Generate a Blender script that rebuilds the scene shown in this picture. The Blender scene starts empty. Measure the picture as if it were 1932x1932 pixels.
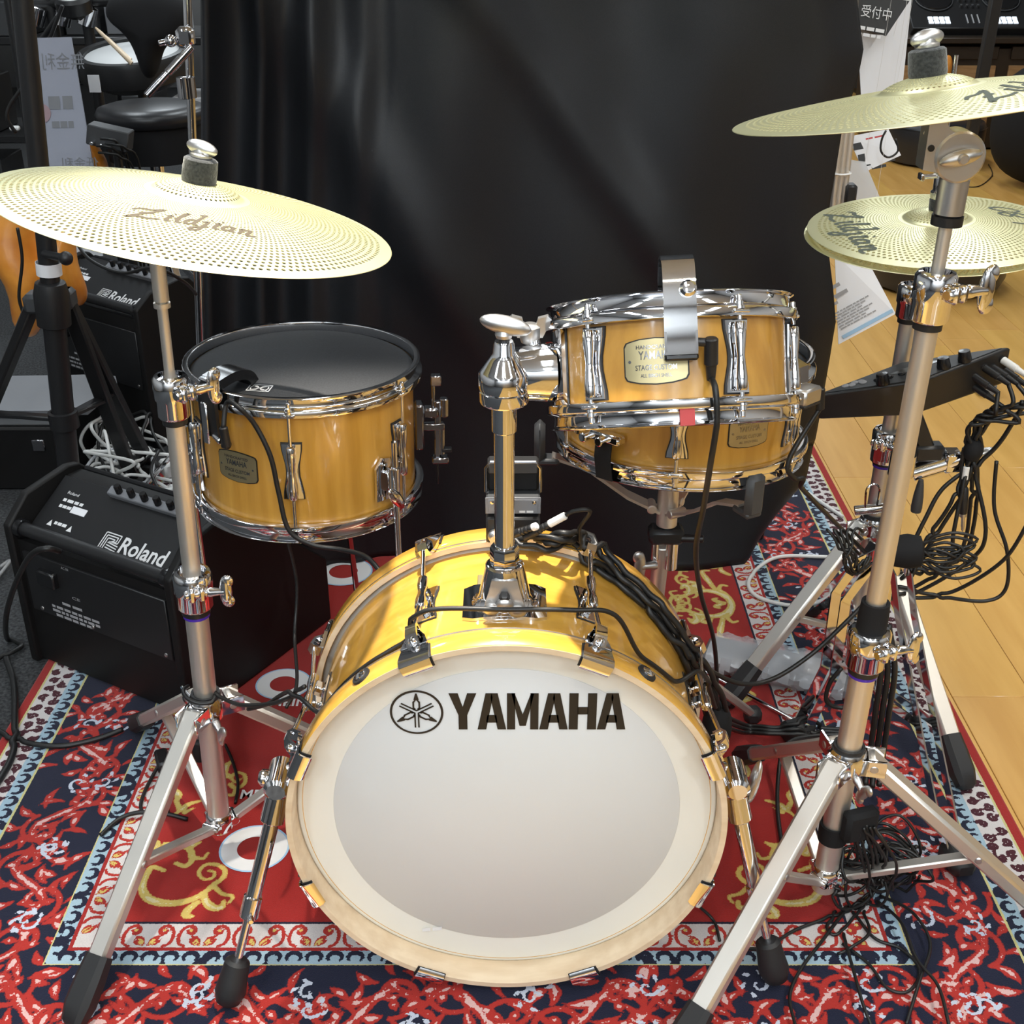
import bpy, bmesh, math, random
import numpy as np
from mathutils import Vector, Matrix, Quaternion

# ---------------------------------------------------------------- camera, world, lights
SC = bpy.context.scene
COL = SC.collection
F_PX, PITCH, CAM_H = 2300.0, math.radians(27.3), 1.31
cam_d = bpy.data.cameras.new('camera'); cam_d.sensor_width = 36.0
cam_d.lens = F_PX / 1932.0 * 36.0; cam_d.clip_start = 0.02
cam = bpy.data.objects.new('camera', cam_d); COL.objects.link(cam)
cam.location = (0, 0, CAM_H); cam.rotation_euler = (math.pi/2 - PITCH, 0, 0)
SC.camera = cam
SC.view_settings.view_transform = 'Standard'; SC.view_settings.look = 'None'
SC.view_settings.gamma = 1.0; SC.view_settings.use_curve_mapping = False
SC.view_settings.exposure = -0.22

W = bpy.data.worlds.new('shop_ambient'); SC.world = W; W.use_nodes = True
W.node_tree.nodes['Background'].inputs[0].default_value = (0.9, 0.95, 1.0, 1)
W.node_tree.nodes['Background'].inputs[1].default_value = 0.0

def area(name, loc, sx, sy, power, color=(1, .97, .92), rot=(0, 0, 0)):
    l = bpy.data.lights.new(name, 'AREA'); l.shape = 'RECTANGLE'; l.size = sx; l.size_y = sy
    l.energy = power; l.color = color
    o = bpy.data.objects.new(name, l); COL.objects.link(o); o.location = loc; o.rotation_euler = rot
    return o
def spot(name, loc, target, power, cone, blend=.5, rad=.04, color=(1, .93, .82)):
    l = bpy.data.lights.new(name, 'SPOT'); l.energy = power; l.spot_size = math.radians(cone)
    l.spot_blend = blend; l.shadow_soft_size = rad; l.color = color
    o = bpy.data.objects.new(name, l); COL.objects.link(o); o.location = loc
    o.rotation_euler = (Vector(target) - Vector(loc)).to_track_quat('-Z', 'Y').to_euler()
    return o
for i, x in enumerate((-1.75, -.15, 1.55)):
    for j, (y, e) in enumerate(((-2.2, 62), (-.3, 19), (1.9, 15), (4.4, 30), (6.9, 34))):
        area('ceiling_panel_light_%d_offscreen' % (i*5+j+1), (x, y, 2.93), .28, 1.2, e, (.86, .945, 1.0))
spot('track_spot_light_1_offscreen', (-.08, 1.62, 2.9), (-.19, 1.32, .8), 820, 23, .6, .03)
spot('track_spot_light_2_offscreen', (1.75, .9, 2.9), (.85, 1.7, .4), 85, 60, .8, .05)
spot('track_spot_light_3_offscreen', (.25, -.6, 2.9), (.2, 1.4, .6), 40, 50, .8, .05)

# ---------------------------------------------------------------- pixel helpers (authoring aid: a pixel plus a real depth or height gives a point)
_c, _s = math.cos(PITCH), math.sin(PITCH)
FW, UP, RT, CP = Vector((0, _c, -_s)), Vector((0, _s, _c)), Vector((1, 0, 0)), Vector((0, 0, CAM_H))
def ray(px, py): return FW + RT*((px-966)/F_PX) - UP*((py-966)/F_PX)
def at_z(px, py, z=0.0):
    r = ray(px, py); return CP + r*((z-CAM_H)/r.z)
def at_y(px, py, y):
    r = ray(px, py); return CP + r*(y/r.y)

# ---------------------------------------------------------------- materials
MATS = {}
def pmat(name, color, rough=.5, metal=0.0, coat=0.0, spec=.5, sheen=0.0, alpha=1.0, trans=0.0, emit=None, estr=1.0):
    m = bpy.data.materials.new(name); m.use_nodes = True
    b = m.node_tree.nodes['Principled BSDF']
    b.inputs['Base Color'].default_value = (*color, 1); b.inputs['Roughness'].default_value = rough
    b.inputs['Metallic'].default_value = metal; b.inputs['Coat Weight'].default_value = coat
    b.inputs['Coat Roughness'].default_value = .06
    b.inputs['Specular IOR Level'].default_value = spec; b.inputs['Sheen Weight'].default_value = sheen
    b.inputs['Alpha'].default_value = alpha; b.inputs['Transmission Weight'].default_value = trans
    if emit: b.inputs['Emission Color'].default_value = (*emit, 1); b.inputs['Emission Strength'].default_value = estr
    MATS[name] = m; return m
def nodes(m): return m.node_tree.nodes, m.node_tree.links, m.node_tree.nodes['Principled BSDF']
def add_noise(m, scale, c1, c2, stretch=(1, 1, 1), detail=4, bump=0, coords='Object', bscale=None, fac=(.35, .65)):
    n, l, b = nodes(m)
    tc = n.new('ShaderNodeTexCoord'); mp = n.new('ShaderNodeMapping'); mp.inputs['Scale'].default_value = stretch
    l.new(tc.outputs[coords], mp.inputs[0])
    t = n.new('ShaderNodeTexNoise'); t.inputs['Scale'].default_value = scale; t.inputs['Detail'].default_value = detail
    l.new(mp.outputs[0], t.inputs[0])
    r = n.new('ShaderNodeValToRGB'); r.color_ramp.elements[0].color = (*c1, 1); r.color_ramp.elements[1].color = (*c2, 1)
    r.color_ramp.elements[0].position, r.color_ramp.elements[1].position = fac
    l.new(t.outputs[0], r.inputs[0]); l.new(r.outputs[0], b.inputs['Base Color'])
    if bump:
        bp = n.new('ShaderNodeBump'); bp.inputs['Strength'].default_value = bump; bp.inputs['Distance'].default_value = .002
        if bscale:
            t2 = n.new('ShaderNodeTexNoise'); t2.inputs['Scale'].default_value = bscale; l.new(tc.outputs[coords], t2.inputs[0])
            l.new(t2.outputs[0], bp.inputs['Height'])
        else: l.new(t.outputs[0], bp.inputs['Height'])
        l.new(bp.outputs[0], b.inputs['Normal'])
    return m
pmat('chrome', (.80, .80, .82), .05, 1)
pmat('chrome_dark', (.35, .35, .37), .18, 1)
pmat('aluminium', (.78, .74, .68), .42, .92)
pmat('satin_metal', (.62, .61, .60), .36, 1)
pmat('badge', (.52, .44, .25), .42, .9)
add_noise(pmat('maple', (.75, .42, .07), .32, 0, 1.0), 9, (.47, .225, .028), (.60, .31, .050), (6, 6, .6), 5)
add_noise(pmat('maple_bass', (.75, .42, .07), .32, 0, 1.0), 9, (.56, .285, .036), (.68, .37, .060), (.7, 6, 6), 5)
add_noise(pmat('maple_raw', (.75, .6, .42), .45, 0, .2), 10, (.66, .50, .33), (.76, .61, .43), (1, 5, 6), 4)
pmat('head_white', (.79, .78, .72), .5)
pmat('head_film', (.67, .68, .68), .5)
pmat('print_black', (.012, .011, .010), .5)
pmat('print_white', (.75, .75, .75), .5)
pmat('print_grey', (.35, .35, .36), .5)
pmat('print_faded', (.36, .24, .26), .5)
pmat('print_red', (.5, .04, .04), .5)
add_noise(pmat('mesh_head', (.03, .032, .035), .75), 500, (.013, .0145, .017), (.024, .026, .030))
add_noise(pmat('cymbal_alloy', (.82, .79, .49), .40, .75), 3, (.79, .755, .43), (.85, .82, .52))
pmat('cymbal_print', (.060, .045, .025), .7)
pmat('cymbal_print_green', (.085, .10, .075), .7)
add_noise(pmat('felt', (.07, .075, .075), .95, sheen=.4), 300, (.010, .011, .011), (.034, .036, .035), bump=.5)
pmat('rubber', (.014, .014, .015), .55)
pmat('black_plastic', (.012, .012, .013), .42)
pmat('black_gloss', (.010, .010, .011), .22)
pmat('grey_plastic', (.20, .205, .22), .5)
pmat('dark_grey', (.045, .047, .05), .5)
pmat('black_cloth', (.009, .009, .010), .8, spec=.3)
pmat('black_metal', (.014, .014, .015), .38)
pmat('cable_black', (.010, .010, .010), .45)
pmat('cable_white', (.72, .72, .70), .45)
pmat('cable_grey', (.28, .28, .28), .5)
pmat('white_plastic', (.78, .78, .76), .4)
pmat('paper', (.80, .80, .82), .6)
pmat('paper_blue', (.35, .55, .75), .6)
pmat('purple_ring', (.06, .02, .35), .4)
pmat('amp_vinyl', (.007, .0065, .0065), .55, spec=.3)
pmat('screen_white', (.8, .85, .9), .4, emit=(.75, .85, 1), estr=.9)
pmat('clear_plastic', (.80, .82, .86), .12, alpha=.34)
pmat('smoke_acrylic', (.45, .47, .55), .2, alpha=.72)
pmat('strap_clear', (.7, .72, .75), .2, alpha=.6)
add_noise(pmat('orange_bag', (.75, .25, .03), .35, 0, .3), 12, (.62, .20, .02), (.85, .34, .05), bump=.6)
add_noise(pmat('cabinet_wood', (.40, .22, .09), .45), 8, (.33, .175, .07), (.45, .26, .11), (1, 1, 8))
pmat('cabinet_dark', (.03, .018, .010), .4)
pmat('wall_paint', (.60, .60, .60), .8); pmat('ceiling_paint', (.75, .75, .75), .9)
pmat('leather', (.016, .016, .018), .35)
add_noise(pmat('carpet', (.03, .03, .032), .95), 160, (.016, .017, .018), (.060, .062, .065), bump=.5)
add_noise(pmat('curtain', (.009, .0098, .0115), .44, spec=.36), 700, (.0080, .0088, .0106), (.0120, .0130, .0155), bump=.10)

# ---------------------------------------------------------------- mesh builder
def frame_from(axis):
    a = Vector(axis).normalized()
    h = Vector((0, 0, 1)) if abs(a.z) < .95 else Vector((1, 0, 0))
    u = h.cross(a).normalized(); return u, a.cross(u).normalized(), a
class MB:
    def __init__(s): s.v = []; s.f = []
    def add(s, V, F, M=None):
        o = len(s.v)
        s.v += [tuple(M @ Vector(v)) if M else tuple(v) for v in V]
        s.f += [[i+o for i in q] for q in F]; return s
    def box(s, c, d, M=None, bev=0.0):
        c = Vector(c); h = [x/2 for x in d]
        b = min(bev, min(h)*.98)
        if b <= 0:
            V = [(c.x+sx*h[0], c.y+sy*h[1], c.z+sz*h[2]) for sx in (-1, 1) for sy in (-1, 1) for sz in (-1, 1)]
            F = [(0, 1, 3, 2), (4, 6, 7, 5), (0, 4, 5, 1), (2, 3, 7, 6), (0, 2, 6, 4), (1, 5, 7, 3)]
            return s.add(V, F, M)
        V, idx = [], {}
        for sx in (-1, 1):
            for sy in (-1, 1):
                for sz in (-1, 1):
                    sg = (sx, sy, sz)
                    for k in range(3):
                        p = [sg[i]*(h[i] - (0 if i == k else b)) for i in range(3)]
                        idx[(sg, k)] = len(V); V.append((c.x+p[0], c.y+p[1], c.z+p[2]))
        F = []
        for k in range(3):
            i, j = [q for q in range(3) if q != k]
            for sk in (-1, 1):
                q = []
                for a, d2 in ((-1, -1), (1, -1), (1, 1), (-1, 1)):
                    sg = [0, 0, 0]; sg[k] = sk; sg[i] = a; sg[j] = d2; q.append(idx[(tuple(sg), k)])
                F.append(q)
        for k in range(3):
            i, j = [q for q in range(3) if q != k]
            for a in (-1, 1):
                for d2 in (-1, 1):
                    s0 = [0]*3; s1 = [0]*3
                    s0[i] = s1[i] = a; s0[j] = s1[j] = d2; s0[k] = -1; s1[k] = 1
                    F.append([idx[(tuple(s0), i)], idx[(tuple(s1), i)], idx[(tuple(s1), j)], idx[(tuple(s0), j)]])
        for sx in (-1, 1):
            for sy in (-1, 1):
                for sz in (-1, 1): F.append([idx[((sx, sy, sz), k)] for k in range(3)])
        return s.add(V, F, M)
    def lathe(s, prof, o, axis, n=32, closed=False, M=None):
        u, w, a = frame_from(axis); o = Vector(o); V, F = [], []
        m = len(prof)
        for r, h in prof:
            for i in range(n):
                t = 2*math.pi*i/n; V.append(o + a*h + (u*math.cos(t) + w*math.sin(t))*r)
        for k in range(m if closed else m-1):
            k2 = (k+1) % m
            for i in range(n):
                j = (i+1) % n; F.append((k*n+i, k*n+j, k2*n+j, k2*n+i))
        if not closed:
            if prof[0][0] > 1e-6: F.append(list(range(n))[::-1])
            if prof[-1][0] > 1e-6: F.append([(m-1)*n+i for i in range(n)])
        return s.add(V, F, M)
    def cyl(s, a, b, r0, r1=None, n=20, M=None):
        a, b = Vector(a), Vector(b); r1 = r0 if r1 is None else r1
        return s.lathe([(r0, 0), (r1, (b-a).length)], a, b-a, n, M=M)
    def rod(s, a, b, r, bev=.0015, n=20, M=None):
        a, b = Vector(a), Vector(b); L = (b-a).length
        return s.lathe([(r-bev, 0), (r, bev), (r, L-bev), (r-bev, L)], a, b-a, n, M=M)
    def tube(s, pts, r, n=8, closed=False, M=None, flat=None):
        P = [Vector(p) for p in pts]; N = len(P); rr = r if isinstance(r, (list, tuple)) else [r]*N
        V, F = [], []; nor = None
        for i in range(N):
            if closed: t = (P[(i+1) % N]-P[i-1])
            else: t = P[min(i+1, N-1)]-P[max(i-1, 0)]
            t = t.normalized() if t.length > 1e-9 else Vector((0, 0, 1))
            if nor is None: u, w, _ = frame_from(t); nor = u
            else:
                nor = (nor - t*nor.dot(t)); nor = nor.normalized() if nor.length > 1e-6 else frame_from(t)[0]
            w = t.cross(nor)
            for k in range(n):
                a = 2*math.pi*k/n; V.append(P[i] + (nor*math.cos(a) + w*math.sin(a))*rr[i])
        for i in range(N if closed else N-1):
            j = (i+1) % N
            for k in range(n):
                q = (k+1) % n; F.append((i*n+k, i*n+q, j*n+q, j*n+k))
        if not closed: F += [list(range(n))[::-1], [(N-1)*n+k for k in range(n)]]
        return s.add(V, F, M)
    def prism(s, poly, h, M=None, z0=0.0):
        n = len(poly)
        V = [(x, y, z0) for x, y in poly] + [(x, y, z0+h) for x, y in poly]
        F = [list(range(n))[::-1], [n+i for i in range(n)]] + [(i, (i+1) % n, n+(i+1) % n, n+i) for i in range(n)]
        return s.add(V, F, M)
    def ball(s, c, r, n=16, m=10, M=None):
        rx, ry, rz = r if isinstance(r, (tuple, list)) else (r, r, r); V, F = [], []
        for i in range(m+1):
            a = math.pi*i/m
            for j in range(n):
                b = 2*math.pi*j/n; V.append((c[0]+rx*math.sin(a)*math.cos(b), c[1]+ry*math.sin(a)*math.sin(b), c[2]-rz*math.cos(a)))
        for i in range(m):
            for j in range(n): F.append((i*n+j, i*n+(j+1) % n, (i+1)*n+(j+1) % n, (i+1)*n+j))
        return s.add(V, F, M)
    def strip(s, path, width, th, M=None):
        """a bent flat bar: path in local (y,z), width along local x"""
        P = [Vector((0, *p)) for p in path]; n = len(P); V, F = [], []
        ws = width if isinstance(width, (list, tuple)) else [width]*n
        for i in range(n):
            t = (P[min(i+1, n-1)]-P[max(i-1, 0)]).normalized(); nn = Vector((0, -t.z, t.y))
            for sx, sn in ((-1, -1), (1, -1), (1, 1), (-1, 1)):
                V.append(P[i] + Vector((sx*ws[i]/2, 0, 0)) + nn*(sn*th/2))
        for i in range(n-1):
            for k in range(4):
                q = (k+1) % 4; F.append((i*4+k, i*4+q, i*4+4+q, i*4+4+k))
        F += [(3, 2, 1, 0), ((n-1)*4, (n-1)*4+1, (n-1)*4+2, (n-1)*4+3)]
        return s.add(V, F, M)
    def build(s, name, mat, parent=None, sharp=38, fix=True, world=True):
        return make_obj(name, s.v, s.f, mat, parent, sharp, fix, world)
ORG = {}
def make_obj(name, V, F, mat, parent=None, sharp=38, fix=True, world=True):
    me = bpy.data.meshes.new(name)
    off = origin_of(parent) if (parent is not None and world) else None
    if off is not None: V = [(x-off.x, y-off.y, z-off.z) for x, y, z in V]
    me.from_pydata(V, [], F)
    if fix:
        bm = bmesh.new(); bm.from_mesh(me); bmesh.ops.recalc_face_normals(bm, faces=bm.faces[:]); bm.to_mesh(me); bm.free()
    me.polygons.foreach_set('use_smooth', [True]*len(me.polygons))
    if sharp < 180: me.set_sharp_from_angle(angle=math.radians(sharp))
    me.materials.append(MATS[mat] if isinstance(mat, str) else mat)
    o = bpy.data.objects.new(name, me); COL.objects.link(o)
    if parent is not None: o.parent = parent
    return o
def origin_of(o):
    v = Vector((0, 0, 0))
    while o is not None: v += o.location; o = o.parent
    return v
def tag(o, label, cat, group=None):
    o['label'] = label; o['category'] = cat
    if group: o['group'] = group
    return o
def thing(name, label, cat, loc, group=None):
    o = bpy.data.objects.new(name, None); o.empty_display_size = .05; COL.objects.link(o); o.location = loc
    return tag(o, label, cat, group)
def single(mb, name, mat, label, cat, group=None, **k): return tag(mb.build(name, mat, None, **k), label, cat, group)
def structure(mb, name, mat, **k):
    o = mb.build(name, mat, None, **k); o['kind'] = 'structure'; return o
def basis(o, x, y, z):
    return Matrix(((x[0], y[0], z[0], o[0]), (x[1], y[1], z[1], o[1]), (x[2], y[2], z[2], o[2]), (0, 0, 0, 1)))
def zframe(o, n, xh=(1, 0, 0)):
    n = Vector(n).normalized(); x = Vector(xh); x = (x - n*x.dot(n)).normalized(); return basis(Vector(o), x, n.cross(x), n)
def spline(pts, k=8, closed=False):
    P = [Vector(p) for p in pts]; n = len(P); out = []
    for i in range(n if closed else n-1):
        g = (lambda q: P[q % n]) if closed else (lambda q: P[max(0, min(n-1, q))])
        a, b, c, d = g(i-1), g(i), g(i+1), g(i+2)
        for j in range(k):
            t = j/k
            out.append(.5*((2*b)+(c-a)*t+(2*a-5*b+4*c-d)*t*t+(3*b-a-3*c+d)*t**3))
    if not closed: out.append(P[-1])
    return out
_txt = {}
def text_mesh(body, bold=0.0, res=3):
    """outline of a line of lettering as (verts, faces, width, height), 1 unit tall capital space"""
    key = (body, bold)
    if key in _txt: return _txt[key]
    if body[0] == '#':        # print too small to read: a row of word-length dashes
        V, F, x = [], [], 0.0; rr = random.Random(len(body)*7+int(body[1:]))
        for _ in range(int(body[1:])):
            w = rr.uniform(1.2, 4.0); k = len(V); V += [(x, 0, 0), (x+w, 0, 0), (x+w, .62, 0), (x, .62, 0)]; F.append([k, k+1, k+2, k+3]); x += w+.6
        _txt[key] = (V, F, x-.6, .62); return _txt[key]
    cu = bpy.data.curves.new('t', 'FONT'); cu.body = body; cu.size = 1; cu.offset = bold; cu.resolution_u = res; cu.fill_mode = 'FRONT'
    ob = bpy.data.objects.new('t', cu); COL.objects.link(ob)
    me = bpy.data.meshes.new_from_object(ob.evaluated_get(bpy.context.evaluated_depsgraph_get()))
    V = [tuple(v.co) for v in me.vertices]; F = [list(p.vertices) for p in me.polygons]
    bpy.data.objects.remove(ob); bpy.data.curves.remove(cu); bpy.data.meshes.remove(me)
    if not V: V = [(0, 0, 0)]
    xs = [v[0] for v in V]; ys = [v[1] for v in V]
    r = ([(x-min(xs), y-min(ys), 0) for x, y, _ in V], F, max(xs)-min(xs) or 1, max(ys)-min(ys) or 1)
    _txt[key] = r; return r
def text_on(mb, body, M, w, h=None, bold=0.0, mirror=False):
    """lettering w wide (h tall) with its lower-left corner at the frame's origin"""
    V, F, tw, th = text_mesh(body, bold); h = h or th*w/tw
    sx = w/tw; sy = h/th
    mb.add([((w - x*sx) if mirror else x*sx, y*sy, 0) for x, y, _ in V], F, M); return mb
CABLES = []
def cable(name, pts, r, mat, label, cat='cable', group=None, k=8, n=7, closed=False, pin=(0, 0)):
    """a cable of its own; laid down (settle_cables) once everything it may rest on stands"""
    CABLES.append(dict(P=spline(pts, k, closed), r=r, n=n, closed=closed, pin=pin, name=name, mat=mat, tag=(label, cat, group), parent=None))
def lead(name, P, r, mat, parent, n=7, pin=(1, 0)):
    CABLES.append(dict(P=P, r=r, n=n, closed=False, pin=pin, name=name, mat=mat, tag=None, parent=parent))
def settle_cables(rounds=85, step=.005):
    """push the cables off each other and out of the things they touch, then build them"""
    from mathutils.bvhtree import BVHTree
    from mathutils.kdtree import KDTree
    V, F = [], []
    for o in bpy.data.objects:
        if o.type != 'MESH' or o.get('kind') == 'structure': continue
        q = o
        while q.parent: q = q.parent
        if q.get('category') in ('cable', 'plug', 'strap', 'cable tie', 'rug', 'cymbal', 'curtain', 'paper', 'sign', 'connector') or any(w in o.name for w in ('letter', 'print', 'logo', 'string', 'wrap')): continue
        off = origin_of(o); b = len(V)
        V += [v.co+off for v in o.data.vertices]; F += [[b+i for i in p.vertices] for p in o.data.polygons]
    bvh = BVHTree.FromPolygons(V, F)
    P, R, own, mv, sl = [], [], [], [], []
    for ci, c in enumerate(CABLES):
        Q = np.array([tuple(p) for p in c['P']])
        if c['closed']: Q = np.r_[Q, Q[:1]]
        s = np.r_[0, np.cumsum(np.linalg.norm(np.diff(Q, axis=0), axis=1))]; m = max(4, int(s[-1]/step)+1); t = np.linspace(0, s[-1], m)
        X = np.stack([np.interp(t, s, Q[:, k]) for k in range(3)], 1)
        if c['closed']: X = X[:-1]
        a = len(P); P += list(X); R += [c['r']]*len(X); own += [ci]*len(X); sl.append((a, len(P)))
        tt = t[:len(X)]; mv += [0.0 if (c['pin'][0] and q < .018) or (c['pin'][1] and q > s[-1]-.018) else 1.0 for q in tt]
    P = np.array(P); R = np.array(R); mv = np.array(mv)[:, None]; rmax = 2*R.max()+.002
    for it in range(rounds):
        D = np.zeros_like(P); kd = KDTree(len(P))
        for i, p in enumerate(P): kd.insert(p, i)
        kd.balance()
        for i in range(len(P)):
            for co, j, d in kd.find_range(P[i], R[i]+.0075):
                if j <= i or own[i] == own[j]: continue
                need = R[i]+R[j]+.0012
                if d < need:
                    v = P[i]-P[j]; v = v/d if d > 1e-7 else np.array((0, 0, 1.0))
                    w = (need-d)*.5; D[i] += v*w; D[j] -= v*w
        cnt = np.linalg.norm(D, axis=1).max()
        lim = np.linalg.norm(D, axis=1, keepdims=True); D *= np.minimum(1, .004/np.maximum(lim, 1e-9))
        E = np.zeros_like(P)
        for i in range(len(P)):
            l, nr, k, d = bvh.find_nearest(P[i], .03)
            if l is None: continue
            v = Vector(P[i])-l; side = v.dot(nr); need = R[i]+.0008
            if side < -1e-6: E[i] = np.array(nr)*(d+need)
            elif d < need: E[i] = np.array(v.normalized() if d > 1e-6 else nr)*(need-d)
        lim = np.linalg.norm(E, axis=1, keepdims=True); E *= np.minimum(1, .008/np.maximum(lim, 1e-9))
        D = (D+E)*mv
        for a, b in sl:                      # spread the push along the cable so that it bends, not kinks
            for _ in range(3):
                S = D[a:b]; T = S.copy(); T[1:-1] = .5*S[1:-1]+.25*(S[:-2]+S[2:]); D[a:b] = np.where(np.linalg.norm(T, axis=1, keepdims=True) > np.linalg.norm(S, axis=1, keepdims=True), T, .7*S+.3*T)
        P = P+D*mv
        fl_ = np.where((np.abs(P[:, 0]-RCX) < RHX+.325) & (np.abs(P[:, 1]-RCY) < RHY+.325), .0006, FZ)
        P[:, 2] = np.maximum(P[:, 2], fl_+R+.0003)
    for c, (a, b) in zip(CABLES, sl):
        o = MB().tube([Vector(p) for p in P[a:b]], c['r'], c['n'], c['closed']).build(c['name'], c['mat'], c['parent'], sharp=180, fix=False)
        if c['tag']: tag(o, *c['tag'])
# ---------------------------------------------------------------- room shell
FZ = -.006          # floor level; the rug's pile ends at z = 0
fl = structure(MB().box((0, 3.1, FZ-.03), (7.6, 12.6, .05)), 'floor', 'cabinet_dark', sharp=180)
def plank_mat(i):
    m = pmat('floor_wood_%d' % i, (.6, .36, .12), .34, 0, .35)
    d = (i-1.5)*.012
    return add_noise(m, 5, (.60+d, .325+d, .075), (.69+d, .395+d, .105), (5, .5, 1), 5)
PM = [plank_mat(i) for i in range(4)]; fl.data.materials[0] = PM[1]
rnd = random.Random(4)
pw = .147
for k in range(20):
    x0 = .36 + k*pw; y = .2 - rnd.random()*.9
    while y < 8.2:
        L = .92
        o = MB().box((x0+pw/2, y+L/2, FZ-.006), (pw-.0012, L-.0015, .012), bev=.0008).build('plank', PM[rnd.randrange(4)], fl, fix=False)
        y += L
structure(MB().box((-2.0, 3.1, FZ-.0045), (3.28, 12.3, .009)).box((0, 5.6, FZ-.0045), (.72, 7.2, .009)), 'floor_carpet', 'carpet', sharp=180)
structure(MB().box((0, 9.3, 1.45), (7.6, .1, 3.0)), 'wall_back', 'wall_paint', sharp=180)
structure(MB().box((0, -3.1, 1.45), (7.6, .1, 3.0)), 'wall_front', 'wall_paint', sharp=180)
structure(MB().box((-3.75, 3.1, 1.45), (.1, 12.3, 3.0)), 'wall_left', 'wall_paint', sharp=180)
structure(MB().box((3.75, 3.1, 1.45), (.1, 12.3, 3.0)), 'wall_right', 'wall_paint', sharp=180)
structure(MB().box((0, 3.1, 2.99), (7.6, 12.6, .08)), 'ceiling', 'ceiling_paint', sharp=180)

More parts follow.
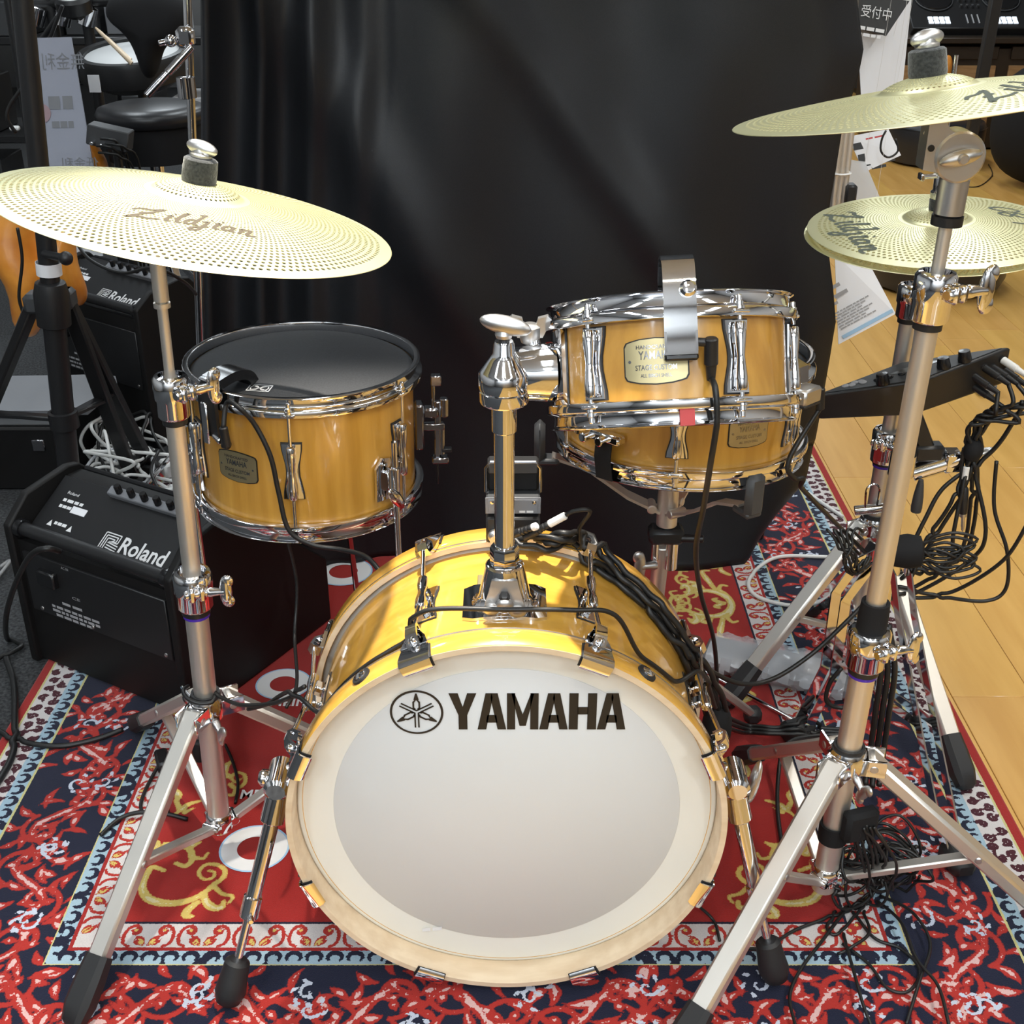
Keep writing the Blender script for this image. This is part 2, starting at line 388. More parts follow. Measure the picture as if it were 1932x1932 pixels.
# ---------------------------------------------------------------- printed rug
RCX, RCY, RHX, RHY = -.045, 1.952, .515, .68      # the red inner field
def build_rug():
    hx, hy = RHX+.320, RHY+.320
    st = .0028
    nx, ny = int(2*hx/st)+1, int(2*hy/st)+1
    X = np.linspace(-hx, hx, nx); Y = np.linspace(-hy, hy, ny)
    m = np.full((ny, nx), .03); m2 = np.full((ny, nx), .03)
    dx, dy = X[1]-X[0], Y[1]-Y[0]
    def stamp(A, x, y, w):
        R = w+.010
        i0, i1 = int((x-R+hx)/dx), int((x+R+hx)/dx)+2; j0, j1 = int((y-R+hy)/dy), int((y+R+hy)/dy)+2
        i0, j0 = max(i0, 0), max(j0, 0)
        if i0 >= nx or j0 >= ny or i1 <= 0 or j1 <= 0: return
        xs = X[i0:i1]-x; ys = (Y[j0:j1]-y)[:, None]
        A[j0:j1, i0:i1] = np.minimum(A[j0:j1, i0:i1], np.sqrt(xs*xs+ys*ys)-w)
    def stroke(A, P, w0, w1, wm=None):
        P = np.asarray(P); seg = np.r_[0, np.cumsum(np.hypot(*np.diff(P, axis=0).T))]
        n = max(3, int(seg[-1]/.0028)); t = np.linspace(0, seg[-1], n)
        xs = np.interp(t, seg, P[:, 0]); ys = np.interp(t, seg, P[:, 1]); q = t/max(seg[-1], 1e-9)
        if wm is None: w = w0+(w1-w0)*q
        else: w = np.where(q < .5, w0+(wm-w0)*q*2, wm+(w1-wm)*(q-.5)*2)
        for a, b, c in zip(xs, ys, w): stamp(A, a, b, c)
    def spiral(A, x, y, r, a0, turns, w0, w1, sg=1):
        t = np.linspace(0, 1, 40); rr = r*(1-.88*t); a = a0+sg*turns*2*np.pi*t
        stroke(A, np.c_[x+rr*np.cos(a), y+rr*np.sin(a)], w0, w1)
    def leaf(A, x, y, a, L, w, bend=0.0):
        t = np.linspace(0, 1, 12); aa = a+bend*t
        px = x+np.cumsum(np.cos(aa))*L/12; py = y+np.cumsum(np.sin(aa))*L/12
        stroke(A, np.c_[px, py], w*.35, w*.15, w)
    rg = random.Random(11)
    def edge_pt(s_, u):
        """a point at offset u outside the inner field, s_ along its four sides"""
        side, t = s_
        if side == 0: return t*(RHX+u), -(RHY+u), 0.0
        if side == 1: return (RHX+u), t*(RHY+u), math.pi/2
        if side == 2: return t*(RHX+u), (RHY+u), math.pi
        return -(RHX+u), t*(RHY+u), -math.pi/2
    def run(u, pitch, fn):
        for side in range(4):
            half = (RHX if side % 2 == 0 else RHY)+u
            n = max(1, round(2*half/pitch))
            for i in range(n):
                t = (i+.5)/n*2-1; x, y, a = edge_pt((side, t), u); fn(x, y, a, i, half*2/n)
    def loc(x, y, a, p, q): return x+p*math.cos(a)-q*math.sin(a), y+p*math.sin(a)+q*math.cos(a)
    # white band: facing red scrolls with gold leaves
    def white_scroll(x, y, a, i, pit):
        for sg in (-1, 1):
            pts = [loc(x, y, a, sg*p, q) for p, q in ((.0150, -.0205), (.0075, -.016), (.0042, -.006), (.0048, .004), (.0085, .0125), (.0150, .0168), (.0215, .0150), (.0250, .0090), (.0225, .0030), (.0165, .0030), (.0150, .0075))]
            q = spline([(u_, v_, 0) for u_, v_ in pts], 4); stroke(m, [(k.x, k.y) for k in q], .0026, .0030)
            lx, ly = loc(x, y, a, sg*.0185, .0085); stamp(m2, lx, ly, .0028); stamp(m, lx, ly, .0034)
            lx, ly = loc(x, y, a, sg*(pit/2-.0025), -.0200); leaf(m, lx, ly, a+math.pi/2+sg*.35, .026, .0052, sg*.7); leaf(m2, lx, ly, a+math.pi/2+sg*.35, .020, .0028, sg*.7)
            lx, ly = loc(x, y, a, sg*(pit/2-.0040), -.0190); leaf(m, lx, ly, a+math.pi/2+sg*1.2, .020, .0042, -sg*.6); leaf(m2, lx, ly, a+math.pi/2+sg*1.2, .013, .0020, -sg*.6)
    run(.026, .076, white_scroll)
    # light blue bands: navy crescents
    def arch(x, y, a, i, pit):
        t = np.linspace(-2.2, 2.2, 16)
        stroke(m, [loc(x, y, a, math.sin(k)*.0098, math.cos(k)*.0085-.001) for k in t], .0022, .0022, .0046)
    run(.065, .0285, arch); run(.244, .0285, arch)
    # outer white band: maroon curls
    def curl(x, y, a, i, pit):
        for q, s_ in ((-.011, 1), (.011, -1)):
            cx, cy = loc(x, y, a, rg.uniform(-.003, .003)+(pit*.5 if q > 0 else 0), q)
            spiral(m, cx, cy, .0088, a+rg.uniform(0, 6), 1.2, .0034, .0026, s_)
            leaf(m, cx, cy, a+rg.uniform(0, 6), .017, .0034)
    run(.278, .0265, curl)
    # navy field: acanthus scrolls in red with pale cores
    def big(x, y, a, i, pit):
        flip = 1 if i % 2 else -1
        for sg in (-1, 1):
            cx, cy = loc(x, y, a, sg*pit*.25, rg.uniform(-.010, .010)+.026*flip*sg)
            r = rg.uniform(.036, .046); a0 = rg.uniform(0, 6.28)
            spiral(m, cx, cy, r, a0, 1.0, .0042, .0060, sg)
            for k in range(7):
                aa = a0+sg*k*.80; rr = r*(1-.05*k)
                leaf(m, cx+rr*math.cos(aa), cy+rr*math.sin(aa), aa+sg*(1.0+rg.uniform(-.3, .3)), rg.uniform(.034, .056), rg.uniform(.0062, .0098), -sg*1.3)
            for k in range(4):
                aa = a0+k*1.6; leaf(m, cx+.004*math.cos(aa), cy+.004*math.sin(aa), aa, .024, .0075, .7)
            for k in range(3):
                px, py = loc(x, y, a, rg.uniform(-.5, .5)*pit, rg.uniform(-.064, .064))
                leaf(m, px, py, rg.uniform(0, 6.28), rg.uniform(.03, .06), rg.uniform(.006, .009), rg.uniform(-2, 2))
            px, py = loc(x, y, a, sg*pit*.48, rg.uniform(-.05, .05)); a1 = rg.uniform(0, 6.28)
            spiral(m2, px, py, .015, a1, .8, .0030, .0018, sg)
            for k in range(4): leaf(m2, px+.015*math.cos(a1+k), py+.015*math.sin(a1+k), a1+k+.8, .016, .0034, 1.0)
        t = np.linspace(-.5, .5, 14)
        stroke(m, [loc(x, y, a, k*pit, .034*math.sin(k*6.28)*flip) for k in t], .004, .004, .0080)
    run(.153, .155, big)
    # red field: gold cartouche scrolls, traced in plan and mirrored about the rug's axes
    def plan(pts, ox, oy, sc):
        out = []
        for zx, zy in pts:
            p = at_z(ox+zx/sc, oy+zy/sc, 0); out.append((p.x-RCX, p.y-RCY))
        return out
    near = [([(1240, 770), (1150, 745), (1112, 800), (1075, 890), (1112, 975), (1200, 1012), (1320, 1018), (1450, 990), (1540, 940), (1620, 872)], .004, .0045, .0078),
            ([(1620, 872), (1690, 820), (1695, 760), (1620, 722), (1540, 735), (1503, 790), (1540, 835), (1610, 825), (1620, 782), (1580, 772)], .0048, .0028, None),
            ([(1540, 940), (1560, 1010), (1620, 1055), (1680, 1045), (1690, 1005)], .005, .004, .0075), ([(1620, 890), (1680, 945), (1760, 965), (1735, 1010)], .0045, .003, None),
            ([(1490, 1015), (1430, 1060), (1395, 1110), (1450, 1118)], .005, .004, .007), ([(1185, 560), (1195, 640), (1255, 610), (1300, 570)], .006, .003, .0075),
            ([(1250, 570), (1380, 588), (1440, 620), (1452, 690), (1400, 738), (1330, 715)], .005, .004, .0058), ([(1440, 662), (1530, 682), (1570, 640)], .0045, .003, None), ([(1390, 570), (1440, 585), (1510, 558)], .005, .003, .0065),
            ([(1330, 240), (1370, 310), (1420, 272), (1530, 240)], .004, .003, .0060), ([(1370, 310), (1310, 355)], .005, .003, None), ([(1400, 330), (1470, 295)], .005, .002, None), ([(1300, 150), (1350, 200), (1330, 250)], .005, .004, .007),
            ([(1740, 120), (1790, 150), (1850, 110), (1850, 50), (1790, 30), (1750, 70), (1785, 105), (1815, 80)], .0045, .003, None), ([(1790, 150), (1760, 200), (1700, 195)], .005, .003, None), ([(1740, 60), (1690, 40), (1710, -20), (1760, -60)], .006, .003, .008)]
    far = [([(1100, 355), (1035, 345), (1010, 400), (1080, 450), (1150, 540), (1150, 630), (1080, 690), (960, 722), (830, 712), (720, 690), (590, 640), (510, 600)], .004, .005, .0090),
           ([(470, 640), (412, 565), (440, 490), (530, 470), (625, 500), (640, 552), (580, 580), (512, 570), (520, 530), (572, 530)], .0050, .0030, None),
           ([(1070, 560), (1000, 545), (940, 520), (985, 505)], .005, .003, .007), ([(700, 690), (740, 750), (700, 800), (640, 750)], .006, .004, .009), ([(520, 610), (470, 700), (560, 720)], .005, .003, None),
           ([(960, 400), (900, 320), (850, 260), (800, 180), (880, 170)], .005, .004, .0075), ([(740, 400), (690, 360), (760, 340), (820, 380)], .005, .003, .007), ([(720, 400), (740, 470), (690, 500)], .005, .003, None), ([(600, 430), (680, 440)], .005, .003, None),
           ([(840, 130), (940, 130), (1030, 120)], .005, .003, .008), ([(1300, 1760), (1420, 1690), (1380, 1640)], .006, .003, .008)]
    for P, w0, w1, wm in near:
        q = spline([(x, y, 0) for x, y in plan(P, 0, 1450, 4.008)], 4); q = [(v.x, v.y) for v in q]
        for fx in (1, -1):
            stroke(m, [(fx*x, y) for x, y in q], w0, w1, wm); stroke(m, [(fx*(x+.0), -y-.10) for x, y in q], w0, w1, wm)
    for P, w0, w1, wm in far:
        q = spline([(x, y, 0) for x, y in plan(P, 1200, 1050, 6.44)], 4); q = [(v.x, v.y) for v in q]
        for fx in (1, -1):
            stroke(m, [(fx*x, y) for x, y in q], w0, w1, wm); stroke(m, [(fx*x, -y+.36) for x, y in q], w0, w1, wm)
    for gx in (-.17, .17): spiral(m, gx, -.60, .035, 0, 1.5, .005, .003, 1 if gx > 0 else -1)
    # vertices
    XX, YY = np.meshgrid(X, Y)
    zz = .0004*np.sin(XX*9+1)*np.sin(YY*7)
    V = np.stack([XX.ravel(), YY.ravel(), zz.ravel()], 1)
    idx = np.arange(nx*ny).reshape(ny, nx)
    Q = np.stack([idx[:-1, :-1].ravel(), idx[:-1, 1:].ravel(), idx[1:, 1:].ravel(), idx[1:, :-1].ravel()], 1)
    # border skirt gives the rug its thickness
    ring = np.r_[idx[0, :], idx[1:, -1], idx[-1, -2::-1], idx[-2:0:-1, 0]]
    nb = len(ring); VB = V[ring].copy(); VB[:, 2] = FZ+.0002
    j = np.arange(nb); k = (j+1) % nb
    QB = np.stack([ring[j], V.shape[0]+j, V.shape[0]+k, ring[k]], 1)
    Vall = np.r_[V, VB]; Qall = np.r_[Q, QB]
    me = bpy.data.meshes.new('rug'); me.vertices.add(len(Vall)); me.vertices.foreach_set('co', Vall.ravel())
    me.loops.add(Qall.size); me.loops.foreach_set('vertex_index', Qall.ravel().astype(np.int32))
    me.polygons.add(len(Qall)); me.polygons.foreach_set('loop_start', np.arange(0, Qall.size, 4, dtype=np.int32))
    me.update(calc_edges=True)
    for nm, A in (('motif', m), ('accent', m2)):
        at = me.attributes.new(nm, 'FLOAT', 'POINT'); at.data.foreach_set('value', np.r_[A.ravel(), np.full(nb, .03)].astype(np.float32))
    # material: bands by distance from the inner field, motifs from the drawn fields
    mt = bpy.data.materials.new('rug_print'); mt.use_nodes = True; n, l, b = nodes(mt)
    b.inputs['Roughness'].default_value = .95; b.inputs['Specular IOR Level'].default_value = .15; b.inputs['Sheen Weight'].default_value = .15
    def math_n(op, a, b2=None):
        q = n.new('ShaderNodeMath'); q.operation = op
        for i, z in enumerate((a, b2)):
            if z is None: continue
            if isinstance(z, (int, float)): q.inputs[i].default_value = z
            else: l.new(z, q.inputs[i])
        return q.outputs[0]
    tc = n.new('ShaderNodeTexCoord'); sp = n.new('ShaderNodeSeparateXYZ'); l.new(tc.outputs['Object'], sp.inputs[0])
    wob = n.new('ShaderNodeTexNoise'); wob.inputs['Scale'].default_value = 330; l.new(tc.outputs['Object'], wob.inputs[0])
    jit = math_n('MULTIPLY', math_n('SUBTRACT', wob.outputs[0], .5), .0045)
    u = math_n('MAXIMUM', math_n('SUBTRACT', math_n('ABSOLUTE', sp.outputs[0]), RHX), math_n('SUBTRACT', math_n('ABSOLUTE', sp.outputs[1]), RHY))
    uj = math_n('ADD', u, math_n('MULTIPLY', jit, .5))
    us = math_n('DIVIDE', math_n('ADD', uj, .1), .5)
    RED, NAVY, WHITE, BLUE, YEL, MAR, GOLD, ORED = (.32, .018, .015), (.009, .011, .030), (.60, .56, .55), (.33, .46, .55), (.55, .50, .22), (.060, .010, .018), (.62, .47, .13), (.40, .026, .019)
    PINK = (.66, .42, .40)
    def ramp(stops):
        r = n.new('ShaderNodeValToRGB'); r.color_ramp.interpolation = 'CONSTANT'
        e = r.color_ramp.elements
        while len(e) > 1: e.remove(e[0])
        e[0].position = 0; e[0].color = (*stops[0][1], 1)
        for p, c in stops[1:]:
            q = e.new((p+.1)/.5); q.color = (*c, 1)
        l.new(us, r.inputs[0]); return r.outputs[0]
    edges = (-.1, 0, .004, .048, .054, .076, .079, .228, .231, .256, .300, .304)
    base = ramp(list(zip(edges, (RED, NAVY, WHITE, RED, BLUE, YEL, NAVY, YEL, BLUE, WHITE, YEL, RED))))
    c1 = ramp(list(zip(edges, (GOLD, NAVY, ORED, RED, NAVY, YEL, ORED, YEL, NAVY, MAR, YEL, RED))))
    c2 = ramp(list(zip(edges, ((.70, .62, .36), NAVY, ORED, RED, NAVY, YEL, PINK, YEL, NAVY, MAR, YEL, RED))))
    c3 = ramp(list(zip(edges, (GOLD, NAVY, GOLD, RED, BLUE, YEL, (.52, .56, .66), YEL, BLUE, MAR, YEL, RED))))
    am = n.new('ShaderNodeAttribute'); am.attribute_name = 'motif'; a2 = n.new('ShaderNodeAttribute'); a2.attribute_name = 'accent'
    mj = math_n('ADD', am.outputs['Fac'], jit); m2j = math_n('ADD', a2.outputs['Fac'], jit)
    big_n = n.new('ShaderNodeTexNoise'); big_n.inputs['Scale'].default_value = 60; l.new(tc.outputs['Object'], big_n.inputs[0])
    core = math_n('ADD', mj, math_n('MULTIPLY', big_n.outputs[0], .0100))
    def mix(fac, a, b2):
        q = n.new('ShaderNodeMix'); q.data_type = 'RGBA'; l.new(fac, q.inputs['Factor']); l.new(a, q.inputs['A']); l.new(b2, q.inputs['B']); return q.outputs['Result']
    # thin dark outline around the scrolls of the navy field comes from the base navy itself
    c0 = ramp(list(zip(edges, ((.52, .30, .07), NAVY, (.38, .03, .02), RED, NAVY, YEL, (.20, .012, .014), YEL, NAVY, MAR, YEL, RED))))
    col = mix(math_n('LESS_THAN', mj, 0), base, c0); col = mix(math_n('LESS_THAN', mj, -.0011), col, c1); col = mix(math_n('LESS_THAN', core, 0), col, c2); col = mix(math_n('LESS_THAN', m2j, 0), col, c3)
    pile = n.new('ShaderNodeTexNoise'); pile.inputs['Scale'].default_value = 900; l.new(tc.outputs['Object'], pile.inputs[0])
    hs = n.new('ShaderNodeHueSaturation'); l.new(col, hs.inputs['Color']); l.new(math_n('ADD', math_n('MULTIPLY', pile.outputs[0], .5), .75), hs.inputs['Value'])
    l.new(hs.outputs[0], b.inputs['Base Color'])
    bp = n.new('ShaderNodeBump'); bp.inputs['Strength'].default_value = .5; bp.inputs['Distance'].default_value = .002; l.new(pile.outputs[0], bp.inputs['Height']); l.new(bp.outputs[0], b.inputs['Normal'])
    me.materials.append(mt)
    o = bpy.data.objects.new('rug', me); COL.objects.link(o); o.location = (RCX, RCY, 0)
    tag(o, 'red and navy printed rug with scroll borders under the whole drum kit', 'rug')
    # lettering printed on the rug
    for (px, py, w) in ((452, 1507, .075), (508, 1332, .085)):
        p = at_z(px, py, .0012); text_on(MB(), 'MEINL', basis(p, (1, 0, 0), (0, 1, 0), (0, 0, 1)), w, .022, .02).build('lettering', 'print_white', o, fix=False)
    # big pale letters with a blue edge
    def letter_ring(px, py, ro, ri, z):
        p = at_z(px, py, z); N = 36; t = MB()
        V = [(p.x+r*1.05*math.cos(6.2832*k/N), p.y+r*math.sin(6.2832*k/N), z) for r in (ro, ri) for k in range(N)]
        return t.add(V, [(k, (k+1) % N, N+(k+1) % N, N+k) for k in range(N)])
    for px, py, ro in ((480, 1600, .048), (648, 1078, .056), (535, 1290, .046)):
        k = letter_ring(px, py, ro, ro*.52, .0012).build('printed_letter', 'print_white', o, fix=False); letter_ring(px, py, ro*1.06, ro*.97, .0009).build('letter_edge', 'paper_blue', k, fix=False)
    return o
rug = build_rug()

# ---------------------------------------------------------------- black backdrop curtain
def build_curtain():
    nu, nv, H = 190, 120, 2.05
    RE = sorted((at_y(a, b, 2.30).z, at_y(a, b, 2.30).x) for a, b in ((1625, 0), (1638, 100), (1628, 150), (1600, 240), (1586, 330), (1574, 400), (1570, 470), (1580, 560), (1584, 620), (1572, 690), (1555, 780), (1530, 900), (1515, 960)))
    LE = sorted((at_y(a, b, 2.30).z, at_y(a, b, 2.30).x) for a, b in ((364, 0), (366, 150), (369, 320), (373, 500), (377, 650), (384, 900)))
    EX = lambda T, z: float(np.interp(z, [t[0] for t in T], [t[1] for t in T]))
    V, F = [], []
    for j in range(nv+1):
        z = H*j/nv
        x0, x1 = EX(LE, z), EX(RE, z)
        for i in range(nu+1):
            s = i/nu; x = x0+(x1-x0)*s
            left = max(0, 1-(s/.30))**.8
            fold = .030*left*math.sin(s*80+.6*math.sin(z*3.1)) + .012*math.sin(s*34+z*.8)*(.35+.65*left)
            drape = .030*math.exp(-((x-(-.18+.55*(z-.7)*-1.0))/.07)**2)*min(1, max(0, (z-.35)/.3)) + .022*math.exp(-((x-(.05+.75*(1.0-z)))/.055)**2)*max(0, min(1, (z-.25)/.2))
            drape += .018*math.sin(x*7.5+z*2.6) + .010*math.sin(x*13-z*4.2+1)
            flare = .10*max(0, 1-z/.42)**2*(.35+.65*math.sin(s*9+.6)**2)
            edge = .03*max(0, (s-.93)/.07)**2
            xx = x + .02*max(0, 1-z/.5)*(s-.5) + .012*left*math.cos(s*80)
            V.append((xx - .10*max(0, (s-.9)/.1)*max(0, .14-z)/.14, 2.32 - fold - drape - flare*.55 + edge, max(.003, z + (.035*max(0, (s-.86)/.14)**2 if z < .25 else 0))))
    for j in range(nv):
        for i in range(nu):
            a = j*(nu+1)+i; F.append((a, a+1, a+nu+2, a+nu+1))
    o = make_obj('backdrop_curtain', V, F, 'curtain', None, 180, False)
    md = o.modifiers.new('thickness', 'SOLIDIFY'); md.thickness = .004; md.offset = 1
    tag(o, 'black satin backdrop curtain hanging to the rug behind the drums', 'curtain')
    t = thing('backdrop_stand', 'silver tube frame that the black backdrop curtain hangs from', 'stand', (.0, 2.42, FZ))
    for x in (-.54, .540): MB().rod((x, 2.47, .02), (x, 2.47, 2.02), .0095).build('upright', 'aluminium', t)
    MB().rod((-.60, 2.42, 2.03), (.86, 2.42, 2.03), .012).build('crossbar', 'aluminium', t)
    for x in (-.54, .540): MB().box((x, 2.50, .012), (.05, .20, .022), bev=.004).build('foot', 'black_metal', t)
    a, b = at_y(1597, 250, 2.40), at_y(1581, 400, 2.40); r = thing('tube_bundle', 'bundle of thin silver tubes with a white ring hooked at the curtain edge', 'tubes', b)
    for k in range(3): MB().rod(a+Vector((.012*k-.012, .006*k, .03)), b+Vector((.012*k-.012, .006*k, -.02)), .0062).build('tube', 'aluminium', r)
    p = at_y(1586, 327, 2.40); MB().lathe([(.020, -.0022), (.0225, 0), (.020, .0022), (.0175, 0)], p+Vector((0, .006, 0)), (0, 0, 1), 28, True).build('ring', 'white_plastic', r)
    MB().box(tuple(at_y(1603, 366, 2.41)), (.022, .03, .04), None, .004).build('clip', 'black_plastic', r)
    MB().rod(a+Vector((0, .0, .028)), Vector((.540, 2.47, a.z+.028)), .004).build('hook', 'black_metal', r)
build_curtain()
# ---------------------------------------------------------------- drum hardware
def rad_frame(M, ang, R, h):
    """frame on a shell: x = tangent, y = outward, z = along the drum's axis"""
    a = math.radians(ang); e = Vector((math.cos(a), math.sin(a), 0)); t = Vector((-math.sin(a), math.cos(a), 0))
    return M @ basis(e*R+Vector((0, 0, h)), t, e, (0, 0, 1))
def on_shell(M, R, ang, h, x, y, out):
    a = math.radians(ang)+x/R; return M @ Vector((math.cos(a)*(R+out), math.sin(a)*(R+out), h+y))
def curved_plate(mb, M, R, ang, h, cols, th, out=0.0):
    """cols: (x, low, high) columns wrapped around the shell"""
    V, F = [], []; n = len(cols)
    for x, lo, hi in cols:
        for y, o in ((lo, out), (hi, out), (hi, out+th), (lo, out+th)): V.append(on_shell(M, R, ang, h, x, y, o))
    for i in range(n-1):
        for k in range(4): F.append((i*4+k, i*4+(k+1) % 4, i*4+4+(k+1) % 4, i*4+4+k))
    F += [(0, 1, 2, 3), tuple((n-1)*4+k for k in (3, 2, 1, 0))]
    return mb.add(V, F)
def shell_text(mb, M, R, ang, h, body, cx, cy, w, hh, out, bold=.01):
    V, F, tw, th = text_mesh(body, bold)
    return mb.add([on_shell(M, R, ang, h, cx-w/2+x*w/tw, cy+y*hh/th, out) for x, y, _ in V], F)
def hoop_profile(R, z, sg=1):
    P = [(R+.0015, .012), (R+.0020, .0135), (R+.0085, .0140), (R+.0105, .0125), (R+.0090, .0112), (R+.0055, .0095), (R+.0048, .0), (R+.0060, -.0020), (R+.0125, -.0035),
         (R+.0140, -.0055), (R+.0135, -.0135), (R+.0120, -.0145), (R+.0020, -.0140), (R+.0012, -.010)]
    return [(r, z+sg*h) for r, h in P]
def add_lug(root, M, R, ang, h, L, mat='chrome'):
    fr = rad_frame(M, ang, R, h)
    w, wm = .0135, .0085
    cols = [(-w, -L/2, L/2), (-w*.98, -L/2, L/2)]
    pl = MB(); shape = [(-1, w), (-.75, w*.95), (-.2, wm), (0, wm*.95), (.2, wm), (.75, w*.95), (1, w)]
    V, F = [], []
    def plate(mb, gr, o0, o1):
        V, F = [], []
        for q, ww in shape:
            for x, o in ((-ww-gr, o0-.0006), (-ww*.5, o0), (ww*.5, o0), (ww+gr, o0-.0006), (ww+gr, o1-.0006), (ww*.5, o1), (-ww*.5, o1), (-ww-gr, o1-.0006)):
                V.append(fr @ Vector((x, o, q*(L/2+gr))))
        m = len(shape)
        for i in range(m-1):
            for k in range(8): F.append((i*8+k, i*8+(k+1) % 8, i*8+8+(k+1) % 8, i*8+8+k))
        F.append(tuple(range(8))); F.append(tuple((m-1)*8+k for k in range(8))[::-1]); mb.add(V, F)
    plate(pl, 0, .001, .0045)
    prof = [(.0050, -L/2+.002), (.0062, -L/2+.004), (.0064, -L*.30), (.0048, -L*.08), (.0042, 0), (.0048, L*.08), (.0064, L*.30), (.0062, L/2-.004), (.0050, L/2-.002)]
    pl.lathe(prof, fr @ Vector((0, .0105, 0)), fr.to_3x3() @ Vector((0, 0, 1)), 14)
    for q in (-1, 1): pl.box((0, .006, q*L*.30), (.009, .009, L*.28), fr, .002)
    lug = pl.build('lug', mat, root)
    g = MB(); plate(g, .0016, -.0004, .0022); g.build('gasket', 'rubber', lug)
    return fr
def add_rod(root, fr, h0, h1, L, up=True):
    """tension rod from the lug's end to the hoop, with washer and square head"""
    s = 1 if up else -1
    mb = MB().cyl(fr @ Vector((0, .0105, s*L/2)), fr @ Vector((0, .0105, h1)), .0026, n=10)
    mb.lathe([(.0060, 0), (.0060, .0025), (.0046, .0032), (.0046, .0075), (.0032, .0085), (.0032, .0135), (.0022, .0145)], fr @ Vector((0, .0105, h1)), fr.to_3x3() @ Vector((0, 0, s)), 10)
    return mb.build('tension_rod', 'chrome', root)
def drum(name, label, cat, top, nrm, R, D, lugs, lug_len, badge, head_mat, base_loc, rods=(1, 1), lug_h=None, xh=(1, 0, 0)):
    """top = centre of the upper lip; D = distance between the two heads"""
    Mt = zframe(top, nrm, xh) @ Matrix.Translation((0, 0, -.0138-D))     # origin at the lower head
    root = thing(name, label, cat, base_loc)
    o = Mt @ Vector((0, 0, 0)); ax = Mt.to_3x3() @ Vector((0, 0, 1))
    MB().lathe([(R-.004, .002), (R, .004), (R, D-.004), (R-.004, D-.002)], o, ax, 96).build('shell', 'maple', root, sharp=60)
    MB().lathe(hoop_profile(R, D), o, ax, 96, True).build('top_hoop', 'chrome', root, sharp=50)
    MB().lathe(hoop_profile(R, 0, -1), o, ax, 96, True).build('bottom_hoop', 'chrome', root, sharp=50)
    MB().lathe([(0, D+.0022), (R-.006, D+.0020), (R-.002, D-.001), (R+.0008, D-.002)], o, ax, 72).build('batter_head', head_mat, root, sharp=180)
    MB().lathe([(0, -.0022), (R-.006, -.0020), (R-.002, .001), (R+.0008, .002)], o, ax, 72).build('resonant_head', 'head_film', root, sharp=180)
    h = D/2 if lug_h is None else lug_h
    for a in lugs:
        fr = add_lug(root, Mt, R, a, h, lug_len)
        for hz in (D-h-.0095, -h+.0095): MB().box((0, .0105, hz), (.020, .012, .004), fr, .0012).build('hoop_ear', 'chrome', root)
        if rods[0]: add_rod(root, fr, 0, D-h-.007, lug_len, True)
        if rods[1]: add_rod(root, fr, 0, -h+.007, lug_len, False)
    if badge:
        ang, bh, w, hh = badge
        def cols(gr): return [(x*w/2*(1+gr*40/1000), -(hh/2*k+gr/1000*1.2), hh/2*k+gr/1000*1.2) for x, k in ((-1, .62), (-.93, .80), (-.8, .86), (-.5, .95), (0, 1), (.5, .95), (.8, .86), (.93, .80), (1, .62))]
        b = curved_plate(MB(), Mt, R, ang, bh, cols(0), .0012, .0006).build('badge', 'badge', root)
        curved_plate(MB(), Mt, R, ang, bh, [(x*1.05, lo-.0012, hi+.0012) for x, lo, hi in cols(0)], .0007, .0003).build('badge_edge', 'print_black', b)
        t = MB()
        for body, yy, ww, th in (('HANDCRAFTED', .27, .62, .09), ('YAMAHA', .04, .55, .19), ('STAGE CUSTOM', -.20, .66, .12), ('ALL BIRCH SHELL', -.36, .5, .08)):
            shell_text(t, Mt, R, ang, bh, body, 0, yy*hh, ww*w, th*hh, .0022)
        for x in (-.42, .42):
            fr = rad_frame(Mt, ang+math.degrees(x*w/R), R, bh); t.cyl(fr @ Vector((0, .0015, 0)), fr @ Vector((0, .0026, 0)), .0016, n=8)
        t.build('badge_lettering', 'chrome_dark', b, fix=False)
    return root, Mt

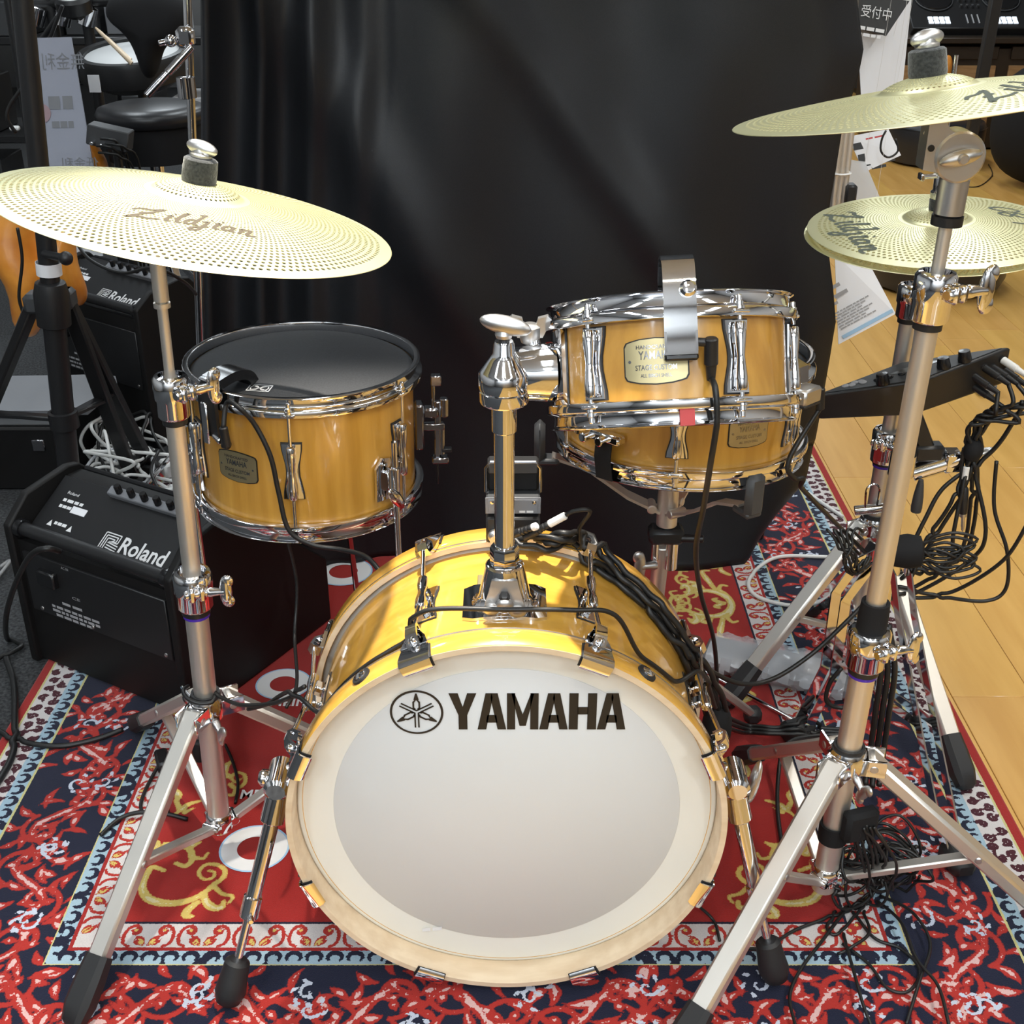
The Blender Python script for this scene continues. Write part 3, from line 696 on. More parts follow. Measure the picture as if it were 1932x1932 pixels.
# ---------------------------------------------------------------- bass drum (axis runs front to back)
BX, BY, BZ, BR = -.0066, 1.147, .280, .2705
def build_bass():
    root = thing('bass_drum', 'shallow amber maple bass drum with white logo head standing front centre on the rug', 'bass drum', (BX, BY+.14, .0))
    o = Vector((BX, BY, BZ)); ax = Vector((0, 1, 0)); D = .282; SR = .2545; hw = .038
    MB().lathe([(SR-.006, .036), (SR, .034), (SR, D-.034), (SR-.006, D-.036)], o, ax, 128, ).build('shell', 'maple_bass', root, sharp=60)
    for nm, a0, a1, face in (('front_hoop', 0, hw, 0), ('rear_hoop', D-hw, D, 1)):
        hp = MB().lathe([(BR-.0075, a0+.001), (BR-.0015, a0), (BR, a0+.0015), (BR, a1-.0015), (BR-.0015, a1), (BR-.0075, a1-.001)], o, ax, 128, True)
        h = hp.build(nm, 'maple_bass', root, sharp=45)
        # raw wooden faces and inside
        MB().lathe([(BR-.0074, a0+.0010), (BR-.0008, a0-.0004), (BR-.0008, a0-.0009), (BR-.0080, a0-.0009), (BR-.0088, a0), (BR-.0088, a1+.0004), (BR-.0074, a1+.0004)], o, ax, 128, True).build('wood_edge', 'maple_raw', h, sharp=45)
        MB().lathe([(BR+.0004, a0+hw*.86 if face == 0 else a0+.002), (BR+.0004, a0+hw*.93 if face == 0 else a0+.0045), (BR-.001, a0+hw*.93 if face == 0 else a0+.0045), (BR-.001, a0+hw*.86 if face == 0 else a0+.002)], o, ax, 128, True).build('inlay', 'satin_metal', h)
    hd = MB().lathe([(0, .0330), (.20, .0330), (.2520, .0338), (.2590, .0355), (.2625, .0368)], o, ax, 128).build('front_head', 'head_white', root, sharp=180)
    MB().lathe([(0, .0320), (.2150, .0320), (.2156, .0327), (.2156, .0331)], o, ax, 128).build('centre_film', 'head_film', hd, sharp=180)
    MB().lathe([(0, D-.030), (.2620, D-.033)], o, ax, 96).build('batter_head', 'head_white', root, sharp=180)
    # logo printed on the front head: metric frame x right, y up
    LM = basis(Vector((BX, BY+.0312, BZ)), (1, 0, 0), (0, 0, 1), (0, -1, 0))
    p0, p1 = at_y(848, 1376, BY+.031), at_y(1185, 1308, BY+.031)
    def put(mb, poly, x, y, w, h): mb.prism([(x+a*w, y+b*h) for a, b in poly], .0004, LM)
    lx, ly = p0.x-BX, p0.z-BZ; LW, LH = p1.x-p0.x, p1.z-p0.z
    lt = MB()
    st = .30
    gl = {'Y': [(0, 1), (.33, 1), (.5, .62), (.67, 1), (1, 1), (.66, .40), (.66, 0), (.34, 0), (.34, .40)],
          'H1': [(0, 0), (.33, 0), (.33, 1), (0, 1)], 'H2': [(.67, 0), (1, 0), (1, 1), (.67, 1)], 'H3': [(.31, .42), (.69, .42), (.69, .62), (.31, .62)]}
    A1 = [(0, 0), (.27, 0), (.34, .20), (.66, .20), (.73, 0), (1, 0), (.66, 1), (.34, 1)]
    def letterA(x, w):
        for P in ([(0, 0), (.30, 0), (.54, .88), (.50, 1), (.29, 1)], [(1, 0), (.70, 0), (.46, .88), (.50, 1), (.71, 1)], [(.30, .19), (.70, .19), (.66, .40), (.34, .40)]): put(lt, P, x, ly, w, LH)
    cell = LW/6.0; ww = cell*.93
    ws = [.98, 1.02, 1.12, 1.02, .98, 1.02]; tot = sum(ws); xs = []; cx = lx
    for w in ws: xs.append((cx, LW*w/tot*.97)); cx += LW*w/tot
    put(lt, gl['Y'], xs[0][0], ly, xs[0][1], LH)
    for i in (1, 3, 5): letterA(*xs[i])
    for P in ([(0, 0), (.26, 0), (.26, 1), (0, 1)], [(.74, 0), (1, 0), (1, 1), (.74, 1)], [(.24, 1), (.50, .42), (.50, .10), (.40, .10), (.14, 1)], [(.76, 1), (.50, .42), (.50, .10), (.60, .10), (.86, 1)]): put(lt, P, xs[2][0], ly, xs[2][1], LH)
    for P in ('H1', 'H2', 'H3'): put(lt, gl[P], xs[4][0], ly, xs[4][1], LH)
    c = at_y(786, 1344, BY+.031); ccx, ccy = c.x-BX, c.z-BZ; R0 = .0318
    N = 64
    V = [(ccx+r*math.cos(6.2832*k/N), ccy+r*math.sin(6.2832*k/N), z) for z in (0, .0004) for r in (R0, R0-.0027) for k in range(N)]
    lt.add(V, [(2*N+k, 2*N+(k+1) % N, 3*N+(k+1) % N, 3*N+k) for k in range(N)]+[(k, (k+1) % N, 2*N+(k+1) % N, 2*N+k) for k in range(N)], LM)
    for k in range(3):
        a = math.radians(90+120*k); T = LM @ Matrix.Translation((ccx, ccy, 0)) @ Matrix.Rotation(a-math.pi/2, 4, 'Z')
        def q(poly): lt.prism(poly, .0004, T)
        q([(-.0030, .0178), (.0030, .0178), (.0030, .0188), (.0009, .0272), (-.0009, .0272), (-.0030, .0188)])     # arrow head
        for s in (-1, 1):
            q([(s*.0011, .0030), (s*.0046, .0052), (s*.0046, .0150), (s*.0020, .0178), (s*.0002, .0178), (s*.0025, .0140), (s*.0025, .0068), (s*.0011, .0056)])
            q([(s*.0012, -.0010), (s*.0030, -.0010), (s*.0030, -.0222), (s*.0012, -.0222)])
    lt.build('logo', 'print_black', hd, fix=True, sharp=20)
    t = MB(); sp = at_y(814, 1758, BY+.031); text_on(t, '#2', basis(sp+Vector((-.012, 0, 0)), (1, 0, .12), (0, 0, 1), (0, -1, 0)), .026, .006); t.build('maker_print', 'print_white', hd, fix=False)
    # claws, lugs and rods
    M = basis(o, (1, 0, 0), (0, 0, 1), (0, -1, 0)) @ Matrix.Translation((0, 0, -D))       # axis z toward the front, origin at rear edge
    for k in range(8):
        ang = 22.5+45*k
        for rear in (0, 1):
            fr = rad_frame(M, ang, BR, D if not rear else 0)
            if rear: fr = fr @ Matrix.Rotation(math.pi, 4, 'Y')
            mb = MB()
            # hook over the hoop's edge and a plate on its outer face (x tangent, y out, z forward)
            mb.strip([(-.0150, .0034), (-.0120, .0062), (-.0060, .0074), (.0, .0066), (.0028, .0036), (.0036, -.002), (.0036, -.014), (.0046, -.024)], [.034, .036, .037, .038, .038, .038, .035, .028], .0024, fr)
            mb.prism([(-.017, -.020), (.017, -.020), (.013, -.036), (.007, -.047), (-.007, -.047), (-.013, -.036)], .005, fr @ Matrix.Rotation(-math.pi/2, 4, 'X') @ Matrix.Scale(-1, 4, (0, 1, 0)), .0015)
            mb.strip([(.005, -.020), (.015, -.030), (.018, -.044), (.014, -.050), (.004, -.048)], [.016, .014, .013, .013, .014], .004, fr)
            mb.lathe([(.0052, 0), (.0058, .004), (.0046, .008), (.002, .0095)], fr @ Vector((0, .006, -.024)), fr.to_3x3() @ Vector((0, 1, .25)), 12)
            cl = mb.build('claw', 'chrome', root)
            MB().strip([(-.0140, .0016), (-.008, .0032), (-.001, .0030), (.0010, -.001), (.0012, -.022)], [.0385, .040, .041, .041, .037], .0012, fr).build('gasket', 'rubber', cl)
            z1 = (D-.046) if not rear else .046
            frs = rad_frame(M, ang, BR, 0)
            zl = D/2+.022 if not rear else D/2-.022
            MB().cyl(frs @ Vector((0, .0125, z1)), frs @ Vector((0, .004, zl)), .0030, n=10).build('tension_rod', 'chrome', root)
        add_big_lug(root, M, SR, ang, D/2)
    # hoop screws
    for px, py in ((665, 1260), (1238, 1252)):
        p = at_y(px, py, BY+.021); e = Vector((p.x-BX, 0, p.z-BZ)).normalized(); b0 = o+e*BR+Vector((0, .021, 0))
        sc = MB().lathe([(.0125, 0), (.0120, .0025), (.009, .003)], b0, e, 20).build('hoop_screw', 'rubber', root)
        MB().lathe([(.0078, .0026), (.0076, .0045), (.004, .0062), (0, .0066)], b0, e, 16).build('screw_head', 'chrome', sc)
    # small shell plate
    p = at_y(908, 1078, 1.31); MB().box((p.x, 1.315, BZ+SR+.0005), (.010, .026, .002), bev=.0008).build('serial_plate', 'badge', root)
    # spurs
    for sx, pts, foot in ((-1, None, at_z(432, 1880, .016)), (1, None, at_z(1462, 1838, .016))):
        b0 = Vector((BX+sx*.262, 1.235, .292)); top = Vector((BX+sx*.286, 1.225, .296))
        d = (foot-top).normalized()
        br = MB()
        br.lathe([(.030, -.002), (.030, .004), (.024, .010), (.019, .020), (.016, .034)], Vector((BX+sx*.250, 1.235, .292)), (sx, 0, .06), 28)
        br.lathe([(.012, -.028), (.0165, -.024), (.0165, .024), (.012, .028)], top+Vector((sx*.004, 0, 0)), (0, 1, 0), 24)
        sp = br.build('spur_bracket', 'chrome', root)
        L = (foot-top).length
        tb = MB().rod(top+d*.008, top+d*.060, .0155).rod(top+d*.055, top+d*(L*.56), .0100).rod(top+d*(L*.53), top+d*(L*.63), .0125).rod(top+d*(L*.60), foot+d*-.02, .0056)
        u = d.cross(Vector((0, 1, 0))).normalized()
        tb.lathe([(.0035, -.004), (.0042, .0), (.0042, .020), (.0028, .022)], top+d*(L*.61), Vector((-.3*sx, -1, .2)), 10)
        leg = tb.build('spur', 'chrome', root)
        MB().lathe([(.012, -.050), (.0165, -.046), (.0185, -.022), (.0205, -.004), (.016, .010), (.008, .016)], foot-d*.004, d, 24).build('rubber_foot', 'rubber', leg)
        w = MB(); c = top+Vector((sx*.030, 0, -.006)) if sx > 0 else top+Vector((-.026, .0, 0))
        if sx > 0: w.ball((0, 0, 0), (.0065, .012, .034), M=Matrix.Translation(c) @ Matrix.Rotation(.15, 4, 'Y'))
        else: w.lathe([(.008, 0), (.011, .004), (.011, .014), (.007, .018)], top+Vector((-.012, 0, 0)), (-1, 0, .1), 14)
        w.build('wing_bolt', 'satin_metal' if sx > 0 else 'chrome', sp)
    # tom mount bracket on top of the shell
    c = Vector((-.0088, 1.262, BZ+SR))
    pl = MB()
    V, F = [], []
    nx = 9
    for i in range(nx):
        x = -.0505+.101*i/(nx-1); zz = math.sqrt(SR**2-(c.x+x-BX)**2)-SR
        e = .037 if 0 < i < nx-1 else .031
        for y, h in ((-e, .0), (e+.004, .0), (e+.004, .0045), (-e, .0045)): V.append((c.x+x, c.y+y, c.z+zz+h))
    for i in range(nx-1):
        for k in range(4): F.append((i*4+k, i*4+(k+1) % 4, i*4+4+(k+1) % 4, i*4+4+k))
    F += [(0, 1, 2, 3), tuple((nx-1)*4+k for k in (3, 2, 1, 0))]
    pl.add(V, F)
    pl.lathe([(.040, .002), (.0345, .006), (.0310, .016), (.0235, .050), (.0230, .054), (.020, .056)], c, (0, 0, 1), 36)
    pl.lathe([(.0165, .054), (.0175, .058), (.0175, .076), (.0160, .080), (.0130, .081)], c, (0, 0, 1), 8)
    mb = pl.build('tom_bracket', 'chrome', root)
    MB().prism([(-.026, .006), (.026, .006), (.019, .030), (.015, .046), (-.015, .046), (-.019, .030)], .008, basis(c+Vector((0, -.027, 0)), (1, 0, 0), (0, .18, .98), (0, -1, .18))).build('bracket_face', 'satin_metal', mb)
    MB().rod(c+Vector((0, -.030, .030)), c+Vector((0, -.042, .028)), .0065, n=6).build('bracket_bolt', 'black_metal', mb)
    w = MB()
    for k, (x, h) in enumerate(((-.020, .020), (0, .026), (.020, .016))): w.ball((0, 0, 0), (.011, .006, .0075+.003*(k == 1)), M=Matrix.Translation(c+Vector((x*.75, -.040, h*.8))))
    w.build('wing_bolt', 'satin_metal', mb)
    return root
def add_big_lug(root, M, R, ang, h):
    fr = rad_frame(M, ang, R, h); mb = MB()
    cols = []
    shape = [(-.036, .0125), (-.028, .0125), (-.006, .0085), (.006, .0085), (.028, .0125), (.036, .0125)]
    V, F = [], []
    for z, w in shape:
        for x, o in ((-w, -.001), (w, -.001), (w, .0032), (-w, .0032)): V.append(fr @ Vector((x, o, z)))
    for i in range(len(shape)-1):
        for k in range(4): F.append((i*4+k, i*4+(k+1) % 4, i*4+4+(k+1) % 4, i*4+4+k))
    F += [(0, 1, 2, 3), tuple((len(shape)-1)*4+k for k in (3, 2, 1, 0))]
    mb.add(V, F)
    c = fr @ Vector((0, .019, 0)); ax = fr.to_3x3() @ Vector((0, 0, 1))
    mb.lathe([(.0040, -.035), (.0066, -.033), (.0070, -.018), (.0058, -.008), (.0048, 0), (.0058, .008), (.0070, .018), (.0066, .033), (.0040, .035)], c, ax, 16)
    for z in (-.016, .016): mb.box((0, .010, z), (.0095, .016, .016), fr, .002)
    lug = mb.build('lug', 'chrome', root)
    V = []
    for z, w in shape:
        for x, o in ((-w-.0013, -.0006), (w+.0013, -.0006), (w+.0013, .0012), (-w-.0013, .0012)): V.append(fr @ Vector((x, o, z*1.035)))
    MB().add(V, F).build('gasket', 'rubber', lug)
bass = build_bass()

# ---------------------------------------------------------------- floor tom, rack tom, snare
ftom, FM = drum('floor_tom', 'amber maple floor tom with black mesh head on legs beside the left crash stand', 'tom drum', (-.312, 1.718, .684), (.020, .011, 1), .1640, .196,
    [-88, -28, 32, 92, 152, 212], .084, (-118, .094, .066, .046), 'mesh_head', (-.312, 1.718, 0))
def ftom_extras():
    R, D = .1640, .196
    fr = rad_frame(FM, -101, R*.72, D+.0032)
    lm = FM @ Matrix.Translation((-.062, -.116, D+.0030)) @ Matrix.Rotation(math.radians(-6), 4, 'Z')
    t = MB(); w, h, th = .032, .024, .0017
    def bar(a, b):
        a, b = Vector((*a, 0)), Vector((*b, 0)); d = (b-a).normalized(); n = Vector((-d.y, d.x, 0))*th/2
        t.add([a+n, a-n, b-n, b+n], [(0, 1, 2, 3)], lm)
    for a, b in (((0, 0), (w, 0)), ((w, 0), (w, h)), ((w, h), (0, h)), ((0, h), (0, 0)), ((0, 0), (w, h)), ((0, h), (w, 0))): bar(a, b)
    for cx in (w*.27, w*.73):
        N = 16
        for k in range(N):
            a0, a1 = 6.2832*k/N, 6.2832*(k+1)/N; bar((cx+.0055*math.cos(a0), h/2+.008*math.sin(a0)), (cx+.0055*math.cos(a1), h/2+.008*math.sin(a1)))
    t.build('head_logo', 'print_white', ftom, fix=False)
    # legs: three, with bracket and wing bolt
    for i, (ang, foot_px) in enumerate(((-38, None), (82, None), (202, None))):
        fr = rad_frame(FM, ang, R, .060)
        mb = MB().prism([(-.024, -.030), (.024, -.034), (.026, .026), (-.010, .036), (-.024, .022)], .004, fr @ Matrix.Rotation(math.pi/2, 4, 'X') @ Matrix.Scale(-1, 4, (0, 0, 1)), .001)
        mb.rod(fr @ Vector((0, .017, -.030)), fr @ Vector((0, .017, .022)), .0085)
        mb.box((0, .008, -.002), (.016, .014, .034), fr, .003)
        br = mb.build('leg_bracket', 'chrome', ftom)
        w = MB().ball((0, 0, 0), (.024, .006, .009), M=fr @ Matrix.Translation((-.014, .034, -.018)) @ Matrix.Rotation(.9, 4, 'Y')); w.rod(fr @ Vector((0, .018, -.016)), fr @ Vector((-.008, .036, -.018)), .004)
        w.build('wing_bolt', 'chrome', br)
        top = fr @ Vector((0, .017, .062)); e = Vector((top.x-FM.translation.x, top.y-FM.translation.y, 0)).normalized()
        b0 = Vector((top.x, top.y, .30)); b1 = Vector((top.x, top.y, .24))+e*.012; b2 = Vector((top.x, top.y, .012))+e*.045
        lg = MB().tube([top, b0]+spline([b0, b1, b2], 5)[1:], .0052, 10).build('leg', 'chrome', ftom)
        MB().lathe([(.008, .0), (.0125, .002), (.0125, .022), (.009, .036), (.006, .038)], Vector((b2.x, b2.y, 0)), (0, 0, 1), 18).build('rubber_foot', 'rubber', lg)
    # snare throw-off on the far right side
    fr = rad_frame(FM, 6, R, .105)
    mb = MB().box((0, .008, -.010), (.026, .014, .075), fr, .003).box((0, .026, .012), (.020, .024, .016), fr, .003)
    mb.rod(fr @ Vector((0, .030, .0)), fr @ Vector((0, .030, .058)), .003).box((0, .034, .064), (.016, .016, .016), fr, .0015)
    mb.rod(fr @ Vector((0, .046, .004)), fr @ Vector((0, .046, .034)), .0075).rod(fr @ Vector((0, .042, -.060)), fr @ Vector((0, .042, -.014)), .0055).box((0, .040, -.068), (.020, .026, .010), fr, .002)
    mb.box((0, .030, -.012), (.012, .034, .012), fr, .002).box((0, .036, -.020), (.010, .010, .10), fr, .002)
    th = mb.build('throw_off', 'chrome_dark', ftom)
    MB().box((0, .050, -.052), (.012, .016, .006), fr, .001).box((0, .036, -.090), (.016, .003, .036), fr, .001).build('snare_strap', 'black_plastic', th)
ftom_extras()

rtom, TM = drum('rack_tom', 'small shallow amber rack tom tilted on the bass drum mount', 'tom drum', (.1750, 1.3222, .892), (-.050, .425, 1), .127, .110,
    [-135, -66, -4, 80, 152], .074, (-104, .054, .064, .046), 'mesh_head', (.180, 1.31, .74))
def tom_extras():
    R = .127; fr = rad_frame(TM, -176, R, .052)
    V, F = [], []
    curved_plate(m1 := MB(), TM, R, -174, .052, [(x, -.048*k, .048*k) for x, k in ((-.036, .86), (-.032, .97), (-.018, 1), (0, 1), (.018, 1), (.032, .97), (.036, .86))], .006, .0008)
    m1.lathe([(.034, .004), (.0335, .012), (.029, .050), (.027, .054)], fr @ Vector((0, 0, 0)), fr.to_3x3() @ Vector((0, 1, 0)), 32)
    m1.rod(fr @ Vector((0, .025, .02)), fr @ Vector((0, .030, .052)), .009)
    mb = m1.build('mount_plate', 'chrome', rtom)
    curved_plate(MB(), TM, R, -174, .052, [(x*1.06, -.051*k, .051*k) for x, k in ((-.036, .86), (-.032, .97), (0, 1), (.032, .97), (.036, .86))], .001, .0003).build('gasket', 'rubber', mb)
    w = MB(); c = fr @ Vector((0, .030, .040)); U = basis(c, (1, 0, 0), (0, 1, 0), (0, 0, 1))
    w.lathe([(.010, -.006), (.012, 0), (.012, .012), (.008, .015)], c, (0, 0, 1), 16)
    w.prism([(-.014, .000), (-.007, .000), (-.005, .008), (-.009, .022), (-.020, .025), (-.024, .021)], .008, U @ Matrix.Rotation(math.pi/2, 4, 'X'), -.004)
    w.prism([(.014, .000), (.007, .000), (.005, .008), (.009, .022), (.020, .025), (.024, .021)], .008, U @ Matrix.Rotation(math.pi/2, 4, 'X'), -.004)
    w.build('wing_nut', 'satin_metal', mb)
    # red tape on the lower hoop
    curved_plate(MB(), TM, R+.0095, -91, -.010, [(-.0075, -.0035, .019), (0, -.0035, .019), (.0075, -.0035, .019)], .0008, .0).build('tape', 'print_red', rtom)
tom_extras()

snare_n = Vector((.013, .079, 1)).normalized()
sn_top = Vector((.2385, 1.5935, .592)) + snare_n*(.122+.0276)
snare, SM = drum('snare_drum', 'amber maple snare drum resting in the basket behind the rack tom', 'snare drum', sn_top, snare_n, .1650, .122,
    [-99, -39, 21, 81, 141, 201], .060, (-66, .062, .058, .040), 'mesh_head', (.2385, 1.5935, .58), lug_h=.061)
def snare_extras():
    R = .165; fr = rad_frame(SM, -131, R, .040)
    mb = MB().box((0, .010, .006), (.050, .018, .013), fr, .003).rod(fr @ Vector((-.026, .016, .004)), fr @ Vector((-.026, .030, .004)), .0065).rod(fr @ Vector((.0, .018, .004)), fr @ Vector((.0, .030, .004)), .0065)
    b = mb.build('snare_butt', 'chrome', snare)
    MB().strip([(.016, .0), (.018, -.020), (.012, -.052), (-.006, -.054)], .026, .002, fr).build('snare_strap', 'black_cloth', b)
    return
snare_extras()
# ---------------------------------------------------------------- perforated cymbals
GLY = {  # brush-script strokes on a unit grid
 'Z': [[(0, .78), (.25, .92), (.55, .86), (.95, .98), (.62, .62), (.30, .34), (.02, .10), (.35, .20), (.70, .10), (1.05, .14)], [(.30, .52), (.75, .58)]],
 'i': [[(.05, .50), (.20, .56), (.12, .30), (.14, .12), (.30, .10)], [(.22, .74), (.26, .78)]],
 'l': [[(.02, .30), (.22, .70), (.28, .95), (.18, .80), (.12, .35), (.16, .12), (.30, .10)]],
 'd': [[(.34, .46), (.16, .50), (.04, .28), (.14, .10), (.32, .22)], [(.46, 1.0), (.36, .50), (.32, .20), (.46, .08)], [(.30, .98), (.52, 1.06)]],
 'j': [[(.02, .44), (.20, .50), (.14, .10), (.06, -.26), (-.16, -.30), (-.10, -.10), (.30, .12)], [(.24, .70), (.28, .74)]],
 'a': [[(.34, .46), (.16, .50), (.04, .28), (.14, .10), (.32, .24)], [(.38, .52), (.32, .20), (.46, .10)]],
 'n': [[(.02, .44), (.14, .50), (.10, .10)], [(.11, .34), (.28, .52), (.38, .44), (.34, .16), (.48, .10), (.62, .16)]],
 'L': [[(.1, 1), (.1, 0), (.7, 0)]], '8': [[(.35, .55), (.1, .75), (.35, 1), (.6, .75), (.35, .55), (.05, .25), (.35, 0), (.65, .25), (.35, .55)]],
 '0': [[(.35, 0), (.05, .3), (.05, .7), (.35, 1), (.65, .7), (.65, .3), (.35, 0)]]}
ADV = {'Z': 1.12, 'i': .32, 'l': .34, 'd': .50, 'j': .36, 'a': .50, 'n': .62, 'L': .8, '8': .75, '0': .75}
def cymbal(name, label, R, center, nrm, spin, prints, ink, cat='cymbal', group=None, hb=.030, rb=.058, flip=False, N=150, hbell=.015):
    M = zframe(center, nrm) @ Matrix.Rotation(math.radians(spin), 4, 'Z')
    if flip: M = M @ Matrix.Rotation(math.pi, 4, 'X')
    def zc(r):
        r = np.asarray(r, float)
        bow = hb*(1-np.clip((r-rb)/(R-rb), 0, 1)**1.35)
        bell = hbell*np.clip(1-(r/rb)**2, 0, 1)**.75
        return np.where(r >= rb, bow, hb+bell)
    V, F = [], []
    def surf_pt(r, t): return np.stack([r*np.cos(t), r*np.sin(t), zc(r)], -1)
    VT, Q = [], []; cnt = [0]
    def addv(P): VT.append(P.reshape(-1, 3)); c = cnt[0]; cnt[0] += P.size//3; return c
    holes_loops = []
    def annulus(r0, r1, m, n):
        rr = np.linspace(r0, r1, m); t = np.linspace(0, 2*np.pi, n, endpoint=False)
        c = addv(surf_pt(np.repeat(rr[:, None], n, 1), np.repeat(t[None], m, 0)))
        i, j = np.meshgrid(np.arange(m-1), np.arange(n), indexing='ij'); j2 = (j+1) % n
        Q.append(np.stack([c+i*n+j, c+(i+1)*n+j, c+(i+1)*n+j2, c+i*n+j2], -1).reshape(-1, 4))
    def zone(r0, r1, n, frac):
        """rings of cells that grow with the radius, a round hole in each"""
        step = 2*np.pi/n*.90; k = max(1, int(round(math.log(r1/r0)/step))); q = (r1/r0)**(1/k)
        for a in range(k):
            ra, rb_ = r0*q**a, r0*q**(a+1); rm = math.sqrt(ra*rb_); w = 2*np.pi/n
            t0 = (np.arange(n)+(.5 if a % 2 else 0))*w
            sq = [(-1, -1), (0, -1), (1, -1), (1, 0), (1, 1), (0, 1), (-1, 1), (-1, 0)]
            rlev = {-1: ra, 0: rm, 1: rb_}
            out = np.stack([surf_pt(np.full(n, rlev[y]), t0+x*w/2) for x, y in sq], 1)
            hr = rm*w/2*frac
            ang = [math.atan2(y, x) for x, y in sq]
            inn = np.stack([surf_pt(rm+hr*math.sin(b)*np.ones(n), t0+hr*math.cos(b)/rm) for b in ang], 1)
            c = addv(np.concatenate([out, inn], 1))
            o = c+np.arange(n)[:, None]*16; kk = np.arange(8)[None]; k2 = (kk+1) % 8
            Q.append(np.stack([o+kk, o+k2, o+8+k2, o+8+kk], -1).reshape(-1, 4))
            holes_loops.append(np.stack([o+8+kk, o+8+k2], -1).reshape(-1, 2))
        return r0*q**k
    annulus(.0065, .016, 3, 48)
    zone(.016, rb*.94, 52, .62)
    annulus(rb*.94, rb*1.14, 5, N)
    zone(rb*1.14, R-.0125, N, .60)
    annulus(R-.0125, R, 4, N)
    VT = np.concatenate(VT); Q = np.concatenate(Q); HL = np.concatenate(holes_loops)
    nv = len(VT); th = .0011
    VB = VT.copy(); VB[:, 2] -= th
    quads = np.concatenate([Q, Q[:, ::-1]+nv, np.stack([HL[:, 1], HL[:, 0], HL[:, 0]+nv, HL[:, 1]+nv], -1)])
    # rolled edge
    t = np.linspace(0, 2*np.pi, 160, endpoint=False)
    e = [(R, 0.0), (R+.0006, -th/2), (R, -th)]
    base = 2*nv; EV = np.concatenate([np.stack([r*np.cos(t), r*np.sin(t), np.full(160, z)], 1) for r, z in e])
    j = np.arange(160); j2 = (j+1) % 160
    EQ = np.concatenate([np.stack([base+k*160+j, base+k*160+j2, base+(k+1)*160+j2, base+(k+1)*160+j], -1)[:, ::-1] for k in range(2)])
    allV = np.concatenate([VT, VB, EV]); quads = np.concatenate([quads, EQ])
    A = np.array(M.to_3x3()); allV = allV @ A.T
    me = bpy.data.meshes.new(name); me.vertices.add(len(allV)); me.vertices.foreach_set('co', allV.ravel())
    me.loops.add(quads.size); me.loops.foreach_set('vertex_index', quads.ravel().astype(np.int32))
    me.polygons.add(len(quads)); me.polygons.foreach_set('loop_start', np.arange(0, quads.size, 4, dtype=np.int32))
    me.update(calc_edges=True)
    # analytic shading normals keep the bow smooth between the holes
    me.polygons.foreach_set('use_smooth', [True]*len(quads)); me.set_sharp_from_angle(angle=math.radians(40))
    me.materials.append(MATS['cymbal_alloy'])
    o = bpy.data.objects.new(name, me); COL.objects.link(o); o.location = center
    tag(o, label, cat, group)
    # printed script
    for (word, ang, rad, height, rot) in prints:
        mb = MB(); x = 0; st = []
        for ch in word:
            for s in GLY[ch]: st.append([(x+p, q) for p, q in s])
            x += ADV[ch]
        cx = x/2
        for s in st:
            P = spline([(a, b, 0) for a, b in s], 5); n = len(P); VV, FF = [], []
            for i in range(n):
                d = (P[min(i+1, n-1)]-P[max(i-1, 0)]); d = d.normalized() if d.length > 1e-6 else Vector((1, 0, 0))
                w = .052+.020*math.sin(3.1*i/n); nn = Vector((-d.y, d.x, 0))*w+Vector((w*.35, 0, 0))*0
                for sg in (-1, 1):
                    p = (P[i]+nn*sg); u, v = (p.x-cx+p.y*.22)*height, (p.y-.4)*height
                    if rot: u, v = (u*math.cos(rot)-v*math.sin(rot), u*math.sin(rot)+v*math.cos(rot))
                    lx, ly = u, -rad+v
                    ca, sa = math.cos(math.radians(ang+90)), math.sin(math.radians(ang+90))
                    X_, Y_ = lx*ca-ly*sa, lx*sa+ly*ca
                    VV.append(Vector((X_, Y_, float(zc(math.hypot(X_, Y_)))+.0004)))
            for i in range(n-1): FF.append((2*i, 2*i+1, 2*i+3, 2*i+2))
            mb.add(VV, FF, M)
        mb.build('logo_print', ink, o, fix=False, sharp=180)
    return o, M
crashL, CLM = cymbal('crash_cymbal', 'large pale gold perforated cymbal with brown script logo on the left stand', .2286, (-.366, 1.408, .967), (.208, .055, 1), 0,
    [('Zildjian', -80, .112, .033, 0)], 'cymbal_print', rb=.052, hb=.027, N=156)
crashR, CRM = cymbal('crash_cymbal', 'tilted pale gold perforated cymbal on the geared tilter of the front right stand', .2032, (.4374, 1.335, 1.105), (-.150, .105, 1), 0,
    [('Zildjian', -50, .110, .044, 0)], 'cymbal_print_green', rb=.050, hb=.014, N=140, hbell=.014)
hatT, HTM = cymbal('hi_hat_cymbal', 'upper cymbal of the hi-hat pair with printed script', .1778, (.604, 1.731, .872), (-.054, -.042, 1), 0,
    [('Zildjian', 183, .120, .046, 0), ('L80', 5, .120, .040, 0)], 'cymbal_print_green', rb=.046, hb=.015, N=120, hbell=.013)
hatB, HBM = cymbal('hi_hat_cymbal', 'lower cymbal of the hi-hat pair, upturned below the other', .1778, (.601, 1.733, .861), (-.050, -.044, 1), 0, [], 'cymbal_print_green', rb=.046, hb=.015, flip=True, N=120, hbell=.013)

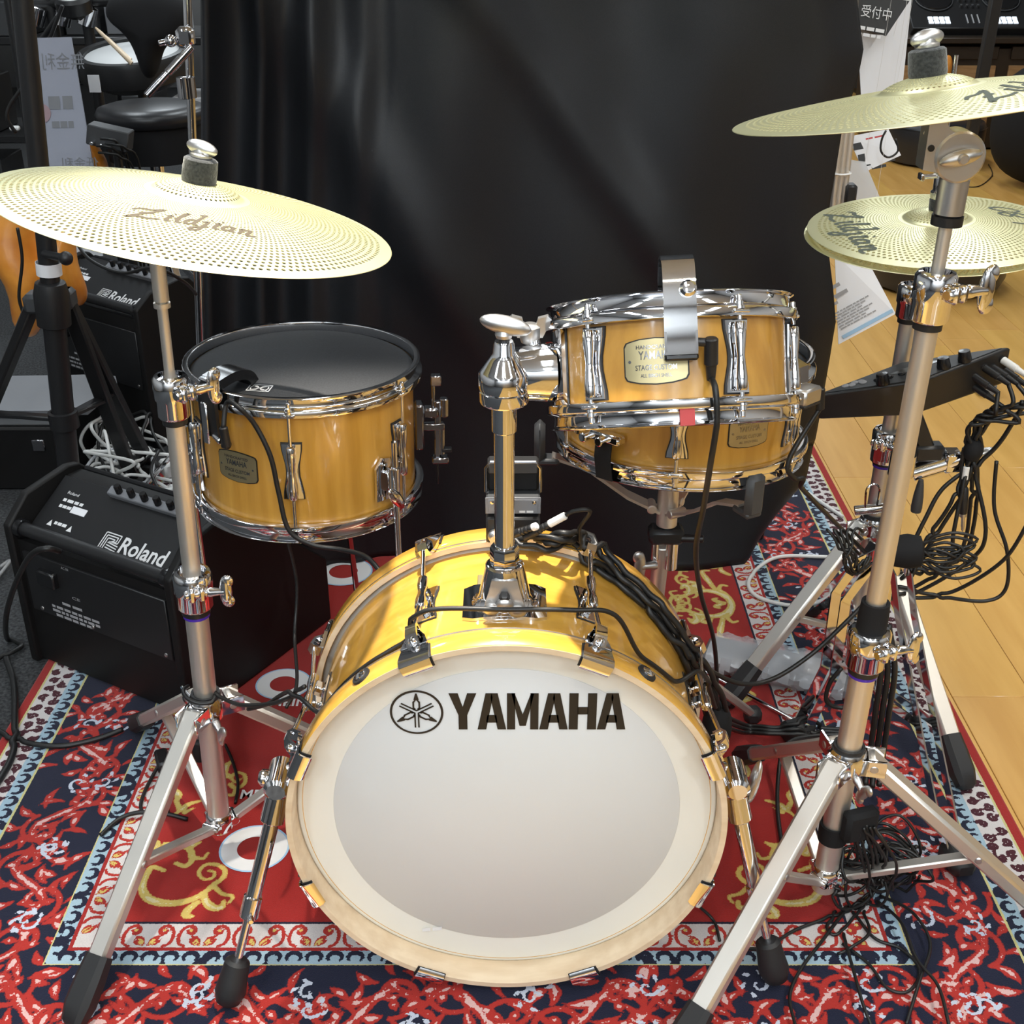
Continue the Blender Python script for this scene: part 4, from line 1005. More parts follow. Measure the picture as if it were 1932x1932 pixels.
# ---------------------------------------------------------------- stand hardware
def wing(mb, c, d, s=1.0, up=(0, 0, 1)):
    """stem and two rounded wings, d = direction of the stem"""
    d = Vector(d).normalized(); x = Vector(up).cross(d).normalized(); u = d.cross(x)
    c = Vector(c); mb.lathe([(.0055*s, 0), (.0068*s, .004*s), (.0050*s, .016*s), (.0060*s, .022*s)], c, d, 14)
    M = basis(c+d*.024*s, u, x, d)
    mb.ball((0, 0, 0), (.0235*s, .0055*s, .0085*s), 20, 10, M)
    for q in (-1, 1): mb.ball((q*.0150*s, 0, .0030*s), (.0095*s, .0042*s, .0080*s), 14, 8, M)
    return mb
def bar_leg(mb, a, b, w, t, bev=.003):
    a, b = Vector(a), Vector(b); d = (b-a).normalized(); x = d.cross(Vector((0, 0, 1))).normalized(); n = x.cross(d)
    M = basis((a+b)/2, x, n, d); mb.box((0, 0, 0), (w, t, (b-a).length), M, bev); return M
def collar(root, A, z, r, side, ring=True, s=1.0, parent_name='collar'):
    c = A(z); ax = (A(z+.1)-A(z)).normalized(); d = Vector(side).normalized(); x = ax.cross(d)
    R = r+.0085
    mb = MB().lathe([(r+.002, -.026), (R-.002, -.027), (R, -.024), (R, -.004), (R+.002, -.001), (R+.002, .024), (R-.001, .028), (r+.003, .029), (r+.002, .020)], c, ax, 28)
    M = basis(c+ax*.011, x, d, ax)
    mb.box((-.0065, R+.006, 0), (.0095, .022, .020), M, .003).box((.0065, R+.006, 0), (.0095, .022, .020), M, .003)
    mb.rod(M @ Vector((-.016, R+.008, 0)), M @ Vector((.014, R+.008, 0)), .0065)
    k = mb.build(parent_name, 'chrome', root)
    MB().lathe([(r+.001, -.036), (r+.0035, -.036), (r+.0035, -.026), (r+.001, -.026)], c, ax, 24, True).build('bushing', 'black_plastic', k)
    if ring: MB().lathe([(r+.0006, -.041), (r+.0022, -.041), (r+.0022, -.0362), (r+.0006, -.0362)], c, ax, 24, True).build('colour_ring', 'purple_ring', k)
    MBw = wing(MB(), M @ Vector((.014, R+.008, 0)), (M.to_3x3() @ Vector((1, .25, 0))), 1.0*s, ax); MBw.build('wing_nut', 'chrome', k)
    return k
def tripod(root, A, zhub, feet, zbase, r, leg_w=.027, brace=.5, hubs=True, nut=(0, -1, 0)):
    c = A(zhub); ax = (A(zhub+.1)-A(zhub)).normalized()
    hb = MB().lathe([(r+.001, -.022), (r+.009, -.020), (r+.010, .004), (r+.006, .012), (r+.001, .013)], c, ax, 24)
    for f in feet:
        e = Vector((f[0]-c.x, f[1]-c.y, 0)).normalized(); x = Vector((-e.y, e.x, 0)); M = basis(c+Vector((0, 0, -.006)), x, e, (0, 0, 1))
        hb.box((-.0155, .030, 0), (.004, .040, .026), M, .001).box((.0155, .030, 0), (.004, .040, .026), M, .001).box((0, .018, .009), (.034, .020, .006), M, .002)
    k = hb.build('hub', 'chrome', root)
    MB().lathe([(r+.001, .012), (r+.0045, .012), (r+.0045, .018), (r+.001, .018)], c, ax, 24, True).build('seal', 'rubber', k)
    w = wing(MB(), c+Vector(nut)*(r+.008)+Vector((0, 0, -.020)), Vector(nut)+Vector((0, 0, -.6)), .9); w.build('wing_nut', 'satin_metal', k)
    cb = A(zbase)
    lo = MB().lathe([(r*.6, -.026), (r+.003, -.024), (r+.005, -.012), (r+.003, .002), (r+.001, .004)], cb, ax, 20)
    for f in feet:
        e = Vector((f[0]-c.x, f[1]-c.y, 0)).normalized(); lo.rod(cb+e*(r+.004)+Vector((-e.y, e.x, 0))*-.014+Vector((0, 0, -.012)), cb+e*(r+.004)+Vector((-e.y, e.x, 0))*.014+Vector((0, 0, -.012)), .0075)
    lo.build('lower_joint', 'chrome', root)
    for f0 in feet:
        f = Vector(f0); e = Vector((f.x-c.x, f.y-c.y, 0)).normalized()
        a = c+e*.034+Vector((0, 0, -.006)); f2 = Vector((f.x, f.y, .016)); d = (f2-a).normalized(); L = (f2-a).length
        lg = MB(); M = bar_leg(lg, a-d*.012, a+d*(L-.055), leg_w, .021, .004)
        leg = lg.build('leg', 'aluminium', root)
        rb = MB(); V = []
        x = d.cross(Vector((0, 0, 1))).normalized(); n = x.cross(d)
        M2 = basis(a+d*(L-.078), x, n, d)
        sec = [(0, .0165, .0125), (.03, .0185, .0150), (.062, .0190, .0165), (.084, .0150, .0120), (.090, .008, .006)]
        for z, hx, hy in sec:
            for sx, sy in ((-1, -.55), (-.6, -1), (.6, -1), (1, -.55), (1, .55), (.6, 1), (-.6, 1), (-1, .55)): V.append(M2 @ Vector((sx*hx, sy*hy, z)))
        FF = [(i*8+q, i*8+(q+1) % 8, i*8+8+(q+1) % 8, i*8+8+q) for i in range(4) for q in range(8)]+[tuple(range(8))[::-1], tuple(32+q for q in range(8))]
        rb.add(V, FF).build('rubber_foot', 'rubber', leg)
        bp = a+d*(L*(brace[feet.index(f0)] if isinstance(brace, tuple) else brace))
        br = MB(); bar_leg(br, cb+e*(r+.006)+Vector((0, 0, -.012)), bp-Vector((0, 0, .004)), .017, .011, .002)
        br.build('brace', 'aluminium', root); MB().rod(bp+x*-.0155, bp+x*.0155, .0055).build('rivet', 'satin_metal', leg); MB().rod(a+x*-.0185, a+x*.0185, .006).build('rivet', 'satin_metal', leg)
def line(a, b):
    a, b = Vector(a), Vector(b); return lambda z: a+(b-a)*((z-a.z)/(b.z-a.z))
def felt_top(root, M, zc):
    """felt washers, sleeve and wing nut on a cymbal's bell"""
    ax = M.to_3x3() @ Vector((0, 0, 1)); o = M @ Vector((0, 0, zc))
    MB().lathe([(.019, 0), (.0198, .003), (.0195, .016), (.0190, .025), (.0165, .027), (.006, .0275)], o, ax, 36).build('felt', 'felt', root)
    MB().lathe([(.012, .0275), (.0125, .0285), (.0125, .031), (.008, .033)], o, ax, 24).build('washer', 'satin_metal', root)
    return o+ax*.034, ax

# left crash stand
def build_left_stand():
    b = at_z(415, 1555, .055); t = at_y(299, 515, b.y); A = line(b, t)
    f1, f2 = at_z(146, 1935, .0), at_z(262, 1378, .0)
    g = Vector((b.x, b.y, 0)); f3 = g+Vector((.285, .145, 0))
    root = thing('cymbal_stand', 'silver tripod stand carrying the large cymbal beside the floor tom', 'stand', (b.x, b.y, 0))
    zz = lambda px, py: at_y(px, py, b.y).z
    zc1, zc2 = zz(322, 748), zz(382, 1112)
    zh = zz(393, 1325)
    MB().rod(A(.045), A(zc2+.005), .0158).build('lower_tube', 'aluminium', root)
    MB().rod(A(zc2-.01), A(zc1+.005), .0119).build('middle_tube', 'aluminium', root)
    MB().rod(A(zc1-.01), A(t.z+.03), .0064).rod(A(t.z-.035), A(t.z+.035), .0092).lathe([(.0070, -.0), (.0100, 0), (.0100, .006), (.0070, .006)], A(t.z-.042), A(1)-A(0), 20, True).build('upper_tube', 'aluminium', root)
    collar(root, A, zc1, .0119, (.75, -.60, 0), ring=False); collar(root, A, zc2, .0158, (.35, -.9, 0))
    tripod(root, A, zh, [f1, f2, f3], .075, .0158, nut=(.6, -.8, 0))
    # tilter below the cymbal
    e = CLM @ Vector((0, 0, .004)); a = A(t.z+.03); tb = MB().rod(a-Vector((0, 0, .004)), a+Vector((0, 0, .03)), .010)
    d = (e-(a+Vector((0, 0, .022)))); tb.rod(a+Vector((0, 0, .022)), e, .0075).ball(tuple(a+Vector((0, 0, .022))), .017)
    tb.cyl(e, CLM @ Vector((0, 0, .085)), .0040, n=12).build('tilter', 'chrome', root)
    p, ax = felt_top(root, CLM, .0405)
    M = zframe(p, ax, (1, -.3, 0))
    MB().lathe([(.0085, -.006), (.0095, .0), (.008, .004)], p, ax, 16).ball((0, 0, 0), (.0195, .0085, .0085), 24, 12, M @ Matrix.Translation((0, 0, .004)) @ Matrix.Rotation(.06, 4, 'Y')).build('wing_nut', 'satin_metal', root)
build_left_stand()

# front right crash stand
def build_right_stand():
    b = at_z(1556, 1655, .065); t = at_y(1800, 345, b.y); A = line(b, t)
    f1, f2 = at_z(1262, 2024, .0), at_z(1398, 1440, .0)
    g = Vector((b.x, b.y, 0)); f3 = g+Vector((.330, -.060, 0))
    root = thing('cymbal_stand', 'silver tripod stand with geared tilter carrying the smaller tilted cymbal', 'stand', (b.x, b.y, 0))
    zz = lambda px, py: at_y(px, py, b.y).z
    zc1, zc2, zh = zz(1768, 560), zz(1640, 1222), zz(1601, 1425)
    MB().rod(A(.045), A(zc2+.005), .0162).build('lower_tube', 'aluminium', root)
    MB().rod(A(zc2-.01), A(zc1+.005), .0125).build('middle_tube', 'aluminium', root)
    MB().rod(A(zc1-.01), A(t.z), .0072).build('upper_tube', 'aluminium', root)
    collar(root, A, zc1, .0125, (.55, -.85, 0), ring=False, s=1.15); collar(root, A, zc2, .0162, (.45, -.9, 0))
    MB().lathe([(.0135, -.022), (.0185, -.022), (.019, .0), (.0175, .022), (.0135, .022)], A(zc2+.046), A(1)-A(0), 24, True).build('hook_strap', 'black_cloth', root)
    tripod(root, A, zh, [f1, f2, f3], .085, .0162, leg_w=.028, brace=(.36, .5, .52), nut=(.35, -.9, 0))
    # geared tilter
    tl = MB().lathe([(.0125, -.026), (.0155, -.024), (.0155, .012), (.0135, .014)], A(t.z-.008), A(1)-A(0), 24)
    c = at_y(1800, 290, b.y-.004)
    Mx = basis(c, (1, 0, 0), (0, 0, 1), (0, -1, 0))
    body = [(-.034, -.014), (-.012, -.018), (.0, -.026), (.016, -.022), (.026, -.008), (.026, .008), (.016, .020), (-.004, .022), (-.012, .026), (-.017, .034), (-.034, .032)]
    tl.prism(body, .026, Mx, -.013)
    tl.lathe([(.024, -.016), (.026, -.014), (.026, .014), (.024, .016)], c+Vector((.002, 0, -.001)), (0, 1, 0), 32)
    top = Mx @ Vector((-.026, .030, 0)); e = CRM @ Vector((0, 0, .004))
    tl.cyl(top-Vector((0, 0, .01)), e, .0085, n=16).cyl(e, CRM @ Vector((0, 0, .070)), .004, n=12)
    k = tl.build('tilter', 'satin_metal', root)
    MB().lathe([(.0125, -.010), (.0165, -.010), (.0165, 0), (.0125, 0)], A(t.z-.034), A(1)-A(0), 24, True).build('bushing', 'black_plastic', k)
    MB().lathe([(.0035, -.001), (.0035, .0012), (0, .0012)], Mx @ Vector((-.029, .008, .0131)), (0, -1, 0), 12).build('set_screw', 'black_metal', k)
    w = MB().ball((0, 0, 0), (.022, .007, .008), 20, 10, Matrix.Translation(c+Vector((0, -.022, 0))) @ Matrix.Rotation(-.25, 4, 'Y')).rod(c+Vector((0, -.010, 0)), c+Vector((0, -.033, 0)), .0055)
    w.build('wing_nut', 'satin_metal', k)
    p, ax = felt_top(root, CRM, .0265)
    M = zframe(p, ax, (1, .25, 0))
    MB().lathe([(.0085, -.006), (.0095, .0), (.008, .004)], p, ax, 16).ball((0, 0, 0), (.0190, .0085, .0092), 24, 12, M @ Matrix.Translation((0, 0, .003)) @ Matrix.Rotation(-.04, 4, 'Y')).build('wing_nut', 'satin_metal', root)
    return A
RA = build_right_stand()

# rear silver stand that carries the sound module
def build_rear_stand():
    Y = 1.92; b = Vector((.642, Y, .06)); t = at_y(1722, 545, Y); A = line(b, t)
    f1, f2 = at_z(1372, 1335, .0), at_z(1818, 1490, .0)
    f3 = Vector((.80, 2.22, 0))
    root = thing('cymbal_stand', 'silver tripod stand behind the hi-hat with the sound module clamped on it', 'stand', (b.x, b.y, 0))
    zz = lambda px, py: at_y(px, py, Y).z
    zc, zh = zz(1668, 838), zz(1640, 985)
    MB().rod(A(.045), A(zc+.005), .0165).build('lower_tube', 'aluminium', root)
    MB().rod(A(zc-.01), A(t.z), .0128).build('middle_tube', 'aluminium', root)
    collar(root, A, zc, .0165, (-.6, -.8, 0)); collar(root, A, t.z-.02, .0128, (.8, -.4, 0), ring=False)
    tripod(root, A, zh, [f1, f2, f3], .09, .0165, leg_w=.030, brace=.5, nut=(-.3, -.9, 0))
    # memory-lock with wire loop
    c = A(zh+.045); MB().rod(c+Vector((-.045, -.02, -.012)), c+Vector((.01, -.03, .0)), .009).tube(spline([c+Vector((-.030, -.03, .0)), c+Vector((-.032, -.03, .035)), c+Vector((-.020, -.03, .045)), c+Vector((-.010, -.03, .035)), c+Vector((-.010, -.03, .004))], 5), .0018, 6).build('lock', 'chrome', root)
    # multi-clamp with arm
    q = at_y(1745, 880, 1.86); a = A(q.z)
    cl = MB().lathe([(.0166, -.016), (.0245, -.016), (.0245, .016), (.0166, .016)], a, (0, 0, 1), 24, True)
    cl.rod(a+Vector((.02, -.01, 0)), q, .012).rod(q-Vector((.02, 0, .012)), q+Vector((.055, -.01, .020)), .016).box(tuple(q+Vector((.040, -.006, .014))), (.030, .034, .036), None, .004).box(tuple(q+Vector((.066, -.008, .024))), (.018, .026, .028), None, .004)
    k = cl.build('clamp', 'chrome', root)
    w = MB(); w.ball((0, 0, 0), (.019, .009, .007), M=Matrix.Translation(q+Vector((.090, -.01, .030))) @ Matrix.Rotation(-.4, 4, 'Y')); w.build('wing_nut', 'satin_metal', k)
    MB().lathe([(.004, 0), (.006, .010), (.0085, .030), (.0095, .052), (.0085, .060), (.004, .062)], at_y(1738, 905, 1.84), (0, 0, -1), 16).build('grip', 'dark_grey', k)
    return k, q
MCLAMP, MQ = build_rear_stand()

# hi-hat stand
def build_hat_stand():
    base = Vector((.622, 1.735, 0)); A = line((.622, 1.735, 0), (.604, 1.731, .86))
    root = thing('hi_hat_stand', 'chrome hi-hat stand with double-braced strip legs between the right stands', 'stand', base)
    MB().rod(A(.02), A(.50), .0125).rod(A(.49), A(.82), .0095).build('tube', 'chrome', root)
    MB().lathe([(.0130, -.018), (.020, -.018), (.020, .018), (.0130, .018)], A(.50), (0, 0, 1), 24, True).build('collar', 'chrome', root)
    MB().lathe([(.021, 0), (.022, .004), (.010, .010), (.010, .020)], A(.815), (0, 0, 1), 24).build('seat_cup', 'black_plastic', root)
    ax = HTM.to_3x3() @ Vector((0, 0, 1))
    MB().cyl(A(.80), HTM @ Vector((0, 0, .235)), .0032, n=10).build('pull_rod', 'chrome', root)
    o = HTM @ Vector((0, 0, .0270))
    c1 = MB().lathe([(.0115, .016), (.0125, .018), (.0125, .026), (.010, .028), (.0095, .060), (.0075, .064)], o, ax, 20).rod(o+ax*.048, o+ax*.048+Vector((-.030, -.008, 0)), .0035)
    c1.box((0, 0, 0), (.005, .018, .009), Matrix.Translation(o+ax*.048+Vector((-.031, -.008, 0))), .001)
    c = c1.build('clutch', 'chrome', root)
    MB().lathe([(.006, 0), (.0125, .001), (.0125, .015), (.006, .016)], o, ax, 20).build('felt', 'felt', c)
    hub = A(.30)
    for foot in (Vector((.664, 1.372, 0)), at_z(1500, 1395, 0), Vector((.598, 2.10, 0))):
        e = Vector((foot.x-hub.x, foot.y-hub.y, 0)).normalized(); x = Vector((-e.y, e.x, 0)); L = (Vector((foot.x, foot.y, 0))-Vector((hub.x, hub.y, 0))).length
        lg = MB()
        for sg in (-1, 1):
            M = basis(Vector((hub.x, hub.y, 0))+x*sg*.0135, x, e, (0, 0, 1))
            lg.strip([(.012, .335), (.05, .325), (.085, .275), (L*.62, .13), (L*.86, .045), (L-.01, .022)], .0026, .020, M)
            lg.strip([(.014, .085), (L*.55, .150)], .0026, .014, M)
        leg = lg.build('leg', 'chrome', root)
        MB().box((0, L*.985, .020), (.040, .060, .036), basis(Vector((hub.x, hub.y, 0)), x, e, (0, 0, 1)), .010).build('rubber_foot', 'rubber', leg)
    MB().lathe([(.0135, -.02), (.021, -.018), (.021, .018), (.0135, .02)], A(.325), (0, 0, 1), 20, True).build('hub', 'chrome', root)
    # pedal plate with its frame
    p = at_z(1440, 1360, .03)
    MB().rod(at_z(1290, 1245, .006), at_z(1555, 1390, .006), .004).build('linkage', 'chrome', root)
build_hat_stand()

# snare stand
def build_snare_stand():
    root = thing('snare_stand', 'silver snare stand with rubber tipped basket arms under the snare drum', 'stand', (.225, 1.62, 0))
    c = Vector((.2300, 1.6050, .515)); A = line((.215, 1.66, 0), tuple(c))
    MB().rod(c+Vector((0, 0, -.055)), c+Vector((0, 0, .02)), .0155).build('basket_tube', 'aluminium', root)
    for ang in (-62, 178, 58):
        a = math.radians(ang); e = Vector((math.cos(a), math.sin(a), 0)); x = Vector((-e.y, e.x, 0)); M = basis(c, x, e, (0, 0, 1))
        am = MB().strip([(.012, -.030), (.060, -.006), (.120, .038), (.172, .056)], [.026, .026, .022, .020], .004, M).rod(M @ Vector((-.014, .024, -.024)), M @ Vector((.014, .024, -.024)), .007)
        arm = am.build('basket_arm', 'aluminium', root)
        MB().box((0, .190, .078), (.030, .016, .062), M, .007).box((0, .178, .050), (.026, .034, .010), M, .003).build('rubber_tip', 'dark_grey', arm)
    MB().box(tuple(c+Vector((0, 0, -.070))), (.052, .034, .026), None, .006).rod(c+Vector((.02, -.01, -.072)), c+Vector((.055, -.012, -.072)), .006).build('ratchet', 'black_plastic', root)
    MB().rod(c+Vector((.010, 0, -.130)), c+Vector((.010, 0, -.078)), .010).rod(c+Vector((-.014, 0, -.115)), c+Vector((-.014, 0, -.075)), .006).build('tilter', 'chrome', root)
    MB().rod(A(.05), A(.42), .0125).build('tube', 'aluminium', root)
    w = wing(MB(), c+Vector((-.012, -.01, -.118)), (-1, -.2, 0), 1.1); w.build('wing_nut', 'satin_metal', root)
    for ang in (-100, 20, 140):
        a = math.radians(ang); f = Vector((.215+.22*math.cos(a), 1.66+.22*math.sin(a), .016)); lg = MB(); bar_leg(lg, A(.22)+Vector((math.cos(a), math.sin(a), 0))*.02, f, .020, .014); leg = lg.build('leg', 'aluminium', root)
        MB().box(tuple(f+Vector((0, 0, -.001))), (.030, .030, .030), None, .008).build('rubber_foot', 'rubber', leg)
    MB().lathe([(.0130, -.016), (.026, -.014), (.026, .012), (.0130, .016)], A(.22), (0, 0, 1), 20, True).build('hub', 'chrome', root)
build_snare_stand()

# tom holder: post, ball head, arm into the rack tom's plate
def build_tom_holder():
    x, y = -.0088, 1.262; z0 = BZ+.2545+.081
    root = thing('tom_holder', 'chrome tom holder post rising from the bass drum to the rack tom', 'tom holder', (x, y, z0))
    top = at_y(953, 758, y).z
    MB().rod((x, y, z0-.02), (x, y, top+.03), .0118).build('post', 'chrome', root)
    MB().rod((x, y, top-.036), (x, y, top), .0142).build('sleeve', 'chrome', root)
    hd = MB().lathe([(.018, 0), (.0265, .002), (.0275, .004), (.0275, .016), (.0262, .017), (.0275, .018), (.0285, .022), (.0285, .036), (.026, .040), (.016, .054), (.0125, .060), (.0115, .070), (.010, .073)], (x, y, top-.002), (0, 0, 1), 40)
    h = hd.build('ball_head', 'chrome', root)
    c = Vector((x, y, top+.033)); tgt = rad_frame(TM, -176, .127, .052) @ Vector((0, .050, 0)); d = (tgt-c).normalized()
    MB().rod(c+d*.015, tgt+d*.01, .0235).build('arm', 'black_metal', root)
    MB().rod(c+Vector((0, 0, .030)), c+Vector((0, 0, .060)), .006).build('bolt', 'black_metal', h)
    w = MB().lathe([(.0085, 0), (.010, .004), (.008, .010)], c+Vector((0, 0, .042)), (0, 0, 1), 16)
    w.ball((0, 0, 0), (.029, .010, .0105), 28, 12, Matrix.Translation(c+Vector((.002, 0, .056))) @ Matrix.Rotation(.24, 4, 'Y')); w.build('wing_knob', 'satin_metal', h)
build_tom_holder()

# ---------------------------------------------------------------- drum triggers
def tom_trigger():
    R, D = .127, .110; fr = rad_frame(TM, -93, R, D)
    root = thing('drum_trigger', 'tall chrome clip-on trigger bracket on the front rim of the rack tom', 'trigger', fr @ Vector((0, .022, -.04)))
    arch = [(-.050, .006), (-.048, .026), (-.036, .042), (-.018, .049), (.002, .047), (.016, .038), (.022, .022), (.023, .0), (.022, -.030), (.022, -.052)]
    MB().strip([tuple(p[1:]) for p in spline([(0, a, b) for a, b in arch], 4)], .033, .0035, fr).build('bracket', 'chrome', root)
    MB().box((.0, .014, -.0545), (.034, .020, .007), fr, .002).build('lower_lip', 'black_gloss', root)
    for sx in (-1, 1): MB().strip([(.004, -.010), (.021, -.012), (.021, -.048), (.008, -.050)], .0025, .006, fr @ Matrix.Translation((sx*.0155, 0, 0))).build('side_wall', 'chrome', root)
    MB().lathe([(.0075, 0), (.0085, .003), (.0085, .009), (.0060, .012), (.003, .0125)], fr @ Vector((.008, .023, .012)), fr.to_3x3() @ Vector((0, 1, .1)), 18).build('clamp_screw', 'chrome', root)
    j = fr @ Vector((.020, .016, -.040)); return j, fr
TJ, TFR = tom_trigger()
def ftom_trigger():
    R, D = .164, .196; fr = rad_frame(FM, -127, R, D)
    root = thing('drum_trigger', 'black and chrome drum trigger clamped to the rim of the floor tom', 'trigger', fr @ Vector((0, .012, -.03)))
    arch = [(-.055, .008), (-.045, .022), (-.020, .027), (.008, .022), (.017, .008), (.018, -.02), (.016, -.055)]
    MB().strip([tuple(p[1:]) for p in spline([(0, a, b) for a, b in arch[:4]], 4)], .036, .014, fr).build('sensor_arm', 'black_gloss', root)
    MB().strip([tuple(p[1:]) for p in spline([(0, a, b) for a, b in arch[2:]], 4)], .034, .006, fr).build('housing', 'black_plastic', root)
    MB().box((-.004, .0225, -.035), (.012, .004, .062), fr, .0015).box((.0, .010, .026), (.036, .016, .005), fr, .002).build('side_plate', 'chrome', root)
    t = MB(); text_on(t, '88', fr @ basis(Vector((-.006, -.0545, .012)), (-1, 0, 0), (0, .05, 1), (0, -1, 0)), .010, .008); t.build('mark', 'print_white', root, fix=False)
    MB().rod(fr @ Vector((.008, .018, -.052)), fr @ Vector((.030, .026, -.053)), .0048).build('socket', 'chrome', root)
    return fr @ Vector((.036, .028, -.053))
FJ = ftom_trigger()
def snare_trigger():
    R, D = .165, .122; fr = rad_frame(SM, -44, R, D)
    root = thing('drum_trigger', 'small silver trigger box hooked on the rim of the snare drum', 'trigger', fr @ Vector((0, .02, -.02)))
    MB().box((0, .028, -.014), (.040, .026, .022), fr, .003).box((-.026, .022, -.014), (.014, .012, .016), fr, .003).build('housing', 'satin_metal', root)
    MB().box((0, .028, -.0255), (.038, .025, .004), fr, .001).build('rubber_pad', 'rubber', root)
    MB().strip([(.020, .0), (.018, .020), (.0, .026), (-.040, .014)], .030, .004, fr).build('clip', 'chrome', root)
    return fr @ Vector((.030, .032, -.010))
SJ = snare_trigger()
def bass_sensor():
    # microphone / trigger box clamped on the rear hoop
    y = 1.420; z = BZ+BR
    c = at_y(968, 985, y)
    root = thing('sensor_unit', 'black microphone sensor box clamped to the rear hoop of the bass drum', 'sensor', (c.x, y, z))
    w = .070
    bx = MB().box((c.x, y-.012, z+.0155), (w, .040, .038), None, .003).build('clamp_body', 'black_plastic', root)
    zt = z+.036
    MB().box((c.x, y-.006, zt+.013), (w, .040, .022), None, .003).build('housing', 'dark_grey', root)
    MB().box((c.x, y-.0255, zt+.013), (w+.001, .0015, .023), None, .0004).box((c.x, y-.0262, zt+.0135), (w-.006, .0015, .017), None, .0004).build('face_plate', 'grey_plastic', root)
    g = MB().box((c.x, y+.006, zt+.044), (w-.004, .026, .040), None, .003).build('mesh_cover', 'black_cloth', root)
    fr_ = MB().tube([(c.x-.035, y-.008, zt+.024), (c.x-.035, y-.008, zt+.058), (c.x-.029, y-.008, zt+.066), (c.x+.029, y-.008, zt+.066), (c.x+.035, y-.008, zt+.058), (c.x+.035, y-.008, zt+.024)], .0022, 8).build('guard', 'chrome_dark', root)
    MB().box((c.x, y-.006, zt+.058), (w-.006, .008, .016), None, .002).build('cap', 'dark_grey', root)
    for sx in (-.027, .027): MB().lathe([(.0028, 0), (.0026, .0018), (0, .0022)], (c.x+sx, y-.027, zt+.019), (0, -1, 0), 12).build('screw', 'chrome', root)
    for sx in (-.024, .024): MB().lathe([(.0085, 0), (.0085, .006), (.006, .008), (.006, .016)], (c.x+sx, y-.032, z+.010), (0, -1, 0), 16).build('socket', 'satin_metal', root)
    t = MB(); text_on(t, '#2', basis(Vector((c.x+.008, y-.0272, zt+.0035)), (1, 0, 0), (0, 0, 1), (0, -1, 0)), .018, .003); t.build('lettering', 'print_white', root, fix=False)
    return c.x, y, z
SENS = bass_sensor()
# ---------------------------------------------------------------- sound module on the rear stand
def build_module():
    B = at_y(1738, 718, 1.80); A = at_y(1528, 748, 1.83); D = at_y(1910, 652, 1.86)
    C = A+D-B
    n = (D-B).cross(A-B).normalized(); n = n if n.z > 0 else -n
    root = thing('sound_module', 'black wedge shaped electronic drum module with knobs above the right stands', 'module', (B+C)/2-n*.07)
    dn = Vector((0.0, .0, -1))*.6 - n*.4; dn.normalize()
    hA, hB, hD, hC = .050, .068, .066, .045
    V0 = [A, B, D, C]; V1 = [A+dn*hA+Vector((.018, .02, 0)), B+dn*hB+Vector((-.004, .018, 0)), D+dn*hD+Vector((-.006, .0, 0)), C+dn*hC]
    bm = MB().add(V0+V1, [(0, 1, 2, 3), (7, 6, 5, 4), (0, 4, 5, 1), (1, 5, 6, 2), (2, 6, 7, 3), (3, 7, 4, 0)])
    o = bm.build('body', 'black_plastic', root)
    bc = (V1[0]+V1[1]+V1[2]+V1[3])/4; f0 = MQ+Vector((.0, 0, .028)); dd = (bc-f0).normalized(); xx = dd.cross(Vector((0, 1, 0))).normalized()
    MB().box((0, 0, (bc-f0).length/2), (.026, .020, (bc-f0).length+.006), basis(f0, xx, dd.cross(xx), dd), .003).box(tuple(f0), (.05, .03, .03), None, .005).build('mount_post', 'black_metal', MCLAMP)
    bv = o.modifiers.new('round', 'BEVEL'); bv.width = .005; bv.segments = 3
    ux, uy = (A-B), (D-B)
    T = lambda a, b, h=0: B+ux*a+uy*b+n*h
    top = MB().add([T(.05, .05, .0006), T(.95, .05, .0006), T(.95, .95, .0006), T(.05, .95, .0006)], [(0, 1, 2, 3)]).build('top_panel', 'dark_grey', root, fix=False)
    for a, b in ((.42, .10), (.18, .22), (.14, .42), (.10, .60)):
        MB().lathe([(.0105, 0), (.0110, .003), (.0092, .016), (.0086, .018), (0, .0185)], T(a, b), n, 20).build('knob', 'black_gloss', root)
    for a, b in ((.86, .22), (.80, .22), (.86, .32), (.80, .32), (.74, .27), (.62, .28), (.56, .34), (.50, .40)):
        c = T(a, b); MB().lathe([(.006, 0), (.006, .002), (.004, .003), (0, .003)], c, n, 14).build('button', 'print_grey' if a > .7 else 'black_gloss', root)
    MB().add([T(.68, .45, .001), T(.45, .45, .001), T(.45, .80, .001), T(.68, .80, .001)], [(0, 1, 2, 3)]).build('display', 'black_gloss', root, fix=False)
    # rear panel lettering and sockets (plane B-D-down)
    e = uy.normalized(); dv = (V1[1]-B).normalized(); up = -dv; nn = e.cross(up).normalized()
    nn = nn if nn.y < 0 else -nn
    P = lambda s, h: B+e*(uy.length*s)-up*h+nn*.0012
    t = MB()
    for body, s, h, w, hh in (('YAMAHA', .06, .062, .034, .008), ('#3', .24, .048, .020, .004), ('#2', .42, .028, .022, .005), ('#4', .55, .014, .034, .005), ('#1', .46, .045, .012, .004), ('#2', .80, .012, .02, .004)):
        text_on(MB(), body, basis(P(s, h), e, up, nn), w, hh).build('panel_print', 'print_white', root, fix=False)
    for s, h in ((.30, .062), (.40, .060)):
        k = MB().box((0, 0, 0), (.014, .010, .002), basis(P(s, h), e, up, nn), .0005).build('port', 'satin_metal', root)
        MB().box((0, 0, .0008), (.010, .006, .002), basis(P(s, h), e, up, nn), .0003).build('port_slot', 'print_black', k)
    J = []
    for s, h in ((.60, .030), (.70, .020), (.80, .026), (.90, .018), (.62, .050), (.94, .040)):
        q = P(s, h); MB().lathe([(.0065, 0), (.0065, .004), (.0040, .005)], q, nn, 14).build('jack', 'black_metal', root); J.append((q, nn.copy()))
    return J
JACKS = build_module()

